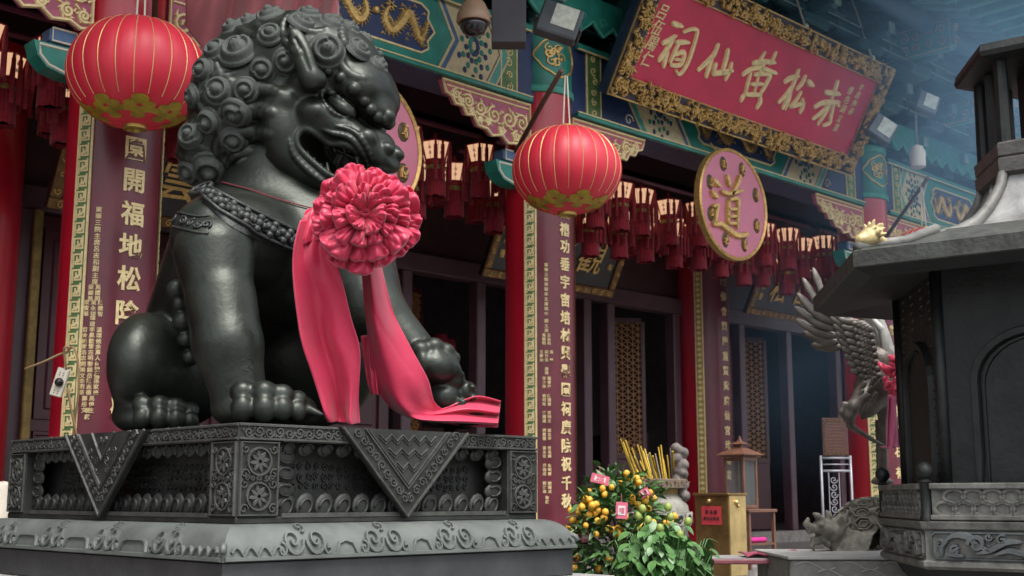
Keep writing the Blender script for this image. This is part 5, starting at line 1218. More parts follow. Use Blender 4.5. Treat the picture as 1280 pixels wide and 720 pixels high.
for fi, (M, L_) in enumerate(FACES):
    Mh = M
    # top band relief
    r_ = MB(); vine(r_, M @ Matrix.Translation((0, 0, .0)), .02, L_ - .02, .365, .024, .010, .008, fi); ribbon2d(r_, [(0, .392), (L_, .392)], .012, .010, M); ribbon2d(r_, [(0, .336), (L_, .336)], .012, .010, M)
    pc_(r_.build('vine_band', ped_r), top_s)
    # corner posts with two lotus rounds
    for (x0, x1) in ((.0, .20), (L_ - .20, L_)):
        p_ = MB(); p_.box(((x0 + x1) / 2, .175, -.042), (x1 - x0 - (.014 if fi % 2 else .0), .31, .08), M, ch=.004); po_ = pc_(p_.build('corner_post', ped_m))
        r_ = MB(); xm = (x0 + x1) / 2
        for zc in (.245, .105): lotus(r_, M, xm, zc, .055, .011, .009); [ribbon2d(r_, spiral((xm + sx * .068, zc + sz * .05), .022, 1.2, k_, 8), .008, .008, M) for k_, (sx, sz) in enumerate(((-1, -1), (1, -1), (-1, 1), (1, 1)))]
        scrollfill(r_, M, xm - .075, .165, xm + .075, .19, .014, .007, .008, fi); ribbon2d(r_, [(x0 + .012, .03), (x1 - .012, .03), (x1 - .012, .322), (x0 + .012, .322)], .012, .010, M, closed=True)
        pc_(r_.build('lotus_relief', ped_r), po_)
    # recessed panel: floor sloping in, lotus petals round its edge, ground of fine scrolls
    xa, xb = .215, L_ - .215; Mr = M @ Matrix.Translation((0, 0, -.138)); g = MB()
    scrollfill(g, Mr, xa + .12, .13, xb - .12, .25, .020, .008, .008, fi + 20); pc_(g.build('scroll_ground', ped_m)); pt_ = []
    pm_ = MB(); 
    def petal(x, z, a, ln, wd): 
        T = Matrix.Translation(M @ Vector((x, z, -.050))) @ M.to_3x3().to_4x4() @ Matrix.Rotation(a, 4, 'Z')
        m_ = MB(); m_.ball((0, 0, 0), (wd * 1.10, ln, .013), 12, 6, T); m_.v = [tuple(v) for v in m_.v]; ribbon2d(m_, [(wd * .62 * math.cos(t), ln * .62 * math.sin(t)) for t in np.linspace(-.6, PI + .6, 10)], .009, .010, T @ Matrix.Translation((0, -ln * .1, .010))); o = pc_(m_.build('lotus_petal', ped_m, smooth=True)); return o
    n = int((xb - xa) / .092)
    for i in range(n): petal(xa + (i + .5) * (xb - xa) / n, .066, -.55, .058, .043); 
    for i in range(n): petal(xa + (i + .5) * (xb - xa) / n, .306, .45, .034, .043)
    for z in (.13, .20, .265):
        for x, s in ((xa + .035, 1), (xb - .035, -1)): petal(x, z, s * 1.45, .062, .036)
    pm_.box(((xa + xb) / 2, .028, -.012), (xb - xa, .018, .03), M); pm_.box(((xa + xb) / 2, .334, -.012), (xb - xa, .012, .03), M); pc_(pm_.build('panel_sill', ped_r))
    # hanging triangular apron
    c = L_ / 2; hw = .37 if fi % 2 == 0 else .40; Ma = M @ Matrix.Translation((0, 0, .006))
    a_ = MB(); a_.prism([(c - hw, .398), (c + hw, .398), (c, .008)], .026, Ma); ap = pc_(a_.build('triangle_apron', ped_m)); e = MB(); Mt = M @ Matrix.Translation((0, 0, .032))
    for k_, (f, wd) in enumerate(((.975, .014), (.66, .012), (.62, .008))):
        ribbon2d(e, [(c - hw * f, .396 - .0), (c, .396 - .388 * f), (c + hw * f, .396)], wd, .010, Mt)
    for s in (-1, 1):
        for i in range(9): t = (i + .5) / 9; x = c + s * hw * .81 * (1 - t); z = .396 - .388 * .81 * t - .0; ribbon2d(e, spiral((x, z), .024, 1.4, i, 9, s), .009, .008, Mt)
    if fi % 2 == 0:
        for k_ in range(4): zt = .385 - .055 * k_; w_ = hw * .6 * (1 - (.396 - zt) / .24) ; 
        for k_ in range(3):
            z0 = .375 - k_ * .06; wmax = hw * .58 * (1 - (k_ * .06 + .06) / .25); n_ = max(2, int(wmax / .03)); P = [(c - wmax + 2 * wmax * i / (2 * n_), z0 - (.028 if i % 2 else 0)) for i in range(2 * n_ + 1)]; ribbon2d(e, P, .009, .007, Mt); ribbon2d(e, [(x, z - .014) for x, z in P], .005, .006, Mt)
    else:
        ribbon2d(e, [(c - hw * .28, .396), (c, .27), (c + hw * .28, .396)], .012, .010, Mt); scrollfill(e, Mt, c - .05, .345, c + .05, .385, .02, .008, .008, 3); scrollfill(e, Mt, c - .15, .2, c - .02, .34, .022, .006, .005, 5); scrollfill(e, Mt, c + .02, .2, c + .15, .34, .022, .006, .005, 6)
    pc_(e.build('apron_relief', ped_r), ap)
# bulging lower moulding with cloud scrolls
OUT, ZB0, ZB1 = .13, 1.255, 1.395
def ring(off, z): return [(AX - off, AY - off, z), (BX + off, AY - off, z), (BX + off, BY + off, z), (AX - off, BY + off, z)]
prof = [(OUT * math.sin(t) * .98 + .01, ZB0 + (ZB1 - ZB0) * math.cos(t) ** 1.0) for t in np.linspace(0, PI / 2, 12)] + [(OUT + .01, ZB0 - .0)]
V = []; [V.extend(ring(o_, z)) for o_, z in prof]; Fc = [(i * 4 + k, (i + 1) * 4 + k, (i + 1) * 4 + (k + 1) % 4, i * 4 + (k + 1) % 4) for i in range(len(prof) - 1) for k in range(4)] + [(0, 1, 2, 3)]
b = MB(); b.add(V, Fc); bul = pc_(recalc(b.build('bulged_moulding', ped_s, smooth=25)))
_th = np.linspace(PI / 2, 0, 60); _ar = np.concatenate([[0], np.cumsum(np.hypot(np.diff(OUT * np.sin(_th)), np.diff((ZB1 - ZB0) * np.cos(_th))))])
def bulge_map(fi):
    M, L_ = FACES[fi]
    def f(q):
        th = float(np.interp(q[1] * 1.22, _ar, _th)); off = OUT * math.sin(th) * .98 + .01; zz = (ZB1 - ZB0) * math.cos(th)
        nrm = Vector((0, math.cos(th) * OUT, math.sin(th) * (ZB1 - ZB0))).normalized(); return M @ (Vector((q[0], ZB0 + zz - 1.40, off)) + nrm * (q[2] * 1.1 - .001))
    return f, L_
for fi in range(4):
    f, L_ = bulge_map(fi); n = 4; xs_ = [.04 + (L_ - .08) * (i + .5) / n for i in range(n)]
    for i, xc in enumerate(xs_):
        e = MB()
        for s in (-1, 1):
            ribbon2d(e, spiral((xc + s * .056, .062), .050, 1.55, 0 if s < 0 else PI, 22, s), [.015 - .0003 * q for q in range(23)], .014)
            ribbon2d(e, spiral((xc + s * .112, .032), .024, 1.2, PI / 2, 12, s), .011, .012)
        ribbon2d(e, spiral((xc, .118), .026, 1.2, -PI / 2, 12, 1), .011, .012)
        for s in (-1, 1):
            ribbon2d(e, [(xc + s * .12, .012), (xc + s * .15, .016), (xc + s * .17, .05), (xc + s * .20, .058), (xc + s * (L_ - .08) / n / 2, .058)] if (0 < i < n - 1 or (i == 0) == (s > 0)) else [(xc + s * (.10 + .009 * k), .014 + .030 * abs(math.sin(k * PI / 7))) for k in range(int((L_ / n / 2 + .04) / .009))], .012, .012)
        e.v = [tuple(f(q)) for q in e.v]; pc_(e.build('cloud_scroll', ped_s), bul)
    e = MB(); ribbon2d(e, [(-OUT, .008), (L_ + OUT, .008)], .016, .012); e.v = [tuple(f(q)) for q in e.v]; pc_(e.build('foot_bead', ped_s), bul)
for k, (x, y) in enumerate(((AX - OUT, AY - OUT), (BX + OUT, AY - OUT), (BX + OUT, BY + OUT), (AX - OUT, BY + OUT))):
    m = MB(); d = np.array([x - 3.575, y - 5.465, 0]); d /= np.linalg.norm(d); side = np.array([-d[1], d[0], 0]); c = np.array([x, y, ZB0 + .035]) - d * .02
    m.tube([c + side * 0 + d * a_ + np.array([0, 0, b_]) for a_, b_ in spiral((0, 0), .035, 1.5, 0, 16)], .013, 6); pc_(m.build('corner_scroll', ped_s, smooth=True), bul)
m = MB(); m.box((3.575, 5.465, 1.19), (BX - AX + 2 * OUT - .01, BY - AY + 2 * OUT - .01, .128), ch=.006); pc_(m.build('plinth_course', mat('grey bronze course', (.055, .058, .062), rough=.5, metal=.3, var=.3, scale=5, bump=.2, bscale=30)))
m = MB(); m.box((3.585, 5.46, .99), (2.25, 2.75, .27), ch=.012); base_s = pc_(m.build('stone_base', mat('pale base stone', (.30, .30, .29), rough=.7, var=.25, scale=9, bump=.3, bscale=50)))
e = MB()
for M_, L_ in ((frame((2.46, 4.085, .86), (1, 0, 0), (0, 0, 1), (0, -1, 0)), 2.25), (frame((2.46, 6.835, .86), (0, -1, 0), (0, 0, 1), (-1, 0, 0)), 2.75)): vine(e, M_, .06, L_ - .06, .13, .05, .016, .012, 5)
pc_(e.build('stone_scroll', mat('pale base stone', (1, 1, 1))), base_s)
m = MB(); m.box((3.585, 5.46, .43), (2.6, 3.1, .855), ch=.02); pc_(m.build('stone_footing', stone))
# ================================================================ INCENSE BURNER, CRANE, TURTLE
iron = mat('dark iron', (.021, .023, .023), rough=.52, metal=.45, var=.4, scale=6, bump=.3, bscale=35, rvar=.12)
iron_w = mat('weathered grey iron', (.155, .155, .140), rough=.65, metal=.2, var=.5, scale=9, bump=.5, bscale=40, bdist=.008)
iron_b = mat('blue grey iron', (.10, .112, .115), rough=.55, metal=.3, var=.5, scale=8, bump=.4, bscale=35, bdist=.006)
iron_l = mat('pale metal roof', (.30, .30, .29), rough=.42, metal=.5, var=.3, scale=7, bump=.3, bscale=25, rvar=.15)
iron_k = mat('near black iron', (.012, .013, .014), rough=.7, var=.4, scale=6, bump=.3, bscale=20)  # darkest iron tone, for the foot, the soffits and the cupola core
CL, CF = 2.952, 6.447
cen = EYE * np.array([1, 1, 0]) + RT * CL + FH * CF
A0 = R(24)      # first corner towards the viewer
def hx(r_, k, z): a = R(204 + 60 * k); p = cen + RT * r_ * math.cos(a) + FH * r_ * math.sin(a); return np.array([p[0], p[1], z])
bur = thing('incense_burner', 'large six-sided dark iron incense burner with a tiered roof and arched panels', 'incense burner', tuple(cen)); binv = Matrix.Translation(-Vector(cen))
def bc_(o, p=None):
    if p is None: o.parent = bur; o.matrix_parent_inverse = binv
    else: o.parent = p
    return o
def hexloft(prof, name, m, smooth=None, parent=None, cap=True):
    V = [tuple(hx(r_, k, z)) for r_, z in prof for k in range(6)]; n = len(prof)
    Fc = [(i * 6 + k, i * 6 + (k + 1) % 6, (i + 1) * 6 + (k + 1) % 6, (i + 1) * 6 + k) for i in range(n - 1) for k in range(6)]
    if cap: Fc += [tuple(range(6))[::-1], tuple((n - 1) * 6 + k for k in range(6))]
    b = MB(); b.add(V, Fc); return bc_(recalc(b.build(name, m, smooth=smooth)), parent)
def side(r_, k, z=0.0):      # frame of side k: origin at corner k, X along the side, Y up, Z out
    a, b = hx(r_, k, z), hx(r_, k + 1, z); ex = (b - a) / np.linalg.norm(b - a); ez = np.cross(ex, [0, 0, 1.0])
    if ez @ ((a + b) / 2 - np.array([cen[0], cen[1], z])) < 0: ez = -ez
    return frame(a, ex, (0, 0, 1), ez), np.linalg.norm(b - a)
RBs = 1.10
hexloft([(.72, .0), (.72, .85), (.80, .95), (.98, 1.10), (1.02, 1.165)], 'foot', iron_k)
basin = hexloft([(RBs - .02, 1.165), (RBs, 1.18), (RBs, 1.20), (RBs - .018, 1.21), (RBs - .018, 1.345), (RBs, 1.355), (RBs + .01, 1.385), (RBs - .03, 1.395), (RBs - .10, 1.395)], 'basin', iron_w)
hexloft([(RBs - .1, 1.37), (RBs - .2, 1.385)], 'ash_floor', mat('grey ash', (.30, .29, .27), rough=.9, var=.3, scale=20))
for k in (-3, -2, -1, 0, 1, 2):
    M, L_ = side(RBs - .018, k, 1.21); e = MB(); c = L_ / 2
    ribbon2d(e, [(.05, .008), (L_ - .05, .008), (L_ - .03, .03), (L_ - .03, .11), (L_ - .05, .128), (.05, .128), (.03, .11), (.03, .03)], .012, .012, M, closed=True)
    def leaf(P, w0, w1, h_=.03): n = len(P) * 4; C_ = catmull(P, n); ribbon2d(e, [tuple(q) for q in C_], [(w0 + (w1 - w0) * math.sin(PI * i / n)) * 1.45 for i in range(n + 1)], h_, M)
    for s in (-1, 1):
        X = lambda x: c + s * x
        leaf([(X(.44), .09), (X(.40), .115), (X(.34), .11), (X(.29), .07), (X(.24), .045)], .008, .030); ribbon2d(e, spiral((X(.30), .075), .040, 1.4, 0 if s > 0 else PI, 16, s), [.028 - .0008 * i for i in range(17)], .034, M); ribbon2d(e, spiral((X(.40), .045), .026, 1.3, 1, 12, -s), .018, .028, M); ribbon2d(e, spiral((X(.47), .075), .020, 1.2, 2, 10, s), .015, .024, M); ribbon2d(e, spiral((X(.245), .11), .018, 1.2, 0, 10, s), .014, .026, M)
        leaf([(X(.30), .035), (X(.24), .05), (X(.17), .085), (X(.10), .09)], .008, .026); ribbon2d(e, spiral((X(.185), .098), .025, 1.3, 1, 12, -s), .014, .03, M); ribbon2d(e, spiral((X(.075), .028), .026, 1.4, 2, 12, s), .016, .03, M)
        leaf([(X(.22), .03), (X(.16), .05), (X(.11), .04), (X(.08), .03)], .008, .024); leaf([(X(.05), .10), (X(.06), .07), (X(.03), .04), (X(0), .03)], .01, .022); leaf([(X(.38), .06), (X(.42), .03), (X(.36), .02)], .008, .02)
        leaf([(X(.46), .02), (X(.46), .06), (X(.43), .09)], .006, .018)
    e.ball(M @ Vector((c, .065, .01)), .028, 10, 6); leaf([(c, .02), (c, .05), (c, .10)], .01, .03)
    bc_(e.build('lotus_scroll', iron_b if k in (0, 2, -2) else iron_w, smooth=40), basin)
    # railing
    M, L_ = side(RBs - .035, k, 1.395); e = MB(); e.box((L_ / 2, .158, 0), (L_ - .05, .030, .07), M, ch=.006); e.box((L_ / 2, .012, 0), (L_ - .05, .024, .06), M, ch=.004); bc_(e.build('hand_rail', iron_w), basin)
    if k % 6 != 5: e = MB(); e.box((L_ / 2, .085, 0), (L_ - .06, .125, .016), M); bc_(e.build('parapet_panel', iron_w), basin)
    e = MB(); n = 11
    for i in range(n):
        x = .05 + (L_ - .1) * (i + .5) / n; st = (L_ - .1) / n
        for z in (.052, .108):
            xx = x + (st / 2 if z > .08 else 0)
            if xx > L_ - .06: continue
            P = [(xx + st * .56 * math.cos(t), z + .034 * math.sin(t)) for t in np.linspace(0, 2 * PI, 12, endpoint=False)]; ribbon2d(e, P, .022, .022, M, closed=True); ribbon2d(e, P, .022, -.02, M, closed=True)
    bc_(e.build('pierced_panel', iron_w, smooth=40), basin)
    p = hx(RBs - .035, k, 1.39); e = MB(); e.lathe([(.034, 0), (.034, .015), (.026, .03), (.026, .175), (.034, .185), (.018, .20), (.026, .205), (.040, .225), (.042, .24), (.036, .26), (.018, .275), (0, .28)], 14, Matrix.Translation(p)); bc_(e.build('rail_post', iron, smooth=40), basin)
# body
RBd = .93
bd_ = hexloft([(RBd, 1.39), (RBd, 2.75)], 'body', iron)
for k in range(-3, 3):
    p = hx(RBd, k, 1.39); e = MB(); e.lathe([(.030, 0), (.030, 1.3)], 10, Matrix.Translation(p)); bc_(e.build('corner_post', iron, smooth=True), bd_)
    M, L_ = side(RBd, k, 1.39); c = L_ * .5; w_ = .30
    P = [(c - w_, .12)] + [(c - w_, z) for z in (.3, .5, .66)] + [(c - w_ * math.cos(t), .66 + .24 * math.sin(t)) for t in np.linspace(.2, PI - .2, 14)] + [(c + w_, z) for z in (.66, .5, .3, .12)]
    e = MB(); ribbon2d(e, P, .05, .03, M, closed=True); ribbon2d(e, [(c + (x - c) * .86, .12 + (z - .12) * .93 + .02) for x, z in P], .012, .02, M, closed=True); bc_(e.build('arch_moulding', iron), bd_)
    e = MB(); e.prism([(c + (x - c) * .84, .14 + (z - .12) * .92) for x, z in P], .008, M); bc_(e.build('arch_panel', iron), bd_)
    e = MB(); rn = random.Random(k)
    if k in (-1, 1, -3):
        for q in range(26):
            for r_ in range(4): x, z = .12 + r_ * .22 + rn.uniform(-.03, .03), .1 + q * .045; ribbon2d(e, [(x, z), (x + .05, z + .006)], [.012, .006], .008, M)
        bc_(e.build('cast_inscription', mat('brown cast iron', (.075, .065, .050), rough=.6, metal=.3, var=.4)), bd_)
# lower roof
RR = 1.425
hexloft([(RR - .10, 2.555), (RR, 2.59)], 'eave_soffit', iron_k, cap=False)
hexloft([(.9, 2.615), (RR - .10, 2.555)], 'roof_soffit', iron_k, cap=False)
rf1 = hexloft([(RR, 2.59), (RR + .008, 2.595), (RR + .008, 2.67), (RR - .02, 2.685), (1.1, 2.74), (.86, 2.83)], 'lower_roof', mat('grey green iron', (.060, .064, .057), rough=.6, metal=.3, var=.4, scale=10, bump=.4, bscale=40), cap=False)
neckp = [(.88, 2.78), (.74, 2.82), (.63, 2.88), (.55, 2.95), (.485, 3.03), (.44, 3.10), (.415, 3.17)]
nk = hexloft(neckp, 'flared_neck', iron_l, smooth=20)
for k in range(-3, 3):
    e = MB(); e.tube([hx(r_ + .012, k, z) for r_, z in neckp], [.045, .042, .038, .034, .030, .028, .028], 8); bc_(e.build('hip_rib', mat('dull grey rib', (.15, .15, .14), rough=.6, metal=.25, var=.4, scale=9, bump=.3), smooth=True), nk)
    M, L_ = side(1.0, k, 0); e = MB()
    e.tube([(hx(r_, k, z) + hx(r_, k + 1, z)) / 2 for r_, z in neckp], .016, 6); bc_(e.build('seam_rib', iron_l, smooth=True), nk)
hexloft([(.42, 3.15), (.455, 3.17), (.46, 3.24), (.445, 3.25), (.455, 3.26), (.46, 3.32), (.44, 3.335)], 'collar', mat('brown grey iron', (.11, .105, .10), rough=.5, metal=.4, var=.35, scale=8, bump=.3))
for k in range(-3, 3):
    for f in (.0, .5):
        p = hx(.40, k, 3.33) * (1 - f) + hx(.40, k + 1, 3.33) * f; e = MB(); e.box((p[0], p[1], 3.56), (.05, .05, .47), ch=.008) if f else e.lathe([(.04, 0), (.034, .47)], 10, Matrix.Translation(p)); bc_(e.build('cupola_post', iron))
hexloft([(.20, 3.33), (.20, 3.8)], 'cupola_core', iron_k)
hexloft([(.43, 3.775), (.53, 3.79), (.54, 3.815), (.53, 3.855), (.40, 3.895), (.27, 3.93), (.16, 3.97), (.10, 4.03)], 'upper_roof', iron)
# gilt lion head on the roof corner
gl = Vox(hx(1.36, 0, 2.66) - .22, hx(1.36, 0, 2.66) + .30, .005); c0 = hx(1.33, 0, 2.745); od = hx(2, 0, 0) - hx(1, 0, 0); od /= np.linalg.norm(od); sd_ = np.array([-od[1], od[0], 0])
gl.ell(c0, (.05, .05, .05), None, .015); gl.ell(c0 + od * .045 + [0, 0, -.012], (.034, .034, .03), None, .015); rn = random.Random(4)
for i in range(34):
    a, b_ = rn.random() * 6.28, rn.uniform(-.3, 1.3); d = od * -.4 * rn.random() + sd_ * math.cos(a) * .8 + np.array([0, 0, abs(math.sin(a))]); d /= np.linalg.norm(d); gl.cone(c0 + d * .035, c0 + d * rn.uniform(.06, .095), .016, .005, .005)
gl.cone(c0 - od * .02, c0 - od * .12 - [0, 0, .02], .032, .02, .015)
V, Q = gl.nets(); bc_(link('gilt_beast', np_mesh('gilt_beast', V, Q, mat('bright gilt', (.50, .40, .20), rough=.55, metal=.3, var=.4, scale=25, bump=.4, bscale=60))))
e = MB(); e.tube([hx(1.41, 0, 2.69), hx(1.10, 0, 2.75), hx(.9, 0, 2.83)], [.03, .028, .026], 8); bc_(e.build('corner_ridge', mat('dull grey rib', (1, 1, 1)), smooth=True))

# ---------------- crane
DC = 8.0; cq = DC / FPX
cr_m = mat('grey brown bronze', (.130, .115, .102), rough=.5, metal=.4, var=.4, scale=14, bump=.4, bscale=70, rvar=.1, bdist=.004)
cr_l = mat('pale bronze', (.34, .34, .31), rough=.5, metal=.3, var=.25, scale=12, bump=.3, bscale=60, bdist=.004)
cp = lambda u, v, dd=0.0: at(u, v, DC + dd)
crane = thing('crane_statue', 'bronze crane with raised wings and lowered beak wearing a pink ribbon beside the burner', 'statue', tuple(cp(1104, 605))); cinv = Matrix.Translation(-Vector(cp(1104, 605)))
def cc(o, p=None):
    if p is None: o.parent = crane; o.matrix_parent_inverse = cinv
    else: o.parent = p
    return o
vx = Vox(cp(1040, 610) - .25, cp(1130, 400) + .25, .008)
lo = np.minimum(cp(1040, 600), cp(1130, 400)) - .3; hi = np.maximum(cp(1040, 600), cp(1130, 400)) + .3; vx = Vox(lo, hi, .008)
def VC(pts, rad, k=4): vx.path([cp(*q) for q in pts], [r_ * cq for r_ in rad], k * cq)
VC([(1099, 452, 0), (1096, 480, 0), (1084, 500, -.03)], [21, 26, 20], 6)
VC([(1090, 482, -.06), (1078, 497, -.10), (1067, 508, -.12), (1062, 520, -.12), (1063, 532, -.10)], [12, 11, 8, 6.5, 5], 5)
VC([(1080, 500, -.05), (1084, 512, -.05), (1078, 522, -.05)], [13, 9, 3], 4)
VC([(1104, 492, .02), (1104, 510, .02), (1103, 528, .02)], [12, 9, 5], 5)
VC([(1063, 531, -.10), (1070, 537, -.10), (1088, 548, -.09), (1111, 561, -.08)], [4.6, 3.6, 2.8, 1.2], 2)
VC([(1055, 505, -.12), (1052, 515, -.12), (1057, 524, -.12)], [3.5, 3.5, 2], 4)
V, Q = vx.nets(); body_c = cc(link('body', np_mesh('body', V, Q, cr_m)))
for (u0, dd) in ((1104, .02), (1098, .16)):
    e = MB(); P = catmull([(u0, 525), (u0 + 1, 560), (u0 + 2, 600)], 26); e.tube([cp(q[0], q[1], dd) for q in P], [(.020 if i % 2 else .026) for i in range(27)], 8); e.ball(cp(u0 + 2, 602, dd), (.06, .06, .025)); cc(e.build('leg', cr_m, smooth=True))
def feather(base, tip, w_, bend, dd0, dd1, m=cr_m, name='feather', thick=.35):
    e = MB(); b0, t0 = np.array(base, float), np.array(tip, float); d = t0 - b0; nrm = np.array([-d[1], d[0]]); mid = (b0 + t0) / 2 + nrm * bend
    C_ = catmull([b0, mid, t0], 12); P = [cp(q[0], q[1], dd0 + (dd1 - dd0) * i / 12) for i, q in enumerate(C_)]
    e.tube(P, [w_ * cq * (.55 + .45 * math.sin(PI * min(1, i / 9)) if i < 9 else 1.0 - .18 * (i - 8)) * (1 if i < 12 else .5) for i in range(13)], 8, flat=(FW, thick)); return cc(e.build(name, m, smooth=True))
prim = [((1058, 398), (1016, 334)), ((1050, 398), (1003, 347)), ((1046, 404), (996, 366)), ((1044, 411), (993, 383)), ((1044, 420), (994, 399)), ((1046, 428), (1003, 415)), ((1050, 434), (1014, 431))]
for i, (b_, t_) in enumerate(prim): feather(b_, t_, 6.6, -.10 + .01 * i, -.02 + .02 * i, .10 + .02 * i)
for i in range(9): feather((1066 + i * 1.2, 400 + i * 8), (1034 + i * 3.6, 386 + i * 9.5), 5.0, -.08, -.05, -.03)
for i in range(10): feather((1074 + i * 1.5, 402 + i * 8.5), (1048 + i * 3.2, 398 + i * 8.8), 4.6, -.08, -.08, -.06)
for r_ in range(4):
    for i in range(9): feather((1082 + r_ * 3 + i * 1.2, 404 + i * 8 + r_ * 2), (1064 + r_ * 6 + i * 2.0, 404 + i * 8.6 + r_ * 3), 4.6, -.05, -.11 - .008 * r_, -.09 - .01 * r_, thick=.5)
for i, (u, v) in enumerate([(1078, 482), (1086, 488), (1075, 492), (1083, 498), (1072, 503), (1092, 495), (1080, 508), (1098, 478), (1090, 476)]): feather((u + 4, v - 5), (u - 3, v + 8), 3.2, .0, -.155, -.14, thick=.35)
# pale far wing
far = MB()
far.grid(lambda a, b: cp(*(np.array([1074, 378]) * (1 - a) * (1 - b) + np.array([1089, 378]) * a * (1 - b) + np.array([1094, 470]) * (1 - a) * b + np.array([1117, 462]) * a * b + np.array([6, 0]) * math.sin(PI * b) * a * .9), .10 - .09 * math.sin(PI * a) + .05 * a), 14, 20)
fo = cc(far.build('wing', cr_l, smooth=True)); md = fo.modifiers.new('thickness', 'SOLIDIFY'); md.thickness = .05; md.offset = 0
for i in range(7): feather((1087 + i * 2.5, 404 + i * 9), (1075 + i * 2.2, 382 + i * 9), 4.5, .1, .03, .05, cr_l)
for i in range(3): feather((1090 + i * 6, 420), (1076 + i * 6, 377), 5.5, .03, .03, .04, cr_l)
e = MB(); e.tube([cp(*q) for q in [(1088, 395, -.01), (1103, 412, -.03), (1107, 440, -.05), (1100, 465, -.06)]], [.012, .03, .03, .012], 8); cc(e.build('wing_edge', cr_l, smooth=True))
# its ribbon
rib = thing('pink_ribbon', 'pink ribbon and small rosette tied round the crane', 'ribbon', tuple(cp(1114, 480, -.15))); rinv = Matrix.Translation(-Vector(cp(1114, 480, -.15)))
pk = satin_mat('bright pink satin', (.95, .24, .44))
o = sheet('ribbon_tail', [(1111, 495), (1110, 540), (1107, 580), (1104, 604)], [(1121, 495), (1125, 540), (1129, 580), (1130, 604)], [7.6] * 4, [7.6] * 4, pk, nu=16, nv=24, folds=[(1.2, .2, .3, .8, 0), (2.5, .1, .2, .4, .2)], amp=.03, seed=8); o.parent = rib; o.matrix_parent_inverse = rinv
e = MB(); rn = random.Random(3)
for k in range(34):
    a = rn.random() * 6.28; rr_ = .085 * math.sqrt(rn.random()); q = np.array(cp(1115, 472, -.18)) + RT * rr_ * math.cos(a) * .7 + np.array([0, 0, rr_ * 1.9 * math.sin(a)]); e.tube([q, q + RT * rn.uniform(-.04, .04) + np.array([0, 0, rn.uniform(-.03, .05)]) - FH * .03, q + RT * rn.uniform(-.05, .05) + np.array([0, 0, rn.uniform(-.05, .05)])], [.012, .024, .010], 6, flat=(FW, .6))
o = e.build('rosette', satin_mat('coral satin', (.75, .06, .13)), smooth=True); o.parent = rib; o.matrix_parent_inverse = rinv
# ---------------- turtle on its wave plinth
DT = 7.9; tq = DT / FPX; tp = lambda u, v, dd=0.0: at(u, v, DT + dd)
tur_m = mat('weathered turtle bronze', (.20, .19, .155), rough=.65, metal=.2, var=.45, scale=14, bump=.5, bscale=55, bdist=.006)
turt = thing('turtle_statue', 'weathered bronze dragon-headed turtle on the wave carved plinth', 'statue', tuple(tp(1070, 697, .2))); tinv = Matrix.Translation(-Vector(tp(1070, 697, .2)))
pts_ = [tp(1005, 700, -.3), tp(1150, 610, .9)]; tv = Vox(np.minimum(*pts_) - .15, np.maximum(*pts_) + .2, .009)
TA = np.stack([RT, FH, np.array([0, 0, 1.0])])
def TE(u, v, dd, r_, k=4, op='u'): tv.ell(tp(u, v, dd), np.array(r_) * tq, TA, k * tq, op)
def TC(P, rad, k=4): tv.path([tp(*q) for q in P], [x * tq for x in rad], k * tq)
TE(1092, 668, .35, (52, 60, 42), 3); TE(1092, 668, .35, (58, 66, 12), 6); TE(1095, 680, .35, (44, 50, 14), 5)
TC([(1050, 668, .1), (1036, 664, .0), (1026, 660, -.04)], [15, 13, 11], 6); TC([(1026, 662, -.04), (1014, 662, -.06)], [9, 5], 3); TC([(1026, 670, -.04), (1017, 674, -.06)], [6, 4], 2); TE(1016, 668, -.06, (11, 8, 3), 1.5, 's'); TC([(1014, 660, -.06), (1008, 655, -.07), (1010, 649, -.07)], [5, 4, 2.5], 2); TC([(1044, 664, .02), (1054, 650, .02), (1060, 638, .02)], [6, 5, 1.5], 2); TC([(1040, 672, .0), (1052, 664, .0), (1062, 654, .0)], [6, 4, 1.5], 2); TC([(1038, 680, .0), (1048, 682, .0), (1054, 676, .0)], [5, 4, 1.5], 2); TE(1027, 656, -.1, (3, 2.5, 3), .5); TC([(1018, 676, -.06), (1014, 683, -.07), (1018, 688, -.07)], [4, 3, 1.5], 1.5)
TC([(1028, 652, -.04), (1022, 645, -.05), (1017, 642, -.05)], [5, 4, 2], 2); TC([(1036, 652, .0), (1036, 644, .0), (1033, 639, .0)], [6, 4, 2], 2); TC([(1043, 655, .0), (1050, 646, .0)], [6, 4], 2)
for q in ((1012, 658), (1012, 664), (1030, 676), (1034, 680), (1022, 678)): TE(q[0], q[1], -.06, (4.5, 4.5, 4), 1.5)
for u, dd in ((1046, .0), (1064, -.02), (1080, .0)): TC([(u + 6, 675, dd + .06), (u + 2, 690, dd)], [12, 10], 4); TE(u, 694, dd - .03, (14, 12, 6), 3); [TE(u - 9 + 6 * k, 696, dd - .1, (4, 4, 4.5), 1.5) for k in range(4)]
V, Q = tv.nets(); o = link('body', np_mesh('body', V, Q, tur_m)); o.parent = turt; o.matrix_parent_inverse = tinv
e = MB()
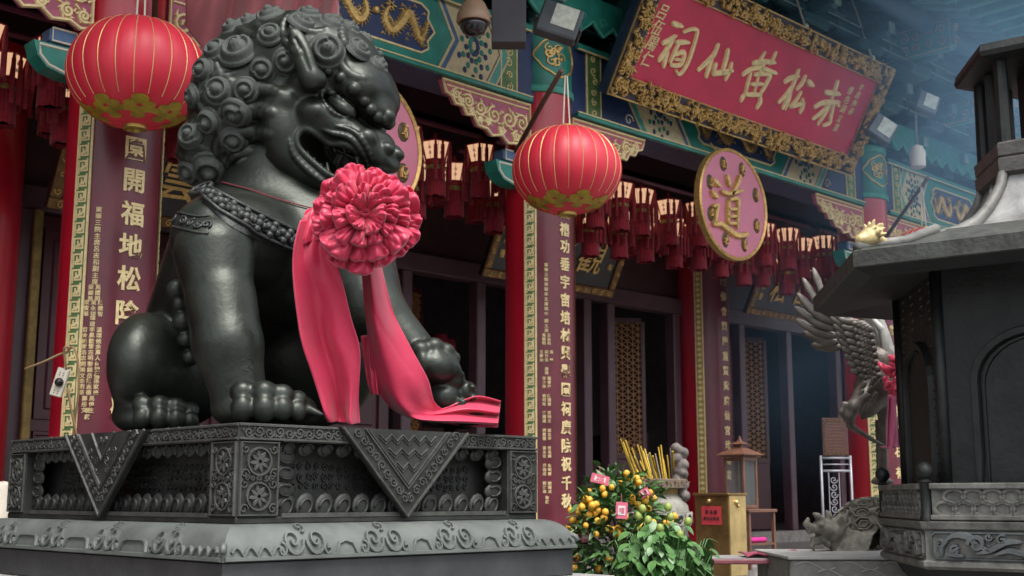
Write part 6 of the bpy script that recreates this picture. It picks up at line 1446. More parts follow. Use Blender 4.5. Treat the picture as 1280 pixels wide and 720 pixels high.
for row, (rr_, zz_) in enumerate(((50, 14), (40, 27), (26, 38), (10, 43))):
    n = (12, 10, 7, 3)[row]
    for k in range(n):
        a = PI + (k + .5 * (row % 2)) / n * 2 * PI; c = np.array(tp(1092, 668, .35)) + (RT * rr_ * math.cos(a) + FH * rr_ * 1.12 * math.sin(a) + np.array([0, 0, zz_])) * tq
        n_ = (RT * math.cos(a) * rr_ / 52 + FH * math.sin(a) * rr_ / 60 + np.array([0, 0, zz_ / 42 * 1.1])); n_ /= np.linalg.norm(n_); ex = np.cross([0, 0, 1.0], n_); ex /= np.linalg.norm(ex) + 1e-9; ey = np.cross(n_, ex); Mx = frame(c, ex, ey, n_); s_z = 11 * tq
        m_ = MB(); P = [(s_z * math.cos(t) * 1.05, s_z * math.sin(t) * .8) for t in np.linspace(0, 2 * PI, 6, endpoint=False)]; ribbon2d(m_, P, .016, .022, Mx, closed=True); ribbon2d(m_, [(x * .5, y * .5) for x, y in P], .012, .016, Mx, closed=True); o = m_.build('shell_plate', tur_m); o.parent = turt; o.matrix_parent_inverse = tinv
P0 = onZ(978, 698, 1.11)
pz = 1.5 - (697 - 622) / FPX * 7.6
wpl = thing('wave_plinth', 'low stone plinth carved with wave lines under the turtle', 'plinth', tuple(at(1060, 700, 7.9))); winv = Matrix.Translation(-Vector(at(1060, 700, 7.9)))
pa = np.array([*(EYE + RT * (340 / FPX * 7.35) + FH * 7.35)[:2], 0]); ux, uy = RT, FH
def wbox(x0, x1, y0, y1, z0, z1, ch=.01): e = MB(); e.box(((x0 + x1) / 2, (y0 + y1) / 2, (z0 + z1) / 2), (x1 - x0, y1 - y0, z1 - z0), frame((pa[0], pa[1], 0), ux, uy, (0, 0, 1)), ch=ch); return e
o = wbox(0, 1.3, 0, 1.0, .0, 1.145).build('plinth_block', mat('plinth stone', (.22, .215, .20), rough=.7, var=.3, scale=10, bump=.3, bscale=50)); o.parent = wpl; o.matrix_parent_inverse = winv
o = wbox(-.015, 1.3, -.015, 1.0, 1.145, 1.165, .004).build('plinth_top', mat('pale plinth top', (.40, .40, .38), rough=.6, var=.2, scale=8)); o.parent = wpl; o.matrix_parent_inverse = winv
e = MB(); Mf = frame((pa[0], pa[1], 0), ux, (0, 0, 1), -uy)
for r_ in range(9):
    for k in range(5):
        x0 = .04 + k * .25 + (.12 if r_ % 2 else 0); ribbon2d(e, [(x0 + .22 * t, 1.12 - r_ * .045 + .018 * math.sin(2 * PI * t) - .02 * t) for t in np.linspace(0, 1, 12)], .008, .006, Mf)
o = e.build('wave_line', mat('plinth stone light', (.36, .35, .31), rough=.7, var=.2)); o.parent = wpl; o.matrix_parent_inverse = winv; o['kind'] = 'stuff'
# ================================================================ PLANTS AND SMALL THINGS
leaf_m = mat('citrus leaf', (.075, .17, .05), rough=.42, var=.45, scale=8)
leaf_b = mat('broad leaf', (.095, .215, .065), rough=.42, var=.35, scale=7)
fruit_m = mat('kumquat peel', (.78, .34, .03), rough=.38, var=.25, scale=12, col2=(.66, .42, .05), bump=.15, bscale=120, bdist=.002)
bark = mat('bark', (.09, .06, .035), rough=.85, var=.3)
pot_m = mat('blue glazed pot', (.10, .08, .07), rough=.4, var=.3)
def leaf_mesh(name, m, l=1.0, w_=.42, fold=.18):
    mb = MB(); n = 6; V = []
    for i in range(n + 1):
        t = i / n; hw = w_ * .5 * math.sin(PI * t ** .8) ** .9 * (1 - .15 * t); z = -.22 * t * t + .10 * t
        V += [(-hw, t * l, z + fold * hw), (0, t * l, z), (hw, t * l, z + fold * hw)]
    Fc = [(i * 3 + k, i * 3 + k + 1, i * 3 + k + 4, i * 3 + k + 3) for i in range(n) for k in range(2)]; mb.add(V, Fc); return mb.mesh(name, m, True), V, Fc
kl, kV, kF = leaf_mesh('leaf', leaf_m, 1, .40); bl_, bV, bF = leaf_mesh('leaf', leaf_b, 1, .62, .12)
def leafM(c, d, roll, s):
    y = Vector(d).normalized(); x = y.cross(Vector((0, 0, 1))); x = x.normalized() if x.length > 1e-3 else Vector((1, 0, 0)); z = x.cross(y); Rm = Matrix.Rotation(roll, 3, y); x, z = Rm @ x, Rm @ z
    return frame(c, x * s, y * s, z * s)
rn = random.Random(21)
# kumquat bush
kc = at(776, 655, 8.3); kq = 8.3 / FPX; kt = thing('kumquat_tree', 'potted kumquat tree full of orange fruit beside the pedestal', 'tree', (kc[0], kc[1], 0)); kinv = (kc[0], kc[1], 0)
loc = lambda p: (p[0] - kc[0], p[1] - kc[1], p[2])
m = MB(); m.lathe([(.16, 0), (.22, .04), (.26, .40), (.29, .46), (.27, .48), (.24, .46), (.2, .44)], 24); m.build('pot', pot_m, kt, smooth=40)
m = MB(); m.tube([(0, 0, .4), (.03, .02, .8), (0, 0, 1.2)], [.035, .03, .018], 8)
for k in range(16): a = k * 2.4; m.tube([(0, 0, .75 + .03 * k), (.18 * math.cos(a), .18 * math.sin(a), .95 + .03 * k), (.33 * math.cos(a), .33 * math.sin(a), 1.0 + .035 * k)], [.014, .01, .004], 5)
m.build('trunk', bark, kt, smooth=True)
def crown(p): x, y, z = p; return x * x + y * y + z * z
lf = MB(); cz = kc[2] - .06; RX, RZ = .325, .40
def kpt(lo_, hi_):
    d = Vector((rn.gauss(0, 1), rn.gauss(0, 1), rn.gauss(0, 1))).normalized(); f = rn.uniform(lo_, hi_) * (1 + .10 * math.sin(5 * d.x + 3 * d.z) + .08 * math.sin(7 * d.y)); return Vector((d.x * RX * f, d.y * RX * f, cz + d.z * RZ * f - (.05 if d.z < 0 else 0))), d
nk_ = 0
for k in range(2300):
    p, d = kpt(.55, 1.05); dd = Vector((d.x + rn.uniform(-.9, .9), d.y + rn.uniform(-.9, .9), d.z * .6 + rn.uniform(-.7, .6))); s = rn.uniform(.055, .095)
    Mx = leafM(p, dd, rn.uniform(-.8, .8), s)
    if k < 240 and d.dot(Vector(-FH)) > .0: link('leaf', kl, kt, Mx)
    else: lf.addm(kV, kF, Mx)
o = lf.build('foliage', leaf_m, kt, smooth=True); o['kind'] = 'stuff'
fm = MB(); fm.ball((0, 0, 0), (1, 1, 1.08), 12, 8); fm = fm.mesh('kumquat', fruit_m, True)
for k in range(46):
    p, d = kpt(.93, 1.04)
    if d.dot(Vector(FH)) > .35: continue
    for q in range(rn.choice((1, 2, 3, 3, 4))): link('kumquat', fm, kt, Matrix.Translation(p + Vector((rn.uniform(-.04, .04), rn.uniform(-.04, .04), rn.uniform(-.04, .03)))) @ Matrix.Scale(rn.uniform(.019, .0255), 4))
for k in range(30):
    a = rn.uniform(0, 6.28); p = Vector(FH) * -.27 + Vector(RT) * rn.uniform(-.26, .22); z = cz + rn.uniform(-.36, .36); p = p * math.sqrt(max(.1, 1 - ((z - cz) / .42) ** 2))
    for q in range(rn.choice((1, 2, 3))): link('kumquat', fm, kt, Matrix.Translation((p.x + rn.uniform(-.04, .04), p.y + rn.uniform(-.04, .04), z + rn.uniform(-.04, .03))) @ Matrix.Scale(rn.uniform(.019, .0255), 4))
env_m = mat('red envelope paper', (.66, .14, .22), rough=.45, var=.1); env_w = mat('white print', (.75, .70, .70), rough=.5, var=.05)
def envelope(lab, u, v, d, w_, h_, rz, open_=False):
    c = at(u, v, d); t = thing('red_envelope', lab, 'envelope', tuple(c), 0, 'red envelopes on the kumquat tree'); ex = Vector(RT) * math.cos(rz) + Vector((0, 0, 1)) * math.sin(rz); ey = Vector((0, 0, 1)) * math.cos(rz) - Vector(RT) * math.sin(rz); Mx = frame((0, 0, 0), ex, ey, -Vector(FH))
    m = MB(); m.box((0, 0, 0), (w_, h_, .006), Mx); m.build('paper', env_m, t); m = MB(); m.box((0, 0, .004), (w_ * .62, h_ * .55, .003), Mx); m.build('white_print', env_w, t)
    m = MB(); put_glyph(m, '福', 0, 0, w_ * .5, w_ * .5, .002, Mx @ Matrix.Translation((0, 0, .0056)), bold=.01); m.build('character', env_m, t)
    m = MB(); m.tube([(0, 0, h_ * .45), (0, 0, h_ * .45 + .06)], .002, 4); m.build('string', env_m, t)
envelope('pink and white envelope hanging on the front of the kumquat tree', 777, 638, 7.93, .075, .105, -.06); envelope('pink envelope lying tilted on top of the kumquat tree', 750, 599, 8.2, .12, .06, -.25)
envelope('dark red envelope at the right shoulder of the kumquat tree', 806, 616, 8.05, .065, .05, .5); envelope('small red envelope low on the left of the kumquat tree', 731, 668, 8.2, .05, .10, .1)
# broad-leaved plant
gc = at(828, 705, 7.6); gt = thing('leafy_plant', 'bushy broad leaved green plant in front of the stone urn', 'plant', (gc[0], gc[1], 0)); 
m = MB(); m.lathe([(.15, 0), (.2, .05), (.24, .38), (.27, .42), (.22, .42)], 24); m.build('pot', pot_m, gt, smooth=40)
st_ = MB(); lf2 = MB(); cnt = 0
for k in range(120):
    a = rn.random() * 6.28; rr_ = .30 * math.sqrt(rn.random()); zt = gc[2] + .26 - rr_ * .45 + rn.uniform(-.18, .05); x, y = rr_ * math.cos(a), rr_ * math.sin(a)
    P = [(x * .25, y * .25, .42), (x * .6, y * .6, (.42 + zt) / 2 + .1), (x, y, zt)]; st_.tube(catmull(P, 6), [.008, .007, .006, .005, .005, .004, .003], 5)
    for q in range(8):
        z = zt - q * .065; f = 1 - q * .09; aa = a + q * 2.1 + rn.uniform(-.4, .4); c = Vector((x * f, y * f, z)); d = Vector((math.cos(aa) * .8 + x * 1.5, math.sin(aa) * .8 + y * 1.5, rn.uniform(-1.3, -.2))); s = rn.uniform(.09, .145) * (.7 if q == 0 else 1)
        Mx = leafM(c, d, rn.uniform(-.5, .5), s)
        if cnt < 290 and (c.x * FH[0] + c.y * FH[1]) < .02 and z > .95: link('leaf', bl_, gt, Mx); cnt += 1
        else: lf2.addm(bV, bF, Mx)
st_.build('stem', leaf_b, gt, smooth=True); o = lf2.build('foliage', leaf_b, gt, smooth=True); o['kind'] = 'stuff'
bud = MB(); bud.ball((0, 0, 0), (.024, .024, .028), 8, 6); bud = bud.mesh('flower_bud', mat('yellow green bud', (.30, .38, .09), rough=.5, var=.3), True)
for (u, v) in ((803, 636), (798, 645), (810, 650), (835, 634), (838, 646), (860, 652), (825, 660), (850, 668)): link('flower_bud', bud, gt, Matrix.Translation(Vector(at(u, v, 7.5)) - Vector((gc[0], gc[1], 0))))
# stone urn with incense
urn_m = mat('carved urn stone', (.26, .25, .215), rough=.7, var=.35, scale=12, bump=.6, bscale=35, bdist=.012)
DU = 9.4; uc = at(825, 650, DU); uq = DU / FPX; ur = thing('stone_urn', 'carved stone urn with a dragon handle holding incense behind the kumquat tree', 'urn', (uc[0], uc[1], 0)); zt = lambda v: 1.5 + (HORY - v) / FPX * DU
m = MB(); m.lathe([(.15, .86), (.20, .90), (.16, .98), (.20, zt(672)), (.225, zt(650)), (.215, zt(632)), (.175, zt(622)), (.155, zt(618))], 32); m.build('urn_body', urn_m, ur, smooth=50)
m = MB(); m.lathe([(.155, zt(619)), (.165, zt(612)), (.185, zt(610))], 32); m.build('urn_neck', mat('ochre band', (.36, .25, .09), rough=.6, var=.3), ur, smooth=50)
m = MB(); m.lathe([(.20, zt(611)), (.215, zt(610)), (.215, zt(600)), (.205, zt(599)), (.17, zt(599)), (.17, zt(606))], 32)
rim_ = m.build('urn_rim', mat('brown rim', (.16, .12, .085), rough=.6, var=.3), ur, smooth=40); m = MB()
for k in range(40): a = k * 2 * PI / 40; m.box((.216 * math.cos(a), .216 * math.sin(a), zt(605)), (.012, .012, .03), ch=.002) if k % 2 else m.box((.216 * math.cos(a), .216 * math.sin(a), zt(603)), (.012, .03, .010))
m.build('rim_fret', mat('brown rim', (1, 1, 1)), rim_); m = MB()
for k in range(14):
    a = k * 2 * PI / 14; m.tube([((.225 + .012) * math.cos(a + p_[0] * 4.2), (.225 + .012) * math.sin(a + p_[0] * 4.2), zt(648) + p_[1]) for p_ in spiral((0, 0), .055, 1.4, k, 12)], .012, 5)
m.build('cloud_relief', urn_m, ur, smooth=True); m = MB(); hp_ = Vector(at(848, 590, DU)) - Vector((uc[0], uc[1], 0))
hv = Vox(np.array(hp_) - .28, np.array(hp_) + .25, .010)
for k in range(34): z = -.20 + k * .0115; hv.ell(np.array(hp_) + RT * (.028 * math.sin(k * .9) + .015) + FH * .02 * math.cos(k * 1.3) + np.array([0, 0, z]), .030 + .012 * abs(math.sin(k * .8)), None, .008)
V, Q = hv.nets(); o = link('dragon_handle', np_mesh('dragon_handle', V, Q, mat('handle stone', (.15, .13, .12), rough=.7, var=.4, scale=20, bump=.4)), ur)
joss = mat('yellow joss stick', (.62, .42, .05), rough=.7, var=.2); joss_a = mat('grey ash stick', (.30, .27, .26), rough=.8, var=.2)
for (u, l, tl) in [(776, 55, -14), (779, 52, -12), (782, 54, -10), (786, 40, -5), (790, 44, 0), (793, 33, 2), (797, 48, -2), (801, 46, 0), (804, 40, 2), (806, 43, 1), (810, 36, -2), (812, 38, 3), (816, 34, 0), (819, 37, 4), (823, 45, 3), (826, 48, 2), (829, 30, 0), (834, 35, 5), (838, 44, 5), (841, 40, 4), (800, 28, 6), (815, 24, -6), (791, 25, 4)]:
    ub = 795 + (u - 776) * .74; b_ = Vector(at(ub, 603, DU + rn.uniform(-.1, .1))); tt = Vector(at(u, 604 - l, DU + rn.uniform(-.15, .15))); m = MB(); m.tube([Vector((0, 0, 0)), tt - b_], .0062, 5); o = m.build('incense_stick', joss if rn.random() < .85 else joss_a, loc=b_); tag(o, 'thin incense stick standing in the stone urn', 'incense', 'incense sticks in the stone urn')
# brass donation box
DB = 10.4; bz = lambda v, d=DB: 1.5 + (HORY - v) / FPX * d
brass = mat('brown brass', (.30, .19, .075), rough=.33, metal=.7, var=.4, scale=4, rvar=.1); brass_l = mat('brass lit side and lock', (.58, .43, .19), rough=.35, metal=.65, var=.3, scale=5)
bA, bB, bC = at(869, 650, DB + .25), at(911, 650, DB), at(937, 650, DB + .25); dbx = thing('donation_box', 'brown brass donation box with a red paper notice', 'box', (bB[0], bB[1], .85))
ex = (bB - bA); ex[2] = 0; wx = np.linalg.norm(ex); ex /= wx; ey = np.array([-ex[1], ex[0], 0]); ey = ey if ey @ FH > 0 else -ey; wy = .24; H_ = bz(619) - .85
Mb = frame((0, 0, 0), -ex, ey, (0, 0, 1)); Mb = frame((0, 0, 0), ex, ey, (0, 0, 1))
m = MB(); m.box((-wx / 2, wy / 2, H_ / 2), (wx, wy, H_), Mb, ch=.006); m.build('box_body', brass, dbx); m = MB(); m.box((.004, wy / 2, H_ / 2), (.008, wy - .01, H_ - .01), Mb); m.build('lit_side_tone', brass_l, dbx); m = MB(); m.box((-wx / 2, wy / 2, H_ + .008), (wx + .03, wy + .03, .02), Mb, ch=.005); m.build('lid', brass, dbx)  # thin sheet puts the right face's brighter light into its brass colour
m = MB(); m.box((-wx * .50, -.004, H_ - .17), (wx * .58, .004, .155), Mb); nt_ = m.build('red_notice', mat('red paper', (.56, .045, .065), rough=.6, var=.1), dbx); m = MB()
Mn = frame(Mb @ Vector((-wx * .50, -.008, H_ - .17)), ex, (0, 0, 1), -ey)
for i, c in enumerate('香油箱'): put_glyph(m, c, -.045 + .045 * i, .03, .036, .036, .002, Mn)
for i, c in enumerate('請自由樂捐'): put_glyph(m, c, -.068 + .034 * i, -.025, .03, .03, .002, Mn)
m.build('writing', ink, nt_); m = MB(); m.ball(Mb @ Vector((-wx * .55, -.01, H_ - .05)), .02); m.ball(Mb @ Vector((.014, wy * .4, H_ - .06)), .022); m.ball(Mb @ Vector((.014, wy * .5, H_ - .09)), .015); m.build('lock', brass_l, dbx, smooth=True)
# lantern-shaped glass case on a dark table
DG = 11.6; gz = lambda v: 1.5 + (HORY - v) / FPX * DG; gC = at(926, 600, DG); wood_l = mat('red brown wood', (.15, .07, .045), rough=.45, var=.3, scale=6)
glass = mat('case glass', (.20, .24, .24), rough=.05, var=0, trans=.0, alpha=.16, spec=.6)
gcs = thing('glass_case', 'wooden glass case shaped like a pavilion standing on the dark table', 'case', (gC[0], gC[1], gz(636))); hw = .100; Hc = gz(572) - gz(636); Mg = frame((0, 0, 0), (RT + FH) / 2 ** .5, (FH - RT) / 2 ** .5, (0, 0, 1))
for sx in (-1, 1):
    for sy in (-1, 1): m = MB(); m.box((sx * hw, sy * hw, Hc / 2), (.025, .025, Hc), Mg, ch=.003); m.build('corner_post', wood_l, gcs)
for sx, sy in ((1, 0), (-1, 0), (0, 1), (0, -1)):
    m = MB(); m.box((sx * hw, sy * hw, Hc / 2), (.004 if sx else hw * 1.8, .004 if sy else hw * 1.8, Hc * .92), Mg); m.build('pane', glass, gcs)
    m = MB(); m.box((sx * hw, sy * hw, Hc - .02), (.02 if sx else hw * 1.9, .02 if sy else hw * 1.9, .03), Mg); m.box((sx * hw, sy * hw, .02), (.02 if sx else hw * 1.9, .02 if sy else hw * 1.9, .035), Mg); m.build('rail', wood_l, gcs)
m = MB(); m.box((0, 0, .005), (hw * 2.2, hw * 2.2, .02), Mg); m.build('case_floor', wood_l, gcs)
def sq_roof(prof):
    m = MB(); V = [tuple(Mg @ Vector((r_ * cx_ * (1 + e_), r_ * cy_ * (1 + e_), z + 0))) for r_, z, e_ in prof for cx_, cy_ in ((-1, -1), (1, -1), (1, 1), (-1, 1))]; n = len(prof); m.add(V, [(i * 4 + k, i * 4 + (k + 1) % 4, (i + 1) * 4 + (k + 1) % 4, (i + 1) * 4 + k) for i in range(n - 1) for k in range(4)] + [(3, 2, 1, 0), tuple(range(4 * n - 4, 4 * n))]); return m
sq_roof([(hw + .02, Hc, 0), (hw + .04, Hc + .02, .12), (hw + .03, Hc + .032, .12), (.075, Hc + .07, 0), (.04, Hc + .09, 0)]).build('roof', wood_l, gcs); sq_roof([(.035, Hc + .08, 0), (.035, Hc + .115, 0), (.06, Hc + .12, .12), (.022, Hc + .145, 0), (.01, Hc + .17, 0), (.004, Hc + .20, 0)]).build('finial_roof', wood_l, gcs)
tb = thing('side_table', 'small dark wooden table under the glass case', 'table', (gC[0], gC[1], .85)); ht = gz(636) - .85
m = MB(); m.box((.06, 0, ht - .015), (.46, .40, .03), Mg, ch=.005); m.build('tabletop', wood_l, tb); m = MB(); m.box((.06, 0, ht * .42), (.42, .36, .02), Mg); m.build('shelf', wood_l, tb)
for sx in (-.14, .26):
    for sy in (-.17, .17): m = MB(); m.box((sx, sy, ht / 2 - .015), (.028, .028, ht - .03), Mg); m.build('leg', wood_l, tb)
m = MB(); m.box((.06, -.04, ht * .42 + .035), (.26, .22, .045), Mg, ch=.015); o = m.build('magenta_cushion', mat('magenta cloth', (.55, .02, .22), rough=.7, var=.2)); o.location = (gC[0], gC[1], .85); tag(o, 'magenta cloth folded on the shelf of the dark table', 'cloth')
# sign board on a scrolled silver stand
DS = 14.0; sz_ = lambda v: 1.5 + (HORY - v) / FPX * DS; sC = at(1040, 600, DS); Msn = frame((0, 0, 0), RT, (0, 0, 1), -FH); silver = mat('silver paint', (.42, .42, .46), rough=.4, metal=.4, var=.15)
sg = thing('notice_board', 'framed notice board on a scrolled silver stand beside the right column', 'sign', (sC[0], sC[1], .85)); q_ = DS / FPX; L0 = lambda u, v: ((u - 1040) * q_, (640 - v) * q_ + sz_(640) - .85)
def srect(u0, v0, u1, v1, z0=0, d=.03): a, b = L0(u0, v1), L0(u1, v0); return ((a[0] + b[0]) / 2, (a[1] + b[1]) / 2, z0), (b[0] - a[0], b[1] - a[1], d)
m = MB(); m.box(*srect(1030, 523, 1062, 570), Msn); m.build('notice_panel', mat('dark notice', (.11, .035, .03), rough=.5, var=.3), sg)
m = MB(); a, b = L0(1030, 570), L0(1062, 523); scrollfill(m, Msn @ Matrix.Translation((0, 0, .016)), a[0], a[1], a[0] + .05, b[1], .022, .012, .012, 2); scrollfill(m, Msn @ Matrix.Translation((0, 0, .016)), a[0] + .05, b[1] - .05, b[0], b[1], .022, .012, .012, 3); scrollfill(m, Msn @ Matrix.Translation((0, 0, .016)), a[0] + .05, a[1], b[0], a[1] + .05, .022, .012, .012, 4); m.build('gilt_frame', mat('old gilt frame', (1, 1, 1)), sg)
m = MB(); 
for r_ in range(9): ribbon2d(m, [(L0(1037, 0)[0], L0(0, 530 + r_ * 4)[1]), (L0(1058, 0)[0], L0(0, 530 + r_ * 4)[1])], .010, .004, Msn @ Matrix.Translation((0, 0, .016)))
m.build('text_line', mat('old gilt frame', (1, 1, 1)), sg)
m = MB(); 
for u in (1027, 1064): m.tube([Msn @ Vector((*L0(u, 570), 0)), Msn @ Vector((L0(u, 0)[0], 0, 0))], .016, 8)
for v in (573, 589): m.tube([Msn @ Vector((*L0(1027, v), 0)), Msn @ Vector((*L0(1064, v), 0))], .014, 8)
m.tube([Msn @ Vector((*L0(1027, 581), 0)), Msn @ Vector((*L0(1064, 581), 0))], .008, 6); m.build('stand_frame', silver, sg, smooth=True); m = MB()
for k in range(6):
    for du in (0,): ribbon2d(m, spiral(((1042 - 1040) * q_, L0(0, 600 + k * 9)[1]), .045, 1.4, k * PI, 14, 1 if k % 2 else -1), .012, .012, Msn)
for u in (1036, 1049): m.tube([Msn @ Vector((*L0(u, 591), 0)), Msn @ Vector((L0(u, 0)[0], .1, 0))], .007, 6)
m.build('scroll_work', silver, sg)
# red-covered table at the bottom
DTb = 7.9; tz = 1.5 - (692 - 622) / FPX * DTb; tC = at(930, 700, DTb); Mt_ = frame((0, 0, 0), RT, FH, (0, 0, 1)); lt = thing('low_table', 'low table with a grey top edged in dull red behind the plants', 'table', (tC[0], tC[1], 0)); ttop = tz - .02
m = MB(); m.box((.02, .1, ttop - .02), (.58, .50, .03), Mt_, ch=.006); m.build('tabletop', mat('rose table edge', (.24, .075, .09), rough=.55, var=.25), lt); m = MB(); m.box((.02, .1, ttop - .002), (.54, .46, .006), Mt_); m.build('table_cover', mat('pale grey cover', (.33, .32, .32), rough=.5, var=.2), lt)
for sx in (-.24, .28):
    for sy in (-.12, .32): m = MB(); m.box((sx, sy, (ttop - .04) / 2), (.04, .04, ttop - .04), Mt_); m.build('leg', silver, lt)
m = MB(); m.grid(lambda a, b: Mt_ @ Vector((.0 + .34 * a, -.10 + .30 * b + .02 * math.sin(9 * a), ttop + .012 + .022 * abs(math.sin(7 * a + 2 * b)) + .05 * max(0, a - .7) * math.sin(PI * b))), 24, 12); o = m.build('red_cloth', mat('crumpled red cloth', (.33, .04, .085), rough=.75, var=.25, sheen=.2), smooth=True, loc=(tC[0], tC[1], 0)); md = o.modifiers.new('t', 'SOLIDIFY'); md.thickness = .01; tag(o, 'crumpled dark red cloth lying on the low table', 'cloth')
# power strip hanging from a cord on the left column
cl = at(75, 478, 7.75); ps = thing('power_strip', 'white power strip hanging by a cord in front of the left red column', 'power strip', tuple(cl)); q7 = 7.75 / FPX; Mp = frame((0, 0, 0), RT * math.cos(.26) - np.array([0, 0, 1]) * math.sin(-.26) * -1, np.array([0, 0, 1]) * math.cos(.26) + RT * math.sin(.26), -FH)
m = MB(); m.box((0, 0, 0), (15 * q7, 36 * q7, .035), Mp, ch=.006); m.build('strip_body', white_pt, ps); m = MB(); m.ball(Mp @ Vector((.005, .0, .03)), (.028, .028, .028)); m.build('plug', mat('black plug', (.012, .012, .012), rough=.4, var=0), ps, smooth=True)
m = MB(); [m.box((x * .012, y, .018), (.005, .008, .004), Mp) for x in (-1, 1) for y in (.06, .045, -.055, -.07)]; m.build('socket_hole', mat('black plug', (0, 0, 0)), ps)
cord = mat('tan cord', (.36, .23, .12), rough=.6, var=.15); m = MB(); P3 = lambda L_: [np.array(at(*q)) - cl for q in L_]
m.tube(catmull(P3([(31, 461, 7.8), (55, 452, 7.75), (74, 443, 7.74), (84, 440, 7.73), (86, 434, 7.72), (81, 435, 7.72), (80, 441, 7.73), (83, 462, 7.75)]), 40), .008, 5); m.build('cord', cord, ps, smooth=True)
m = MB(); m.tube(catmull(P3([(84, 440, 7.74), (91, 434, 7.72), (97, 450, 7.72), (98, 490, 7.74), (94, 520, 7.76), (92, 545, 7.78)]), 30), .008, 5); m.tube(catmull(P3([(85, 485, 7.72), (88, 505, 7.72), (96, 545, 7.74)]), 16), .008, 5); m.build('cord', cord, ps, smooth=True)
# security camera, floodlights, duct, draped cloth, white bollard
sc = at(592, 18, 10.2); sct = thing('security_camera', 'tan dome security camera hanging under the eave beside the beam', 'camera', tuple(sc)); q_ = 10.2 / FPX; tan = mat('tan plastic', (.36, .23, .15), rough=.45, var=.1)
m = MB(); m.lathe([(.0, .22), (.03, .22), (.05, .15), (.095, .09), (.135, .0), (.142, -.06), (.138, -.075), (.12, -.075)], 28); m.build('housing', tan, sct, smooth=50); m = MB(); m.lathe([(.118, -.07), (.114, -.11), (.09, -.155), (.05, -.18), (0, -.188)], 24); m.build('dome', mat('smoked dome', (.02, .022, .025), rough=.12, var=0, spec=.7), sct, smooth=True); m = MB(); m.tube([(0, 0, .2), (0, 0, .7)], .03, 8); m.build('drop_rod', tan, sct)
fl_g = mat('grey lamp housing', (.10, .11, .12), rough=.45, metal=.4, var=.2); fl_l = mat('lamp glass', (.55, .58, .50), rough=.3, var=.25, scale=20)
def flood(lab, u, v, d, s, rz, tilt):
    c = at(u, v, d); t = thing('floodlight', lab, 'floodlight', tuple(c), 0, 'floodlights under the eave'); Mx = frame((0, 0, 0), RT, UP, -FW) @ Matrix.Rotation(rz, 4, 'Z') @ Matrix.Rotation(tilt, 4, 'X')
    m = MB(); m.box((0, 0, -.05), (s, s * .95, .12), Mx, ch=.015); m.build('housing', fl_g, t); m = MB(); m.box((s * .10, s * .08, .014), (s * .58, s * .66, .01), Mx); m.build('lens', fl_l, t); m = MB(); m.tube([Mx @ Vector((-s * .55, 0, -.05)), Mx @ Vector((-s * .55, 0, -.25)), Mx @ Vector((s * .55, 0, -.25)), Mx @ Vector((s * .55, 0, -.05))], .014, 6); m.tube([Mx @ Vector((0, 0, -.25)), Mx @ Vector((0, .45, -.5))], .02, 6); m.build('yoke', fl_g, t)
flood('grey square floodlight above the middle column', 700, 24, 10.6, .36, -.32, -.5); flood('small floodlight in the smoke right of the great plaque', 1104, 160, 14.2, .30, -.6, -.3); flood('grey floodlight deep in the smoke above the right beam', 1160, 128, 14.5, .26, -.4, -.3)
c = at(1147, 196, 14.2); t = thing('loudspeaker', 'small white loudspeaker under the eave right of the right column', 'speaker', tuple(c)); m = MB(); m.lathe([(.05, -.14), (.085, -.12), (.09, .05), (.06, .12), (.02, .14)], 16); m.build('speaker_body', white_pt, t, smooth=40); m = MB(); m.tube([(0, 0, .13), (0, 0, .5)], .015, 6); m.build('bracket', fl_g, t)
a_, b2 = at(636, 54, 10.45), at(632, -60, 10.45); m = MB(); m.box((0, 0, .5), (.29, .18, 1.05), frame((0, 0, 0), RT, FH, (0, 0, 1)), ch=.006); o = m.build('square_duct', mat('grey duct', (.055, .055, .065), rough=.6, var=.15), loc=(a_[0], a_[1], a_[2] - .0)); tag(o, 'square grey duct dropping behind the security camera', 'duct')
dr = mat('dusty red cloth', (.30, .085, .095), rough=.8, var=.2, scale=3, sheen=.3)
def drape(a, b):
    u = 232 + 190 * a; sag = 1 - (2 * a - 1) ** 2; v = -40 + (70 + 75 * sag * 1.0) * b; return at(u, v, 8.6 - .10 * math.sin(a * 13 + 2 * b) - .05 * math.sin(a * 31 + b * 4) - .25 * sag * b)
m = MB(); m.grid(drape, 60, 24); o = m.build('draped_cloth', dr, smooth=True); md = o.modifiers.new('t', 'SOLIDIFY'); md.thickness = .012; tag(o, 'dusty red cloth swag draped across the beam behind the mane', 'cloth')
c = at(2, 640, 7.3); m = MB(); m.lathe([(.07, 0), (.07, .5), (.06, .52), (.0, .53)], 16); o = m.build('white_post', white_pt, smooth=40, loc=(c[0], c[1], c[2] - .35)); tag(o, 'short white post at the left edge behind the pedestal', 'post')
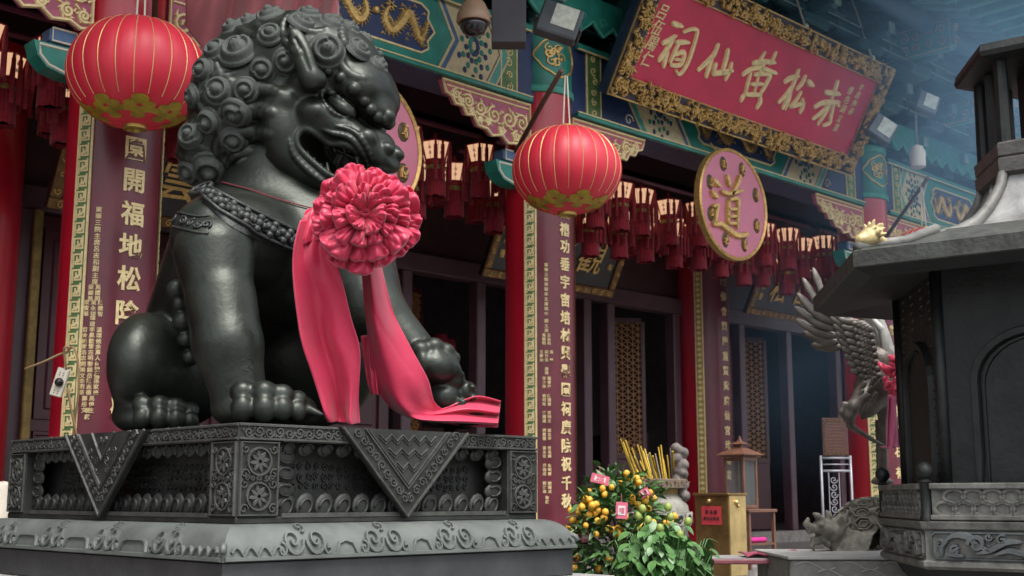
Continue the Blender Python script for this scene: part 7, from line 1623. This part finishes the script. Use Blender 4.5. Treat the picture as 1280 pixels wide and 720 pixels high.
# ================================================================ INCENSE SMOKE
def smoke(name, c, r_, dens, col, sc):
    m = bpy.data.materials.new(name); m.use_nodes = True; n = m.node_tree; n.nodes.clear(); L = n.links.new
    out = n.nodes.new('ShaderNodeOutputMaterial'); pv = n.nodes.new('ShaderNodeVolumePrincipled'); pv.inputs['Color'].default_value = (*col, 1); pv.inputs['Anisotropy'].default_value = .2
    tc = n.nodes.new('ShaderNodeTexCoord'); ln = n.nodes.new('ShaderNodeVectorMath'); ln.operation = 'LENGTH'; L(tc.outputs['Object'], ln.inputs[0])
    fall = n.nodes.new('ShaderNodeMapRange'); fall.interpolation_type = 'SMOOTHSTEP'; fall.inputs['From Min'].default_value = .98; fall.inputs['From Max'].default_value = .15; L(ln.outputs['Value'], fall.inputs['Value'])
    nz = n.nodes.new('ShaderNodeTexNoise'); nz.inputs['Scale'].default_value = sc; nz.inputs['Detail'].default_value = 3; nz.inputs['Distortion'].default_value = .6; L(tc.outputs['Object'], nz.inputs['Vector'])
    mr = n.nodes.new('ShaderNodeMapRange'); mr.inputs['From Min'].default_value = .36; mr.inputs['From Max'].default_value = .68; mr.inputs['To Min'].default_value = .15; L(nz.outputs['Fac'], mr.inputs['Value'])
    mu = n.nodes.new('ShaderNodeMath'); mu.operation = 'MULTIPLY'; L(fall.outputs[0], mu.inputs[0]); L(mr.outputs[0], mu.inputs[1])
    m2 = n.nodes.new('ShaderNodeMath'); m2.operation = 'MULTIPLY'; m2.inputs[1].default_value = dens; L(mu.outputs[0], m2.inputs[0]); L(m2.outputs[0], pv.inputs['Density']); L(pv.outputs[0], out.inputs['Volume'])
    b = MB(); b.ball((0, 0, 0), 1.0, 24, 14); o = b.build(name, m, loc=c); o.scale = r_; o.rotation_euler = (0, 0, math.atan2(FH[1], FH[0])); tag(o, 'blue incense smoke drifting under the eave beside the burner', 'smoke', kind='stuff'); return o
smoke('smoke', at(1195, 110, 13.0), (3.6, 3.2, 2.6), .215, (.38, .67, 1.0), 1.7)
smoke('smoke', at(985, 430, 13.2), (2.6, 1.6, 1.9), .06, (.40, .68, 1.0), 1.4)
SC.cycles.volume_step_rate = 2.0; SC.cycles.volume_max_steps = 64
